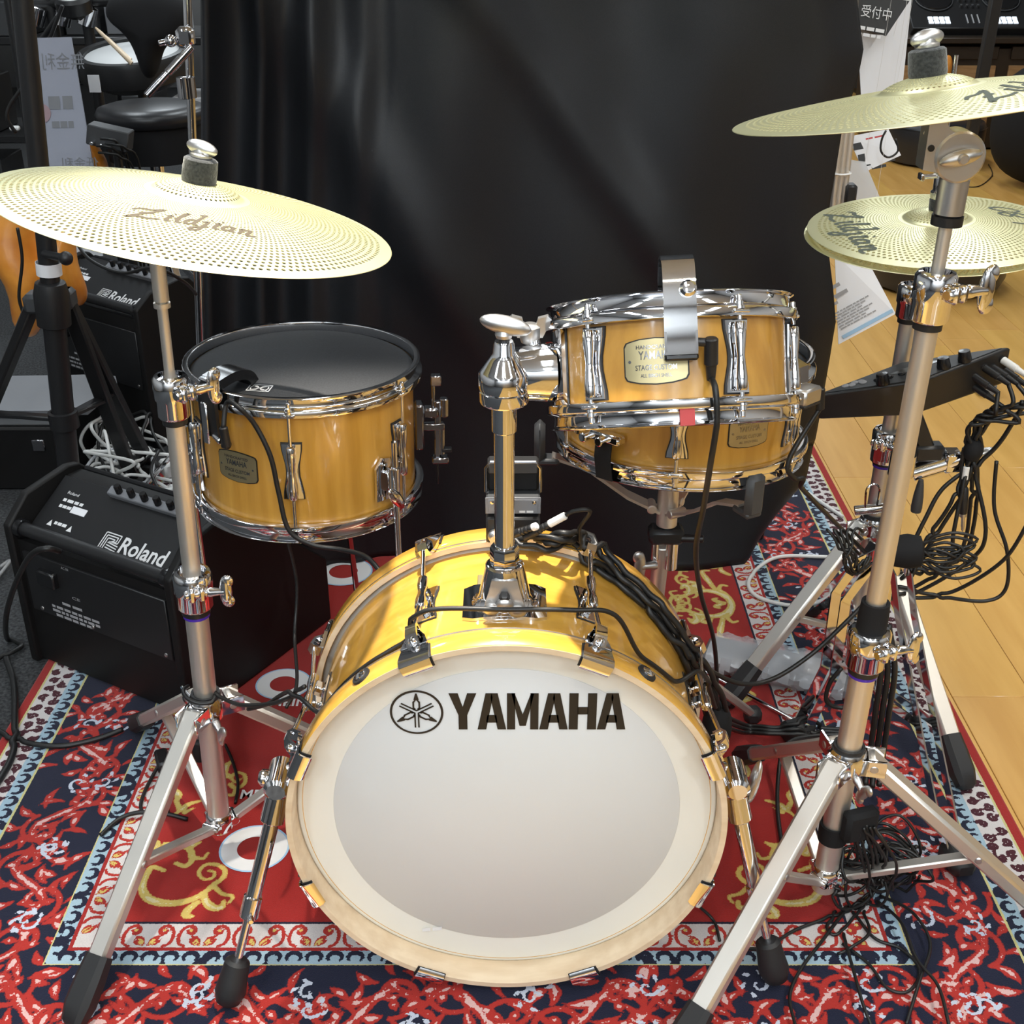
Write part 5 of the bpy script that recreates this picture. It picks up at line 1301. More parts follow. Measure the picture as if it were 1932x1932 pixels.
# ---------------------------------------------------------------- amplifiers
def amp(name, label, o, ang, W, prof, parts=True, s=1.0, group=None):
    """o = near bottom corner, x runs along the rear panel (toward the viewer's left), y into the depth"""
    a = math.radians(ang); ex = Vector((-math.cos(a), math.sin(a), 0)); ey = Vector((math.sin(a), math.cos(a), 0))
    M = basis(Vector(o), ex, ey, (0, 0, 1)); root = thing(name, label, 'amplifier', Vector(o)+ex*W/2, group)
    th = .018
    # body between two side cheeks
    h1, h3 = prof[1][1], prof[3][1]; inner = [(.012, .006), (.012, h1-.030), (.030, h1-.030), (.145, h3-.016), (prof[4][0], prof[4][1]-.012), (prof[5][0]-.008, prof[5][1]-.010), (prof[6][0]-.008, .006)]
    P = [(y, z) for y, z in prof]
    SX = lambda poly, h, z0: MB().prism(poly, h, M @ basis((0, 0, 0), (0, 1, 0), (0, 0, 1), (1, 0, 0)), z0)
    SX(inner, W-2*th, th).build('cabinet', 'amp_vinyl', root)
    for x in (0, W-th):
        c = SX(P, th, x).build('side_cheek', 'amp_vinyl', root); b = c.modifiers.new('round', 'BEVEL'); b.width = .004; b.segments = 2
    # handle bar along the rear top edge
    hz = prof[1][1]
    MB().rod(M @ Vector((th*.6, .020, hz-.010)), M @ Vector((W-th*.6, .020, hz-.010)), .0125).build('handle_bar', 'black_plastic', root)
    for x in (th+.006, W-th-.006): MB().lathe([(.0165, -.008), (.018, 0), (.0165, .008)], M @ Vector((x, .020, hz-.010)), ex, 20).build('handle_end', 'black_gloss', root)
    # sloped control panel behind the bar
    p0 = Vector((0, .032, hz-.028)); p1 = Vector((0, .142, prof[3][1]-.0165)); d = (p1-p0).normalized(); nn = Vector((1, 0, 0)).cross(d)
    PM_ = M @ basis(p0+Vector((W-th, 0, 0)), (-1, 0, 0), d, d.cross(Vector((-1, 0, 0))))
    L = (p1-p0).length; Wi = W-2*th
    cp = MB().box((Wi/2, L/2, .002), (Wi*.99, L*.96, .006), PM_, .001).build('control_panel', 'black_plastic', root)
    t = MB()
    x0 = Wi*.46
    text_on(t, 'Roland', PM_ @ Matrix.Translation((x0+.047, L*.14, .0056)), .105*s, .032*s, .02)
    # logo of nested bars
    def bar(a_, b_, w=.0022):
        a_, b_ = Vector((*a_, .0056)), Vector((*b_, .0056)); q = (b_-a_).normalized(); r = Vector((-q.y, q.x, 0))*w/2; t.add([a_+r, a_-r, b_-r, b_+r], [(0, 1, 2, 3)], PM_)
    for i in range(3):
        k = i*.0050; X0, Y0 = x0+.002, L*.13
        bar((X0+k, Y0), (X0+k, Y0+.032-k)); bar((X0+k, Y0+.032-k), (X0+.036-k, Y0+.032-k)); bar((X0+.036-k, Y0+.032-k), (X0+.036-k, Y0+.016+.002*i))
        bar((X0+.036-k, Y0+.016+.002*i), (X0+.016, Y0+.016-k*.2+.0)); bar((X0+.014, Y0+.0142-k), (X0+.040, Y0+.002+(.009-k)))
    t.build('logo', 'print_white', cp, fix=False, sharp=180); t = MB()
    for i, (body, yy, w) in enumerate((('Roland', .72, .028), ('#4', .60, .050), ('#3', .50, .03))): text_on(t, body, PM_ @ Matrix.Translation((.035, L*yy, .0056)), w, .006)
    t.build('label_print', 'print_white', cp, fix=False, sharp=180)
    for xx in (.035, .085): MB().prism([(xx, L*.20), (xx+.012, L*.20), (xx+.006, L*.20+.012)], .0003, PM_, .0054).build('warning_triangle', 'print_white', cp)
    text_on(MB(), '#3', PM_ @ Matrix.Translation((.050, L*.24, .0056)), .030, .006).build('caution_print', 'print_white', cp, fix=False, sharp=180)
    lb = MB().box((.085, L*.52, .0055), (.036, .014, .0008), PM_).build('label_sticker', 'paper', cp)
    tr = MB().box((Wi*.62, L*.93, .010), (Wi*.55, .018, .016), PM_, .002).build('knob_strip', 'grey_plastic', root)
    for k in range(6): MB().lathe([(.0065, 0), (.0065, .014), (.0055, .016), (0, .016)], PM_ @ Vector((Wi*(.42+.085*k), L*.93, .018)), PM_.to_3x3() @ Vector((0, .3, 1)), 14).build('knob', 'black_gloss', tr)
    # rear panel: recessed plate with mains inlet
    RM = M @ basis((W-th, .0125, 0), (-1, 0, 0), (0, 0, 1), (0, -1, 0))
    rp = MB().box((Wi/2, hz*.62, .002), (Wi*.94, hz*.42, .006), RM, .0015).build('rear_plate', 'black_plastic', root)
    MB().box((Wi*.20, hz*.70, .008), (.044, .032, .018), RM, .003).build('mains_inlet', 'black_gloss', rp)
    t = MB()
    for body, xx, yy, w in (('AC IN', .30, .80, .018), ('CE', .34, .60, .020), ('#2', .26, .53, .05), ('#7', .18, .485, .12), ('#8', .18, .455, .12), ('#5', .20, .425, .09)):
        text_on(MB(), body, RM @ Matrix.Translation((Wi*xx, hz*yy, .0056)), w*s, .0055).build('panel_print', 'print_grey', rp, fix=False, sharp=180)
    for xx in (.10, .45, .93): MB().lathe([(.004, 0), (.0035, .0015), (0, .002)], RM @ Vector((Wi*xx, hz*.44, .005)), RM.to_3x3() @ Vector((0, 0, 1)), 12).build('screw', 'satin_metal', rp)
    # front grille
    g0, g1 = prof[4], prof[5]
    dd = Vector((0, g1[0]-g0[0], g1[1]-g0[1])).normalized(); GM = M @ basis((th, g0[0], g0[1]), (1, 0, 0), dd, Vector((1, 0, 0)).cross(dd))
    Lg = math.hypot(g1[0]-g0[0], g1[1]-g0[1]); MB().box((Wi/2, Lg/2, -.004), (Wi*.98, Lg*.94, .010), GM, .003).build('grille', 'black_cloth', root)
    return M
c0 = at_z(361, 1369, 0)
AM1 = amp('drum_amplifier', 'black wedge drum amplifier with white logo behind the left crash stand', (c0.x, c0.y, .001), 30, .405,
    [(0, 0), (0, .290), (.05, .335), (.150, .350), (.175, .345), (.400, .140), (.400, 0)])
c1 = at_z(290, 858, FZ); c1 = c1+Vector((.59, .81, 0))*.035+Vector((-.02, 0, 0))
AM2 = amp('drum_amplifier', 'second black wedge amplifier further back, in front of the curtain edge', (c1.x, c1.y, FZ+.001), 36, .42,
    [(0, 0), (0, .375), (.05, .410), (.150, .425), (.175, .420), (.400, .180), (.400, 0)])

# ---------------------------------------------------------------- floor things on the left
def boxpx(name, mat, label, cat, corner, size, ang, bev=.006, lid=None):
    a = math.radians(ang); M = basis(Vector(corner), (math.cos(a), math.sin(a), 0), (-math.sin(a), math.cos(a), 0), (0, 0, 1))
    root = thing(name, label, cat, M @ Vector((size[0]/2, size[1]/2, 0)))
    MB().box((size[0]/2, size[1]/2, size[2]/2), size, M, bev).build('body', mat, root)
    return root, M
q = at_z(128, 925, FZ); 
CASE_X, CASE_Y = q.x, q.y
cs, CM = boxpx('equipment_case', 'amp_vinyl', 'black flat equipment case on the carpet at the foot of the speaker pole', 'case', (q.x-.62, q.y, FZ), (.62, .27, .165), 0)
MB().box((.31, .135, .168), (.60, .25, .006), CM, .002).build('lid', 'dark_grey', cs)
for x in (.05, .57): MB().box((x, .0, .120), (.03, .008, .03), CM, .002).build('latch', 'chrome_dark', cs)
bd = MB().prism([(-.005, 0), (.56, .005), (.60, .13), (.585, .17), (.56, .18), (-.02, .16)], .012, basis(Vector((q.x-.50, q.y+.05, FZ+.175)), (1, 0, 0), (0, 1, .15), (0, -.15, 1)))
single(bd, 'cardboard_sheet', 'grey_plastic', 'pale grey sheet lying on the black equipment case', 'sheet')

def build_speaker_pole():
    b = at_z(128, 935, FZ+.1); b = Vector((b.x, b.y, FZ)); t = at_y(48, 60, b.y-.02); A = line(b, t)
    root = thing('speaker_stand', 'tall black tripod pole stand with white sticker beside the flat equipment case', 'stand', b)
    zz = lambda px, py: at_y(px, py, b.y).z
    MB().rod(A(.03), A(zz(95, 545)), .0235).build('outer_tube', 'black_metal', root)
    MB().rod(A(zz(95, 560)), A(t.z+.35), .0195).build('inner_tube', 'black_metal', root)
    zh = zz(97, 570)
    hb = MB().lathe([(.024, -.05), (.034, -.045), (.036, .02), (.030, .045), (.024, .048)], A(zh), A(1)-A(0), 24)
    k = hb.build('hub', 'black_plastic', root)
    MB().lathe([(.0245, .062), (.0252, .062), (.0252, .088), (.0245, .088)], A(zh), A(1)-A(0), 24, True).build('sticker', 'paper', k)
    MB().rod(A(zh+.11)+Vector((0, -.02, 0)), A(zh+.11)+Vector((.05, -.05, .0)), .008).ball(tuple(A(zh+.11)+Vector((.055, -.053, 0))), .014).build('lock_knob', 'black_plastic', k)
    for f in (at_z(-90, 965, FZ), at_z(284, 893, FZ), Vector((b.x+.07, b.y+.24, FZ))):
        e = Vector((f.x-b.x, f.y-b.y, 0)).normalized(); a0 = A(zh)+e*.045; f = Vector((f.x, f.y, FZ+.02))
        lg = MB(); bar_leg(lg, a0, f, .034, .022, .004); leg = lg.build('leg', 'black_metal', root)
        MB().box(tuple(f), (.05, .05, .036), None, .012).build('rubber_foot', 'rubber', leg)
        MB().box(tuple(a0-e*.01), (.05, .05, .042), None, .008).build('leg_joint', 'dark_grey', root)
        br = MB(); bar_leg(br, A(zh-.26)+e*.024, a0+(f-a0)*.52, .022, .010, .002); br.build('brace', 'black_metal', root)
    MB().lathe([(.024, -.02), (.031, -.018), (.031, .018), (.024, .02)], A(zh-.26), (0, 0, 1), 20, True).build('lower_ring', 'black_plastic', root)
    return A
SPA = build_speaker_pole()
def build_second_pole():
    Y = 3.95; t = at_y(22, 40, Y); b = Vector((t.x-.02, Y, FZ)); A = line(b, t)
    root = thing('lighting_stand', 'thin black pole stand with cable clip at the carpet edge', 'stand', b)
    MB().rod(A(.02), A(t.z+.5), .014).build('tube', 'black_metal', root)
    for an in (200, 290, 100):
        a = math.radians(an); f = b+Vector((math.cos(a), math.sin(a), 0))*.35; lg = MB(); bar_leg(lg, A(.45), f+Vector((0, 0, .012)), .02, .012); lg.build('leg', 'black_metal', root)
    MB().box(tuple(at_y(28, 242, Y-.02)), (.030, .02, .014), None, .004).build('clip', 'white_plastic', root)
    MB().rod(at_y(40, 130, Y-.01), at_y(110, 30, Y-.05), .008).rod(at_y(55, 175, Y-.03), at_y(118, 10, Y-.06), .006).build('side_arm', 'black_metal', root)
build_second_pole()
# ---------------------------------------------------------------- background, left
def build_back_left():
    # electronic drum pad
    c = at_y(250, 103, 4.1); n = Vector((-.03, -.16, 1)).normalized()
    root = thing('electronic_drum_pad', 'round electronic drum pad with white head beyond the cymbal', 'drum pad', c-n*.09)
    MB().lathe([(0, .004), (.148, .003), (.150, 0)], c, n, 48).build('head', 'head_film', root, sharp=180)
    MB().lathe([(.149, -.02), (.149, .012), (.155, .016), (.170, .014), (.176, 0), (.173, -.062), (.11, -.095), (.02, -.10)], c, n, 48).build('rim', 'black_plastic', root)
    MB().rod(c-n*.08+Vector((0, .02, 0)), Vector((c.x, c.y+.10, FZ+.3)), .014).build('arm', 'black_metal', root)
    MB().rod(Vector((c.x, c.y+.10, FZ)), Vector((c.x, c.y+.10, 1.5)), .019).build('rack_post', 'black_metal', root)
    # drum throne
    c = at_y(285, 205, 3.7)
    root = thing('drum_throne', 'round black leather drum throne beside the backdrop curtain', 'stool', (c.x, c.y, FZ))
    MB().lathe([(0, .014), (.12, .014), (.152, .005), (.161, -.012), (.155, -.031), (.145, -.040), (0, -.042)], c, (0, 0, 1), 48).build('seat', 'leather', root, sharp=60)
    MB().lathe([(.140, -.040), (.136, -.14), (.02, -.145)], c, (0, 0, 1), 40).build('seat_base', 'black_cloth', root)
    MB().rod((c.x, c.y, .05), (c.x, c.y, c.z-.12), .016).build('post', 'chrome', root)
    for an in (60, 180, 300):
        a = math.radians(an); lg = MB(); bar_leg(lg, Vector((c.x, c.y, .30)), Vector((c.x+.24*math.cos(a), c.y+.24*math.sin(a), FZ+.012)), .022, .012); lg.build('leg', 'chrome', root)
    # acrylic notice board, print seen from behind
    P = [at_y(42, 72, 3.6), at_y(134, 70, 3.6), at_y(178, 330, 3.5), at_y(66, 335, 3.5)]
    n = (P[1]-P[0]).cross(P[3]-P[0]).normalized(); n = n if n.y < 0 else -n
    root = thing('notice_board', 'smoky acrylic sale board with reversed print behind the left cymbal', 'sign', (P[2]+P[3])/2)
    MB().add([p for p in P]+[p-n*.006 for p in P], [(0, 1, 2, 3), (7, 6, 5, 4), (0, 4, 5, 1), (1, 5, 6, 2), (2, 6, 7, 3), (3, 7, 4, 0)]).build('panel', 'smoke_acrylic', root)
    ex = (P[1]-P[0]).normalized(); ey = n.cross(ex)
    t = MB(); F = basis(P[0]+n*.002, ex, ey, n)
    W = (P[1]-P[0]).length
    for body, x, y, w, h in (('無金利', .05, -.085, W*.86, .045), ('#2', W*.42, -.19, W*.5, .035), ('#3', W*.45, -.24, W*.45, .018), ('低金利', .08, -.35, W*.75, .03)):
        text_on(t, body, F @ Matrix.Translation((x, y, 0)), w, h, mirror=True)
    t.build('lettering', 'grey_plastic', root, fix=False)
    MB().lathe([(.026, 0), (.026, .001), (0, .001)], F @ Vector((.035, -.20, 0)), n, 24).build('dot', 'print_faded', root)
    e = at_y(110, 335, 3.55); MB().box((e.x, e.y+.03, FZ+.3), (.03, .03, .62)).box((e.x, e.y+.03, FZ+.012), (.16, .14, .02), bev=.004).build('base', 'black_metal', root)
    # black cloth draped over the pad rack
    poly = [(186, 28), (205, -30), (352, -30), (366, 62), (330, 78), (302, 92), (296, 150), (270, 158), (258, 112), (240, 72), (214, 48)]
    pts = [at_y(x, y, 3.5) for x, y in poly]; V, F_ = [], []
    cc = sum(pts, Vector())/len(pts)
    V = [p+Vector((0, -.02, 0)) for p in pts]+[p+Vector((0, .06, 0)) for p in pts]+[cc+Vector((.01, -.07, .0)), cc+Vector((0, .09, 0))]
    m = len(pts)
    F_ = [(i, (i+1) % m, 2*m) for i in range(m)]+[(m+(i+1) % m, m+i, 2*m+1) for i in range(m)]+[(i, m+i, m+(i+1) % m, (i+1) % m) for i in range(m)]
    o = make_obj('hanging_cloth', V, F_, 'black_cloth', None, 180); tag(o, 'black cloth hanging in folds above the drum pad', 'cloth')
    sd = o.modifiers.new('soft', 'SUBSURF'); sd.levels = 2; sd.render_levels = 2
    # two drumsticks
    for k, (a, b) in enumerate((((180, 52), (252, 118)), ((190, 66), (246, 114)))):
        p, q = at_y(*a, 3.95)+Vector((0, .022*k, 0)), at_y(*b, 3.95)+Vector((0, -.02+.022*k, .0))
        single(MB().tube([p, p+(q-p)*.15, q], [.003, .0055, .0072], 10), 'drumstick', 'maple_raw', 'light wooden drumstick leaning on the electronic drum pad', 'drumstick', 'drumsticks on the pad')
    # chrome boom stand beside the curtain
    p0, p1 = at_y(352, -30, 2.62), at_y(364, 290, 2.62)
    root = thing('boom_stand', 'chrome boom stand with knurled grip at the curtain edge', 'stand', (p1.x, 2.62, FZ))
    d = (p1-p0).normalized(); pb = p1+d*((FZ+.01-p1.z)/d.z)
    MB().rod(p0, pb, .0085).build('tube', 'chrome', root)
    for an in (60, 180, 300):
        a = math.radians(an); lg = MB(); bar_leg(lg, pb+Vector((0, 0, .18)), pb+Vector((.16*math.cos(a), .16*math.sin(a), .004)), .018, .01); lg.build('leg', 'chrome', root)
    cc = at_y(350, 70, 2.60); MB().box(tuple(cc), (.035, .03, .04), Matrix.Identity(4), .008).ball(tuple(cc+Vector((-.025, -.02, -.005))), .012).rod(cc, cc+Vector((-.05, -.02, -.01)), .006).build('clamp', 'chrome', root)
    a, b = at_y(362, 88, 2.58), at_y(316, 138, 2.56); e = at_y(276, 181, 2.54)
    MB().rod(a, b, .0085).rod(b-(b-a)*.1, e, .0068).build('boom_arm', 'chrome', root)
    MB().rod(at_y(313, 141, 2.56), e, .0078).build('grip', 'chrome_dark', root)
    cc = at_y(352, 165, 2.61); MB().lathe([(.013, -.022), (.019, -.02), (.019, .02), (.013, .022)], cc, (0, 0, 1), 20).build('collar', 'chrome', root)
    # control box on the throne side
    a = at_y(208, 258, 3.43)
    root = thing('control_box', 'grey electronic control box hung beside the throne', 'box', a-Vector((0, 0, .04)))
    M = Matrix.Translation(a) @ Matrix.Rotation(.22, 4, 'Y')
    MB().box((0, 0, 0), (.112, .06, .054), M, .003).build('body', 'dark_grey', root)
    for x in (-.035, -.01): MB().rod(M @ Vector((x, -.02, -.015)), M @ Vector((x, -.05, -.018)), .005).build('socket', 'chrome', root)
    MB().rod((a.x, a.y+.04, FZ), (a.x, a.y+.04, a.z+.02), .012).build('post', 'black_metal', root)
    for k, (x, y) in enumerate(((190, 262), (182, 275), (200, 272), (186, 288))):
        p = at_y(x, y, 3.38); q = at_y(x+42+6*k, y+60, 3.38)
        cable('signal_cable', [p, p+Vector((.03, -.01, .0)), (p+q)/2+Vector((.02, 0, .03)), q+Vector((0, .06, 0)), Vector((q.x-.03, q.y+.15, .2)), Vector((q.x-.06, q.y+.17, FZ+.006))], .0035, 'cable_black', 'black cable looping down from the grey control box', group='control box cables', k=5)
    # distant rack shelves
    root = thing('display_rack', 'black display rack with small pale boxes at the back of the shop', 'rack', (-1.75, 5.1, FZ))
    for x in (-2.5, -1.72, -.95): MB().box((x, 5.1, .85), (.045, .40, 1.7), bev=.004).build('upright', 'black_metal', root)
    for z in (.12, .42, .78, 1.15): MB().box((-1.72, 5.1, z), (1.56, .42, .03), bev=.004).build('shelf', 'black_metal', root)
    rr = random.Random(5)
    for z in (.135, .435, .795):
        x = -2.42
        while x < -1.05:
            w, h = rr.uniform(.08, .2), rr.uniform(.08, .22)
            if x < -1.69 and x+w > -1.75: x = -1.69
            if x+w > -.985: break
            if rr.random() < .8:
                mt, wd = rr.choice([('dark_grey', 'dark grey'), ('grey_plastic', 'mid grey'), ('black_plastic', 'black'), ('black_plastic', 'black'), ('paper', 'white'), ('dark_grey', 'dark grey')])
                single(MB().box((x+w/2, 5.05+rr.uniform(-.06, .06), z+.001+h/2), (w, .24, h), bev=.004), 'carton', mt, '%s product carton standing on the %s shelf of the black display rack' % (wd, {.135: 'lowest', .435: 'second', .795: 'third'}[z]), 'box', 'cartons on the display rack')
            x += w+rr.uniform(.01, .06)
    # electronic drum rack crossbar with hardware (top of the picture)
    root = thing('drum_rack', 'black electronic drum rack bar with chrome clamps and pads', 'rack', (-1.6, 4.3, FZ))
    a, b = at_y(60, 8, 4.3), at_y(350, -6, 4.3); MB().rod(a, b, .019).build('bar', 'black_metal', root)
    for px in (95, 160): p = at_y(px, 8, 4.3); MB().rod((p.x, p.y, FZ), (p.x, p.y, p.z+.2), .018).build('post', 'black_metal', root)
    for px in (70, 120, 165): p = at_y(px, 30, 4.28); MB().lathe([(.02, -.03), (.028, -.028), (.028, .028), (.02, .03)], p, (.4, 0, 1), 20).build('clamp', 'chrome', root)
    for px, py in ((138, 4),):
        p = at_y(px, py, 4.25); k = MB().lathe([(0, .02), (.05, .018), (.058, .008), (.056, -.03), (.02, -.05)], p, (0, -.25, 1), 36).build('pad', 'black_plastic', root); MB().lathe([(0, .0215), (.042, .0195), (.044, .018)], p, (0, -.25, 1), 36).build('pad_surface', 'head_film', k, sharp=180)
    # white paper tags behind
    for k, (px, py, w, h) in enumerate(((178, 158, .035, .05), (160, 470, .10, .04))):
        p = at_y(px, py, 3.9 if k < 1 else 3.5)
        root_ = single(MB().box(tuple(p), (w, .003, h), None, 0), 'paper_tag', 'paper', ('small white paper tag hanging under the drum pad', 'white paper slip seen under the left cymbal')[k], 'paper')
    # orange plastic bags by the pole
    for k, (px, py, rx, rz) in enumerate(((40, 505, .055, .17), (131, 505, .030, .09), (182, 300, .02, .06))):
        p = at_y(px, py, 2.72 if k < 2 else 3.66); V, F_ = [], []
        rr = random.Random(20+k)
        mbg = MB(); mbg.ball(tuple(p), (rx, .05, rz), 24, 16)
        mbg.v = [(x+.010*math.sin(31*z+9*y+k), y+.008*math.sin(40*x+23*z), z+.004*math.sin(50*x)) for x, y, z in mbg.v]
        single(mbg, 'plastic_bag', 'orange_bag', ('large crumpled orange plastic bag hanging left of the speaker pole', 'small orange plastic bag hanging right of the speaker pole', 'sliver of orange bag under the acrylic notice board')[k], 'bag', sharp=180)
    # power strip and adapters
    p = at_z(262, 985, .012)
    root = thing('power_strip', 'white power strip lying in the cable nest behind the amplifier', 'power strip', p)
    M = Matrix.Translation(p) @ Matrix.Rotation(-.5, 4, 'Z'); MB().box((0, .06, .018), (.22, .055, .036), M, .006).build('body', 'white_plastic', root)
    for x in (-.07, -.025, .02, .065): MB().box((x, .06, .037), (.026, .030, .004), M, .001).build('outlet', 'grey_plastic', root)
    for px, py in ((400, 1003), (345, 952), (326, 902)):
        p = at_z(px, py, .012); single(MB().box((0, .02, .02), (.035, .05, .04), Matrix.Translation(p) @ Matrix.Rotation(.6, 4, 'Z'), .006), 'power_adapter', 'white_plastic', ('white power plug lying beside the floor tom leg', 'white power adapter among the cables behind the amplifier', 'white power adapter next to the second amplifier')[((400, 1003), (345, 952), (326, 902)).index((px, py))], 'plug')
    # nest of white and black cables, kept in front of the second amplifier and beside the case
    def nest(p):
        d = (p-c1).dot(Vector((.588, .809, 0))); p = p-Vector((.588, .809, 0))*max(0, d+.022)
        return Vector((max(p.x, CASE_X+.02), p.y, p.z)) if p.y > CASE_Y-.02 else p
    rr = random.Random(8)
    base = [(165, 775, 330, 800), (170, 800, 300, 960), (210, 815, 330, 930), (160, 840, 260, 990), (250, 812, 320, 985), (180, 905, 300, 950), (175, 870, 240, 820), (230, 790, 330, 870)]
    for k, (x0, y0, x1, y1) in enumerate(base):
        a, b = at_z(x0, y0, .02), at_z(x1, y1, .02); P = [a]
        for j in range(3):
            t = (j+1)/4; P.append(a+(b-a)*t+Vector((rr.uniform(-.12, .12), rr.uniform(-.1, .1), rr.uniform(.01, .12))))
        P.append(b); P = [nest(p) for p in P]; cable('power_cable', P, .0042, 'cable_white', 'white power cable in the nest between the two amplifiers', group='white cables by the amplifiers', k=8)
    for k in range(4):
        c = at_z(rr.uniform(200, 290), rr.uniform(840, 960), .03); P = [c+Vector((math.cos(a)*rr.uniform(.05, .1), math.sin(a)*rr.uniform(.04, .09), rr.uniform(0, .06))) for a in np.linspace(0, 6, 6)]
        P = [nest(p) for p in P]; cable('power_cable', P, .004, 'cable_white', 'white power cable in the nest between the two amplifiers', group='white cables by the amplifiers', k=7)
    for k, (x0, y0, x1, y1) in enumerate(((160, 815, 225, 935), (240, 790, 340, 900), (265, 880, 320, 960), (250, 800, 300, 900))):
        a, b = at_z(x0, y0, .03), at_z(x1, y1, .03); cable('mains_cable', [nest(p) for p in (a, a+(b-a)*.35+Vector((.03, 0, .08)), a+(b-a)*.7+Vector((-.02, .02, .05)), b)], .004, 'cable_black', 'thin black mains cable among the white cable nest', group='black cables by the amplifiers')
    c = at_z(205, 900, .03)
    for k, dx in enumerate((0, .06)):
        P = [c+Vector((dx+.05*math.cos(a), .05*math.sin(a), .02+.03*math.sin(a))) for a in np.linspace(0, 6.283, 10)[:-1]]
        cable('cable_tie', P, .004, 'strap_clear', 'clear plastic tie around the white cable nest', 'cable tie', 'clear ties', closed=True)
build_back_left()

# ---------------------------------------------------------------- background, right
def card(name, P, mat, label, cat, th=.002, hang=True):
    P = [Vector(p) for p in P]; n = (P[1]-P[0]).cross(P[3]-P[0]).normalized(); n = n if n.y < 0 else -n
    root = thing(name, label, cat, (P[2]+P[3])/2)
    MB().add(P+[p-n*th for p in P], [(0, 1, 2, 3), (7, 6, 5, 4), (0, 4, 5, 1), (1, 5, 6, 2), (2, 6, 7, 3), (3, 7, 4, 0)]).build('sheet', mat, root)
    h = P[1] if hang else None
    if hang: MB().tube([h, Vector((h.x, 2.42, 2.02))], .0003, 5).build('string', 'cable_white', root)
    ex = (P[1]-P[0]).normalized(); ey = n.cross(ex); return root, basis(P[0]+n*.0012, ex, ey, n), (P[1]-P[0]).length, (P[3]-P[0]).length
def build_back_right():
    # black notice with white print, over a pale sheet
    r, F, W, H = card('notice_sheet', [at_y(1618, 62, 2.75), at_y(1686, 68, 2.75), at_y(1672, 215, 2.72), at_y(1626, 205, 2.72)], 'paper', 'blank pale sheet hanging below the black notice', 'paper')
    r, F, W, H = card('notice_card', [at_y(1622, -14, 2.7), at_y(1716, 2, 2.7), at_y(1672, 68, 2.68), at_y(1618, 50, 2.68)], 'print_black', 'black notice card with white lettering at the curtain edge', 'sign')
    for body, x_, y_, w_, h_ in (('受付中', .010, -.045, .6, .024), ('#3', .012, -.070, .5, .007), ('#4', .012, -.082, .45, .006)): text_on(MB(), body, F @ Matrix.Translation((x_, y_, 0)), W*w_, h_).build('lettering', 'print_white', r, fix=False)
    # folded white board leaning
    a = [at_y(1700, -20, 2.9), at_y(1722, -20, 2.9), at_y(1700, 190, 2.85), at_y(1640, 178, 2.85)]
    card('white_board', a, 'paper', 'white folded board standing behind the tilted cymbal', 'board', .02, False)
    # paper flyers
    r, F, W, H = card('flyer', [at_y(1600, 258, 2.62), at_y(1676, 243, 2.62), at_y(1700, 293, 2.6), at_y(1630, 325, 2.6)], 'paper', 'white price flyer with red figures between the right cymbals', 'paper')
    t = MB(); text_on(t, '#2', F @ Matrix.Translation((.035, -.018, 0)), .035, .008); text_on(t, '#3', F @ Matrix.Translation((.05, -.045, 0)), .035, .008); t.build('price_print', 'print_red', r, fix=False)
    t = MB()
    for x, y, w, h in ((.008, -.030, .022, .014), (.015, -.056, .014, .016), (.030, -.066, .060, .003), (.04, -.075, .03, .006)): t.add([(x, y, 0), (x+w, y, 0), (x+w, y+h, 0), (x, y+h, 0)], [(0, 1, 2, 3)], F)
    t.build('picture_print', 'print_black', r, fix=False)
    r, F, W, H = card('flyer', [at_y(1575, 478, 2.50), at_y(1636, 490, 2.50), at_y(1690, 592, 2.46), at_y(1582, 650, 2.46)], 'paper', 'white instruction flyer with blue stripe hanging beside the curtain', 'paper')
    Fx = (at_y(1690, 592, 2.46)-at_y(1582, 650, 2.46)); ex = Fx.normalized(); nz = Vector((F[0][2], F[1][2], F[2][2])); ey = nz.cross(ex); F2 = basis(at_y(1582, 650, 2.46)+nz*.0014, ex, ey, nz)
    t = MB()
    for x, y, w, h in ((.028, .112, .030, .008), (.036, .092, .030, .008), (.016, .080, .022, .006)): t.add([(x, y, 0), (x+w, y, 0), (x+w, y+h, 0), (x, y+h, 0)], [(0, 1, 2, 3)], F2)
    for k in range(7): text_on(t, ('#8', '#7', '#4')[k % 3], F2 @ Matrix.Translation((.018, .062-k*.006, 0)), .08-.01*(k % 3), .003)
    t.build('picture_print', 'print_grey', r, fix=False)
    t = MB().add([(.014, .006, 0), (.128, .006, 0), (.128, .014, 0), (.014, .014, 0)], [(0, 1, 2, 3)], F2); t.build('blue_stripe', 'paper_blue', r, fix=False)
    r, F, W, H = card('flyer', [at_y(1592, 300, 2.56), at_y(1632, 305, 2.56), at_y(1660, 372, 2.55), at_y(1600, 384, 2.55)], 'strap_clear', 'clear plastic sleeve hanging by the curtain pole', 'paper')
    # desk with drawers and DJ controllers
    Y = 6.9; a, b = at_y(1722, 72, Y), at_y(2250, 72, Y)
    zt = a.z
    root = thing('desk', 'dark brown wooden desk with drawer fronts under the mixing decks', 'desk', ((a.x+b.x)/2, Y+.3, FZ))
    x0, x1 = a.x-.10, a.x+1.25
    MB().box(((x0+x1)/2, Y+.32, zt-.01), (x1-x0, .70, .028), bev=.003).build('top', 'cabinet_dark', root)
    MB().box(((x0+x1)/2, Y+.34, (zt-.03)/2-.01), (x1-x0-.02, .62, zt-.06), bev=.003).build('carcass', 'cabinet_dark', root)
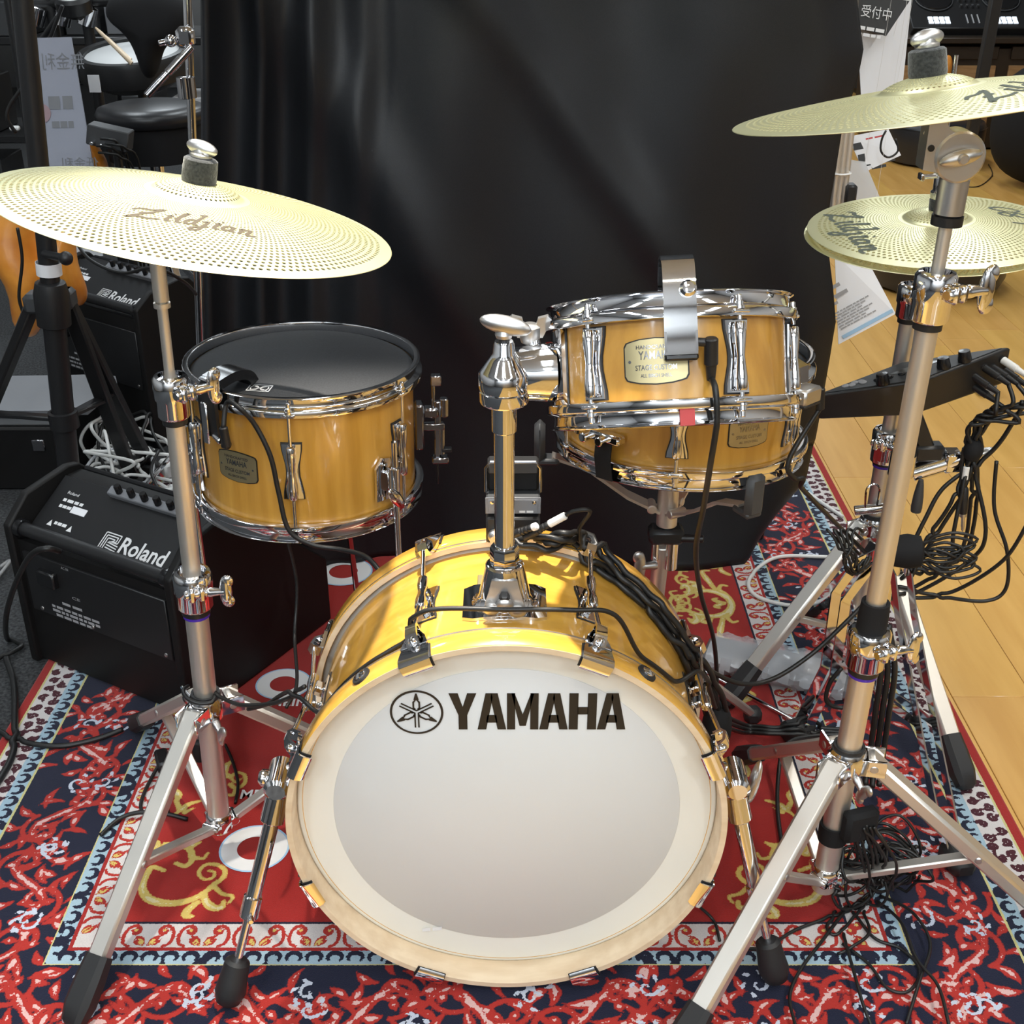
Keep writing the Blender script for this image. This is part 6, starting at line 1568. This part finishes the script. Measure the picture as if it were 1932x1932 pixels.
    for k in range(2):
        xa = x0+.04+k*.60; d = MB().box((xa+.27, Y+.020, zt-.075), (.53, .02, .065), bev=.003).build('drawer', 'cabinet_dark', root)
        MB().tube(spline([(xa+.10, Y+.008, zt-.085), (xa+.10, Y-.014, zt-.072), (xa+.19, Y-.014, zt-.070), (xa+.19, Y+.008, zt-.085)], 4), .004, 8).build('handle', 'chrome', d)
        MB().box((xa+.27, Y+.025, (zt-.13)/2), (.53, .02, zt-.15), bev=.003).build('door', 'cabinet_wood', root)
    # DJ controllers
    for k, xo in enumerate((.10, .80)):
        M = Matrix.Translation((x0+xo, Y+.05, zt+.005)) @ Matrix.Rotation(math.radians(32), 4, 'X')
        r = thing('dj_controller', ('black mixing controller with lit pads on the wooden desk, next to the white board', 'black mixing controller with lit pads at the far end of the wooden desk')[k], 'controller', M @ Vector((.33, .2, 0)))
        MB().box((.33, .20, .026), (.66, .40, .05), M, .005).build('body', 'black_plastic', r)
        for cx in (.15, .51):
            MB().lathe([(.095, 0), (.098, .004), (.092, .014), (0, .015)], M @ Vector((cx, .235, .051)), M.to_3x3() @ Vector((0, 0, 1)), 40).build('jog_wheel', 'black_gloss', r)
            MB().lathe([(.099, .002), (.104, .004), (.104, .008), (.099, .009)], M @ Vector((cx, .235, .051)), M.to_3x3() @ Vector((0, 0, 1)), 40, True).build('jog_ring', 'dark_grey', r)
            for i in range(4):
                for j in range(2): MB().box((cx-.045+.030*i, .045+.030*j, .053), (.026, .026, .006), M, .002).build('pad', 'screen_white', r)
        for i in range(4):
            for j in range(3): MB().lathe([(.008, 0), (.007, .016), (0, .017)], M @ Vector((.285+.03*i, .17+.05*j, .051)), M.to_3x3() @ Vector((0, 0, 1)), 12).build('knob', 'dark_grey', r)
        for i in range(3): MB().box((.30+.03*i, .07, .054), (.006, .07, .004), M).build('fader', 'print_grey', r)
    # black frame post of a neighbouring stand
    p = at_y(1868, 60, 5.2); q = at_y(1850, 160, 5.2); d = (q-p).normalized()
    root = thing('keyboard_stand', 'black square tube stand leg in front of the wooden desk', 'stand', (p.x, 5.2, FZ))
    mb = MB(); bar_leg(mb, p-d*.5, p+d*((FZ+.0-p.z)/d.z), .042, .042); mb.build('post', 'black_metal', root)
    MB().box((p.x-.02, 5.2, FZ+.016), (.06, .4, .03), bev=.005).build('foot', 'black_metal', root)
    # black bag, orange tag, stools
    p = at_z(1900, 350, FZ)
    mbg = MB().ball((p.x+.12, p.y, .27), (.26, .22, .275), 28, 18)
    mbg.v = [(x+.02*math.sin(9*z+3*y), y, max(FZ+.001, z+.02*math.sin(11*x))) for x, y, z in mbg.v]
    single(mbg, 'gig_bag', 'black_cloth', 'soft black instrument bag slumped on the wood floor before the desk', 'bag', sharp=180)
    p = at_y(1786, 128, 6.86); single(MB().ball(tuple(p), (.03, .02, .065), 16, 10), 'orange_tag', 'orange_bag', 'small orange tag hanging on the desk behind the felt washer', 'tag', sharp=180)
    def pouffe(px, py, R, h, lab):
        c = at_z(px, py, FZ); c = Vector((c.x, c.y+R, FZ)); root = thing('stool', lab, 'stool', c)
        MB().lathe([(0, h), (R-.04, h), (R-.012, h-.010), (R, h-.035), (R-.002, .05), (R-.02, .012), (0, .012)], c, (0, 0, 1), 48).build('seat', 'leather', root, sharp=60)
        MB().lathe([(R-.002, h-.030), (R+.004, h-.033), (R-.002, h-.036)], c, (0, 0, 1), 48).build('piping', 'black_gloss', root)
        for k in range(4): MB().lathe([(.018, 0), (.022, .014)], c+Vector((.6*R*math.cos(k*1.57+.8), .6*R*math.sin(k*1.57+.8), 0)), (0, 0, 1), 12).build('foot', 'black_metal', root)
    pouffe(1800, 572, .25, .21, 'round black stool on the wood floor beneath the hi-hat cymbals')
    pouffe(1785, 322, .25, .22, 'low round black stool beside the bag, seen below the tilted cymbal')
    p = at_y(1932, 345, 3.3); single(MB().box((p.x, p.y, FZ+.02), (.05, .06, .04), None, .008), 'door_stop', 'grey_plastic', 'small grey block on the wood floor near the bag', 'block')
    # thin wires on the floor
    cable('thin_wire', [at_z(1865, 310, FZ+.003), at_z(1872, 330, FZ+.003), at_z(1850, 350, FZ+.003), at_z(1825, 352, FZ+.003), at_z(1815, 340, FZ+.003)], .0025, 'cable_black', 'thin dark wire lying on the wood floor near the black bag')
    cable('thin_wire', [at_y(1690, 262, 2.55), at_y(1694, 285, 2.55), at_y(1676, 297, 2.55), at_y(1662, 285, 2.55), at_y(1664, 262, 2.55), at_y(1672, 246, 2.55)], .0022, 'cable_black', 'thin dark wire looped over the price flyer')
build_back_right()
# ---------------------------------------------------------------- cables around the kit
def K(*a):
    """(px, py, depth y) or (px, py, 'z', height)"""
    return at_z(a[0], a[1], a[3]) if a[2] == 'z' else at_y(*a)
def plug(p, d, mat='black_plastic'): pass
# floor tom trigger lead with angle plug
r = thing('trigger_cable', 'black cable with angle plug drooping from the floor tom trigger', 'cable', FJ)
MB().rod(FJ, FJ+Vector((.010, -.004, -.002)), .0065).rod(FJ+Vector((.006, -.003, -.004)), FJ+Vector((.004, -.003, .026)), .0062).build('plug', 'black_plastic', r)
lead('lead', spline([FJ+Vector((.004, -.003, .024)), K(428, 760, 1.556), K(450, 768, 1.535), K(480, 800, 1.54), K(510, 860, 1.535), K(526, 930, 1.535), K(545, 1000, 1.53), K(590, 1028, 1.53), K(640, 1036, 1.53), K(690, 1050, 1.50), K(722, 1085, 1.47)], 7), .0036, 'cable_black', r, 7)
# rack tom trigger lead
r = thing('trigger_cable', 'black cable with angle plug hanging from the rack tom trigger to the rug', 'cable', TJ)
MB().rod(TJ-Vector((.004, 0, 0)), TJ+Vector((.012, -.002, 0)), .0045).rod(TJ+Vector((.010, -.002, .005)), TJ+Vector((.012, -.002, -.024)), .0072).tube([TJ+Vector((.012, -.002, -.024)), TJ+Vector((.013, -.002, -.040))], [.0058, .0045], 10).build('plug', 'black_plastic', r)
lead('lead', spline([TJ+Vector((.013, -.002, -.038)), K(1350, 735, 1.150), K(1352, 800, 1.142), K(1340, 880, 1.15), K(1327, 960, 1.20), K(1313, 1040, 1.30), K(1322, 1120, 1.42), K(1345, 1200, 1.48), K(1352, 1270, 1.52), K(1350, 1345, 1.50)], 7), .0034, 'cable_black', r, 7)
# snare trigger lead
r = thing('trigger_cable', 'black cable with ribbed plug running from the snare trigger past the curtain', 'cable', SJ)
MB().rod(SJ, SJ+Vector((.002, -.002, -.030)), .0062).build('plug', 'black_plastic', r)
lead('lead', spline([SJ+Vector((.002, -.002, -.028)), K(1487, 870, 1.465), K(1500, 905, 1.475), K(1545, 955, 1.57), K(1600, 1010, 1.70), K(1650, 1060, 1.78)], 7), .0036, 'cable_black', r, 7)
# sensor leads
sx, sy, sz = SENS
def sensor_lead(i):
    off = i*.0052
    P = [Vector((sx+(.024 if i % 2 else -.01)+.004*i, sy-.046, sz+.012)), Vector((sx+.050+.006*i, sy-.062, sz+.010+off)), K(1080+5*i, 1022-2*i, 1.40), K(1140+4*i, 1075-2*i, 1.385), K(1215+3*i, 1160-3*i, 1.365), K(1285+3*i, 1235-3*i, 1.36), K(1335+3*i, 1310, 1.40), K(1352+2*i, 1365, 1.45)]
    cable('sensor_cable', P, .0042, 'cable_black', 'black cable in the bundle running down over the bass drum from the sensor box', group='sensor cable bundle', pin=(1, 0))
for i in range(4): sensor_lead(i)
for k, (a, b, lab) in enumerate((((1012, 1002), (1068, 972), 'black jack plug with white sleeve angled up beside the chrome post'), ((980, 1004), (1014, 992), 'black jack plug with white sleeve lying in the sensor socket'))):
    p, q = at_y(*a, 1.355), at_y(*b, 1.345); d = (q-p).normalized(); r = thing('jack_plug', lab, 'plug', p)
    L = (q-p).length
    MB().rod(p-d*.020, p+d*.004, .0055).lathe([(.0052, 0), (.0052, .003), (.0040, .004), (.0040, .0055), (.0050, .006), (.0050, .009), (.0038, .010), (.0038, .0115), (.0046, .012), (.0046, .015), (.0034, .017)], p+d*.004, d, 12).build('plug_body', 'black_plastic', r)
    MB().rod(p+d*(.020), q, .0050).build('sleeve', 'white_plastic', r)
    if k == 0: lead('lead', spline([q, q+d*.012, q+d*.020+Vector((.014, 0, -.004)), K(1092, 1000, 1.37), K(1100, 1030, 1.385)], 6), .0028, 'cable_black', r, 7)
# cable draped across the top of the bass drum
def drum_top(x, y, lift=.004): return Vector((x, y, BZ+math.sqrt(max(0, (.2545 if y > BY+.04 else BR)**2-(x-BX)**2))+lift))
P = [K(468, 1338, 1.35), K(500, 1330, 1.33), K(552, 1308, 1.27)] + [drum_top(x, yy, .006) for x, yy in ((-.235, 1.225), (-.20, 1.215), (-.165, 1.212), (-.125, 1.215))] + [K(800, 1153, 1.205), K(960, 1150, 1.200), K(1080, 1151, 1.205), K(1160, 1160, 1.215)] + [drum_top(x, yy, .006) for x, yy in ((.155, 1.225), (.20, 1.24))] + [K(1322, 1268, 1.28), K(1350, 1335, 1.36)]
cable('trigger_cable', P, .0030, 'cable_black', 'thin black cable draped across the top of the bass drum')
b = at_z(415, 1555, .055)
P = [Vector((b.x+.0240*math.cos(a), b.y+.0240*math.sin(a), .30+.006*a)) for a in np.linspace(2.6, 5.9, 7)]
zb = at_y(393, 1304, b.y).z
P = [Vector((p.x, p.y, zb+.004*math.sin(i))) for i, p in enumerate(P)] + [K(455, 1330, 1.34), K(520, 1325, 1.30), K(575, 1295, 1.25)]
cable('trigger_cable', P, .0030, 'cable_black', 'thin black cable wrapped around the hub of the left stand')
cable('trigger_cable', [K(540, 1010, 1.55), K(560, 1100, 1.56), K(556, 1200, 1.52), K(560, 1290, 1.40), K(540, 1335, 1.35)], .0026, 'cable_black', 'thin black cable hanging straight down behind the floor tom shell')
cable('signal_cable', [K(425, 1405, 'z', .004), K(440, 1440, 'z', .004), K(449, 1480, 'z', .004), K(444, 1515, 'z', .004)], .0026, 'cable_black', 'thin black cable on the red rug behind the left stand pole')
cable('signal_cable', [K(310, 1425, 'z', .02), K(285, 1470, 'z', .004), K(266, 1515, 'z', .004), K(275, 1535, 'z', .004), K(320, 1530, 'z', .004)], .003, 'cable_black', 'black cable end lying on the white rug border by the front leg')
single(MB().box((0, 0, 0), (.022, .045, .022), Matrix.Translation(at_z(307, 1435, .014)) @ Matrix.Rotation(.4, 4, 'Z'), .004), 'cable_connector', 'black_plastic', 'small black connector lying behind the front leg of the left stand', 'connector')
cable('cable_tie', [K(190, 1576, 'z', .004), K(225, 1545, 'z', .006), K(262, 1533, 'z', .012), K(310, 1535, 'z', .012), K(354, 1546, 'z', .004)], .0035, 'cable_black', 'black ladder cable tie lying across the rug border', 'cable tie')
# mains lead of the front amplifier and the thick leads beside it
cable('mains_cable', [K(112, 1040, 1.70), K(88, 1035, 1.68), K(58, 1048, 1.70), K(30, 1100, 1.78), K(12, 1160, 1.83), K(14, 1205, 'z', .006), K(40, 1220, 'z', .006), K(-40, 1260, 'z', .006)], .0050, 'cable_black', 'thick black mains lead curving from the front amplifier', pin=(1, 0))
cable('mains_cable', [K(-20, 1370, 'z', .006), K(40, 1398, 'z', .006), K(110, 1408, 'z', .006), K(180, 1395, 'z', .006), K(232, 1376, 'z', .008)], .0048, 'cable_black', 'black lead crossing the rug border to the left stand')
cable('mains_cable', [K(10, 1240, 'z', .006), K(26, 1290, 'z', .006), K(28, 1370, 'z', .006), K(22, 1430, 'z', .006), K(-20, 1500, 'z', .006)], .0060, 'cable_black', 'thick black lead hanging over the dark carpet edge')
cable('mains_cable', [K(0, 1070, 'z', FZ+.01), K(18, 1060, 'z', FZ+.02), K(-30, 1120, 'z', FZ+.005)], .0040, 'cable_grey', 'grey lead on the carpet left of the front amplifier')
cable('signal_cable', [K(42, 165, 2.62), K(18, 200, 2.62), K(14, 225, 2.62), K(30, 250, 2.63)], .004, 'cable_black', 'black cable clipped high on the pole stands')
cable('signal_cable', [K(140, 450, 2.5), K(170, 490, 2.45), K(230, 515, 2.4), K(290, 505, 2.35), K(345, 530, 2.4), K(370, 555, 2.5)], .0036, 'cable_black', 'black cable swinging over the second amplifier')
cable('signal_cable', [K(33, 430, 2.55), K(42, 490, 2.55), K(36, 560, 2.55), K(46, 610, 2.55), K(20, 660, 2.55)], .0036, 'cable_black', 'black cable hanging in front of the orange bag')
# white loop on the rug
cable('power_cable', [K(1640, 1052, 'z', .005), K(1560, 1051, 'z', .005), K(1475, 1050, 'z', .005), K(1432, 1070, 'z', .005), K(1412, 1100, 'z', .005), K(1428, 1125, 'z', .005), K(1480, 1141, 'z', .005), K(1540, 1144, 'z', .005), K(1600, 1147, 'z', .005)], .0042, 'cable_white', 'white cable looped on the navy rug border')
cable('power_cable', [K(1525, 930, 'z', .005), K(1550, 948, 'z', .005), K(1590, 975, 'z', .005)], .0042, 'cable_white', 'short run of white cable by the red rug edge')
# leads of the sound module
ends = [(1890, 1070), (1800, 1055), (1740, 1050), (1700, 1080), (1690, 1110), (1680, 1125)]
tg = [(1838, 848), (1832, 850), (1836, 846), (1830, 852), (1840, 850), (1834, 848)]
for i, (q, nn) in enumerate(JACKS):
    r = thing('module_cable', 'black lead plugged into the rear of the sound module', 'cable', q, 'leads of the sound module')
    d = (nn+Vector((.35, 0, -.15))).normalized()
    MB().rod(q, q+d*.032, .0062).tube([q+d*.030, q+d*.052], [.0055, .0036], 10).build('plug', 'white_plastic' if i == 3 else 'black_plastic', r)
    s = random.Random(i).uniform(-6, 6)
    x, y = ends[i]
    mid = K(tg[i][0]+i*2-5, tg[i][1]+s, 1.83)
    P = [q+d*.050, q+d*.075+Vector((.01*(i-2), 0, -.02)), K(1880-9*i, 770+6*i, 1.82), mid]
    if i % 3 == 0: P += [K(1800+20*i, 1000, 1.80), K(1790+12*i, 1060, 1.82), K(1720, 1110+4*i, 1.84), K(1660, 1120+3*i, 1.80)]
    elif i % 3 == 1: P += [K(1810, 930, 1.82), K(1760, 1010, 1.82), K(1700, 1085+6*i, 1.82), K(1650, 1140, 1.80)]
    else: P += [K(1838, 930, 1.84), K(1822, 1030, 1.85), K(1770, 1075, 1.84), K(1700, 1075, 1.82), K(1655, 1070, 1.80)]
    lead('lead', spline(P, 7), .0036, 'cable_black', r, 7)
cable('module_cable', [K(1932, 760, 1.8), K(1890, 830, 1.82), K(1850, 870, 1.83), K(1780, 920, 1.83), K(1745, 980, 1.82), K(1715, 1040, 1.81), K(1690, 1075, 1.80)], .0038, 'cable_black', 'black lead swinging in from beyond the sound module')
cable('module_cable', [K(1940, 985, 1.75), K(1900, 1050, 1.76), K(1840, 1095, 1.78), K(1780, 1122, 1.80), K(1720, 1128, 1.80), K(1668, 1112, 1.79)], .0034, 'cable_black', 'black lead arcing low over the wood floor to the stands')
cable('module_cable', [K(1880, 870, 1.83), K(1876, 960, 1.82), K(1900, 1040, 1.80), K(1898, 1110, 1.80), K(1860, 1134, 1.80), K(1780, 1126, 1.80), K(1690, 1108, 1.80)], .0034, 'cable_black', 'black lead hanging in a deep loop beside the module leads')
single(MB().ball(tuple(K(1836, 850, 1.825)), (.016, .016, .020), 16, 10), 'hook_strap', 'black_cloth', 'black strap gathering the module leads', 'strap', sharp=180)
# loose jack plug hanging among the leads
p = K(1820, 905, 1.82)
r = thing('jack_plug', 'loose jack plug with white tag and bare tip dangling among the module leads', 'plug', p)
MB().rod(p, K(1824, 880, 1.82), .0052).build('tag_sleeve', 'white_plastic', r)
a, b_ = K(1819, 918, 1.82), K(1817, 968, 1.82); MB().lathe([(.0045, 0), (.0075, .004), (.0078, (b_-a).length*.8), (.0065, (b_-a).length)], a, b_-a, 16).build('barrel', 'black_plastic', r)
c_ = K(1816, 1012, 1.82); MB().lathe([(.0062, 0), (.0062, .006), (.0032, .0065), (.0032, .026), (.0024, .028), (.0030, .031), (.0004, .036)], b_, c_-b_, 14).build('tip', 'satin_metal', r)
lead('lead', spline([K(1824, 882, 1.82), K(1832, 866, 1.82), K(1838, 850, 1.825)], 5), .0028, 'cable_black', r, 7)
# strapped coil behind the crash stand
c = K(1712, 1040, 1.50)
r = thing('cable_coil', 'strapped coil of thin black cable hung behind the front right pole', 'cable', c)
MB().lathe([(.010, -.022), (.022, -.018), (.025, 0), (.022, .018), (.010, .022)], c, (1, -.2, .1), 20).build('strap', 'black_cloth', r)
rr = random.Random(3)
for k in range(7):
    a = rr.uniform(-.5, .5); L = rr.uniform(.07, .11)
    P = [c+Vector((.015, 0, .004*k-.012)), c+Vector((L*.6, -.01, a*.04+.015)), c+Vector((L, -.012, a*.05)), c+Vector((L*.6, -.01, a*.04-.018)), c+Vector((.012, 0, .003*k-.012))]
    lead('strand', spline(P, 6), .0022, 'cable_black', r, 6)
for k in range(5):
    P = [c+Vector((-.06, .02, .02-.012*k)), c+Vector((-.075-.01*k, .01, .03)), c+Vector((-.085, .0, .0)), c+Vector((-.07, .0, -.03)), c+Vector((-.05, .01, -.02))]
    lead('strand', spline(P, 6), .0022, 'cable_black', r, 6)
# long arc from the bass drum to the stands
cable('signal_cable', [K(1300, 1225, 1.42), K(1340, 1265, 1.47), K(1400, 1290, 1.50), K(1460, 1280, 1.52), K(1530, 1235, 1.54), K(1590, 1180, 1.56), K(1640, 1130, 1.60)], .0036, 'cable_black', 'black cable arcing from the bass drum hoop to the right stands')
for i in range(3):
    cable('signal_cable', [K(1356, 1352+3*i, 1.46), K(1400, 1368+5*i, 'z', .03), K(1450, 1372+6*i, 'z', .03), K(1500, 1376+3*i, 'z', .03), K(1545, 1375+4*i, 'z', .02), K(1610, 1380+3*i, 'z', .02)], .0036, 'cable_black', 'black cable running low from the bass drum bundle toward the hi-hat foot', group='low cables by the hi-hat')
single(MB().ball(tuple(K(1352, 1372, 1.43)), (.022, .022, .045), 16, 12), 'hook_strap', 'black_cloth', 'black strap knot binding the sensor cables at the bass drum side', 'strap', sharp=180)
cable('signal_cable', [K(1588, 1260, 1.50), K(1565, 1290, 1.50), K(1560, 1325, 1.50), K(1590, 1335, 1.50), K(1612, 1320, 1.5)], .0034, 'cable_black', 'small hanging loop of black cable at the strip legs')
for i in range(3):
    cable('signal_cable', [K(1655+8*i, 1180, 1.48), K(1668+7*i, 1260, 1.46), K(1660+5*i, 1340, 1.46), K(1650+4*i, 1420, 1.46), K(1640+5*i, 1480, 1.42)], .0044, 'cable_black', 'black cable hanging straight behind the front right pole', group='straight cables behind the right pole')
cable('signal_cable', [K(1600, 1385, 'z', .05), K(1520, 1390, 'z', .05), K(1480, 1410, 'z', .05), K(1468, 1470, 'z', .02), K(1468, 1540, 'z', .006), K(1480, 1620, 'z', .006)], .0034, 'cable_black', 'black cable dropping from the rear leg onto the red rug')
# tangle at the foot of the front right stand
rr = random.Random(7); ctr = K(1625, 1640, 'z', .06)
single(MB().box((0, 0, 0), (.050, .022, .050), Matrix.Translation(K(1622, 1555, 1.27)) @ Matrix.Rotation(.3, 4, 'Z'), .006).lathe([(.0168, -.014), (.0200, -.014), (.0200, .014), (.0168, .014)], RA(.150), (0, 0, 1), 24, True), 'hook_strap', 'black_cloth', 'black hook strap tying the cable hank to the front right pole', 'strap')
for k in range(16):
    P = []; n = rr.randint(7, 10); a0 = rr.uniform(0, 6.28); rx, rz = rr.uniform(.020, .055), rr.uniform(.025, .06)
    cc = ctr+Vector((rr.uniform(-.02, .045), rr.uniform(-.02, .03), rr.uniform(-.02, .055)))
    for j in range(n):
        a = a0+j*1.0; P.append(cc+Vector((rx*math.cos(a), .018*math.sin(a*1.7)+rr.uniform(-.01, .01), rz*math.sin(a))))
    P = [Vector((p.x, p.y, max(.005, p.z))) for p in P]
    cable('hank_cable', P, .0022, 'cable_black', 'thin black cable loop in the tangled hank at the front right stand', group='tangled hank of cable', k=6, n=6)
hang = K(1622, 1560, 1.26)
for k in range(8):
    e = K(rr.uniform(1600, 1680), rr.uniform(1640, 1690), 'z', rr.uniform(.02, .06)); cable('hank_cable', [hang+Vector((.004*k-.012, 0, 0)), (hang+e)/2+Vector((rr.uniform(-.01, .03), -.01, 0)), e], .0022, 'cable_black', 'thin black cable loop in the tangled hank at the front right stand', group='tangled hank of cable', k=6, n=6)
runs = [[(1640, 1700), (1580, 1725), (1500, 1755), (1450, 1785), (1400, 1790)], [(1600, 1710), (1555, 1770), (1510, 1830), (1490, 1880), (1500, 1932), (1512, 1980)], [(1590, 1760), (1610, 1830), (1630, 1900), (1655, 1960)],
        [(1655, 1700), (1700, 1740), (1730, 1810), (1770, 1860), (1790, 1932), (1800, 1975)], [(1610, 1720), (1650, 1770), (1700, 1790), (1735, 1830), (1715, 1870), (1675, 1865), (1640, 1820), (1590, 1780)],
        [(1625, 1715), (1640, 1760), (1600, 1790), (1580, 1800)], [(1660, 1690), (1720, 1720), (1755, 1780), (1735, 1850), (1710, 1932)], [(1665, 1600), (1700, 1595), (1745, 1600)], [(1640, 1690), (1585, 1760), (1560, 1750), (1578, 1720)]]
labs = ['black cable trailing across the rug to the bass drum spur', 'black cable curving down the rug between the front legs', 'short straight black cable tail on the navy rug field', 'black cable running from the hank past the right leg', 'black cable lying in an open loop on the rug', 'short hooked black cable end under the hank', 'black cable bowing out beside the open loop', 'black cable end leaning on the right brace', 'small black cable kink at the white rug corner']
for fi, (P, lb) in enumerate(zip(runs, labs)): cable('floor_cable', [at_z(x, y, .004+.0055*(fi % 4)*(0 < i_ < len(P)-1)) for i_, (x, y) in enumerate(P)], .0024, 'cable_black', lb, k=8, n=6)
cable('floor_cable', [at_z(1308, 1702, .03), at_z(1345, 1735, .004), at_z(1358, 1775, .004)], .0022, 'cable_black', 'short black cable under the lower right claw')

# plastic-wrapped pedal lying beside the bass drum
def build_wrapped_pedal():
    a, b = at_z(1330, 1225, .03), at_z(1610, 1285, .03)
    d = (b-a).normalized(); x = Vector((-d.y, d.x, 0)); c = (a+b)/2
    M = basis(Vector((c.x, c.y, 0)), d, x, (0, 0, 1)); L = (b-a).length
    root = thing('wrapped_pedal', 'grey pedal board wrapped in clear plastic lying behind the bass drum', 'pedal', (c.x, c.y, 0))
    MB().box((0, 0, .026), (L, .085, .030), M, .008).build('footboard', 'grey_plastic', root)
    MB().box((L*.30, 0, .043), (L*.25, .05, .006), M, .002).build('tread', 'print_grey', root)
    wr = MB(); n, m = 26, 18; V, F = [], []; rr = random.Random(2)
    for i in range(n+1):
        s = -L*.46+L*.92*i/n
        for j in range(m):
            t = 6.2832*j/m; k = 1+.07*math.sin(i*1.7+j*2.1)+.05*rr.uniform(-1, 1)
            V.append(M @ Vector((s, .054*k*math.cos(t), max(.0035, .030+.028*k*math.sin(t)))))
    for i in range(n):
        for j in range(m): F.append((i*m+j, i*m+(j+1) % m, (i+1)*m+(j+1) % m, (i+1)*m+j))
    wr.add(V, F).build('plastic_wrap', 'clear_plastic', root, sharp=25)
build_wrapped_pedal()
settle_cables()
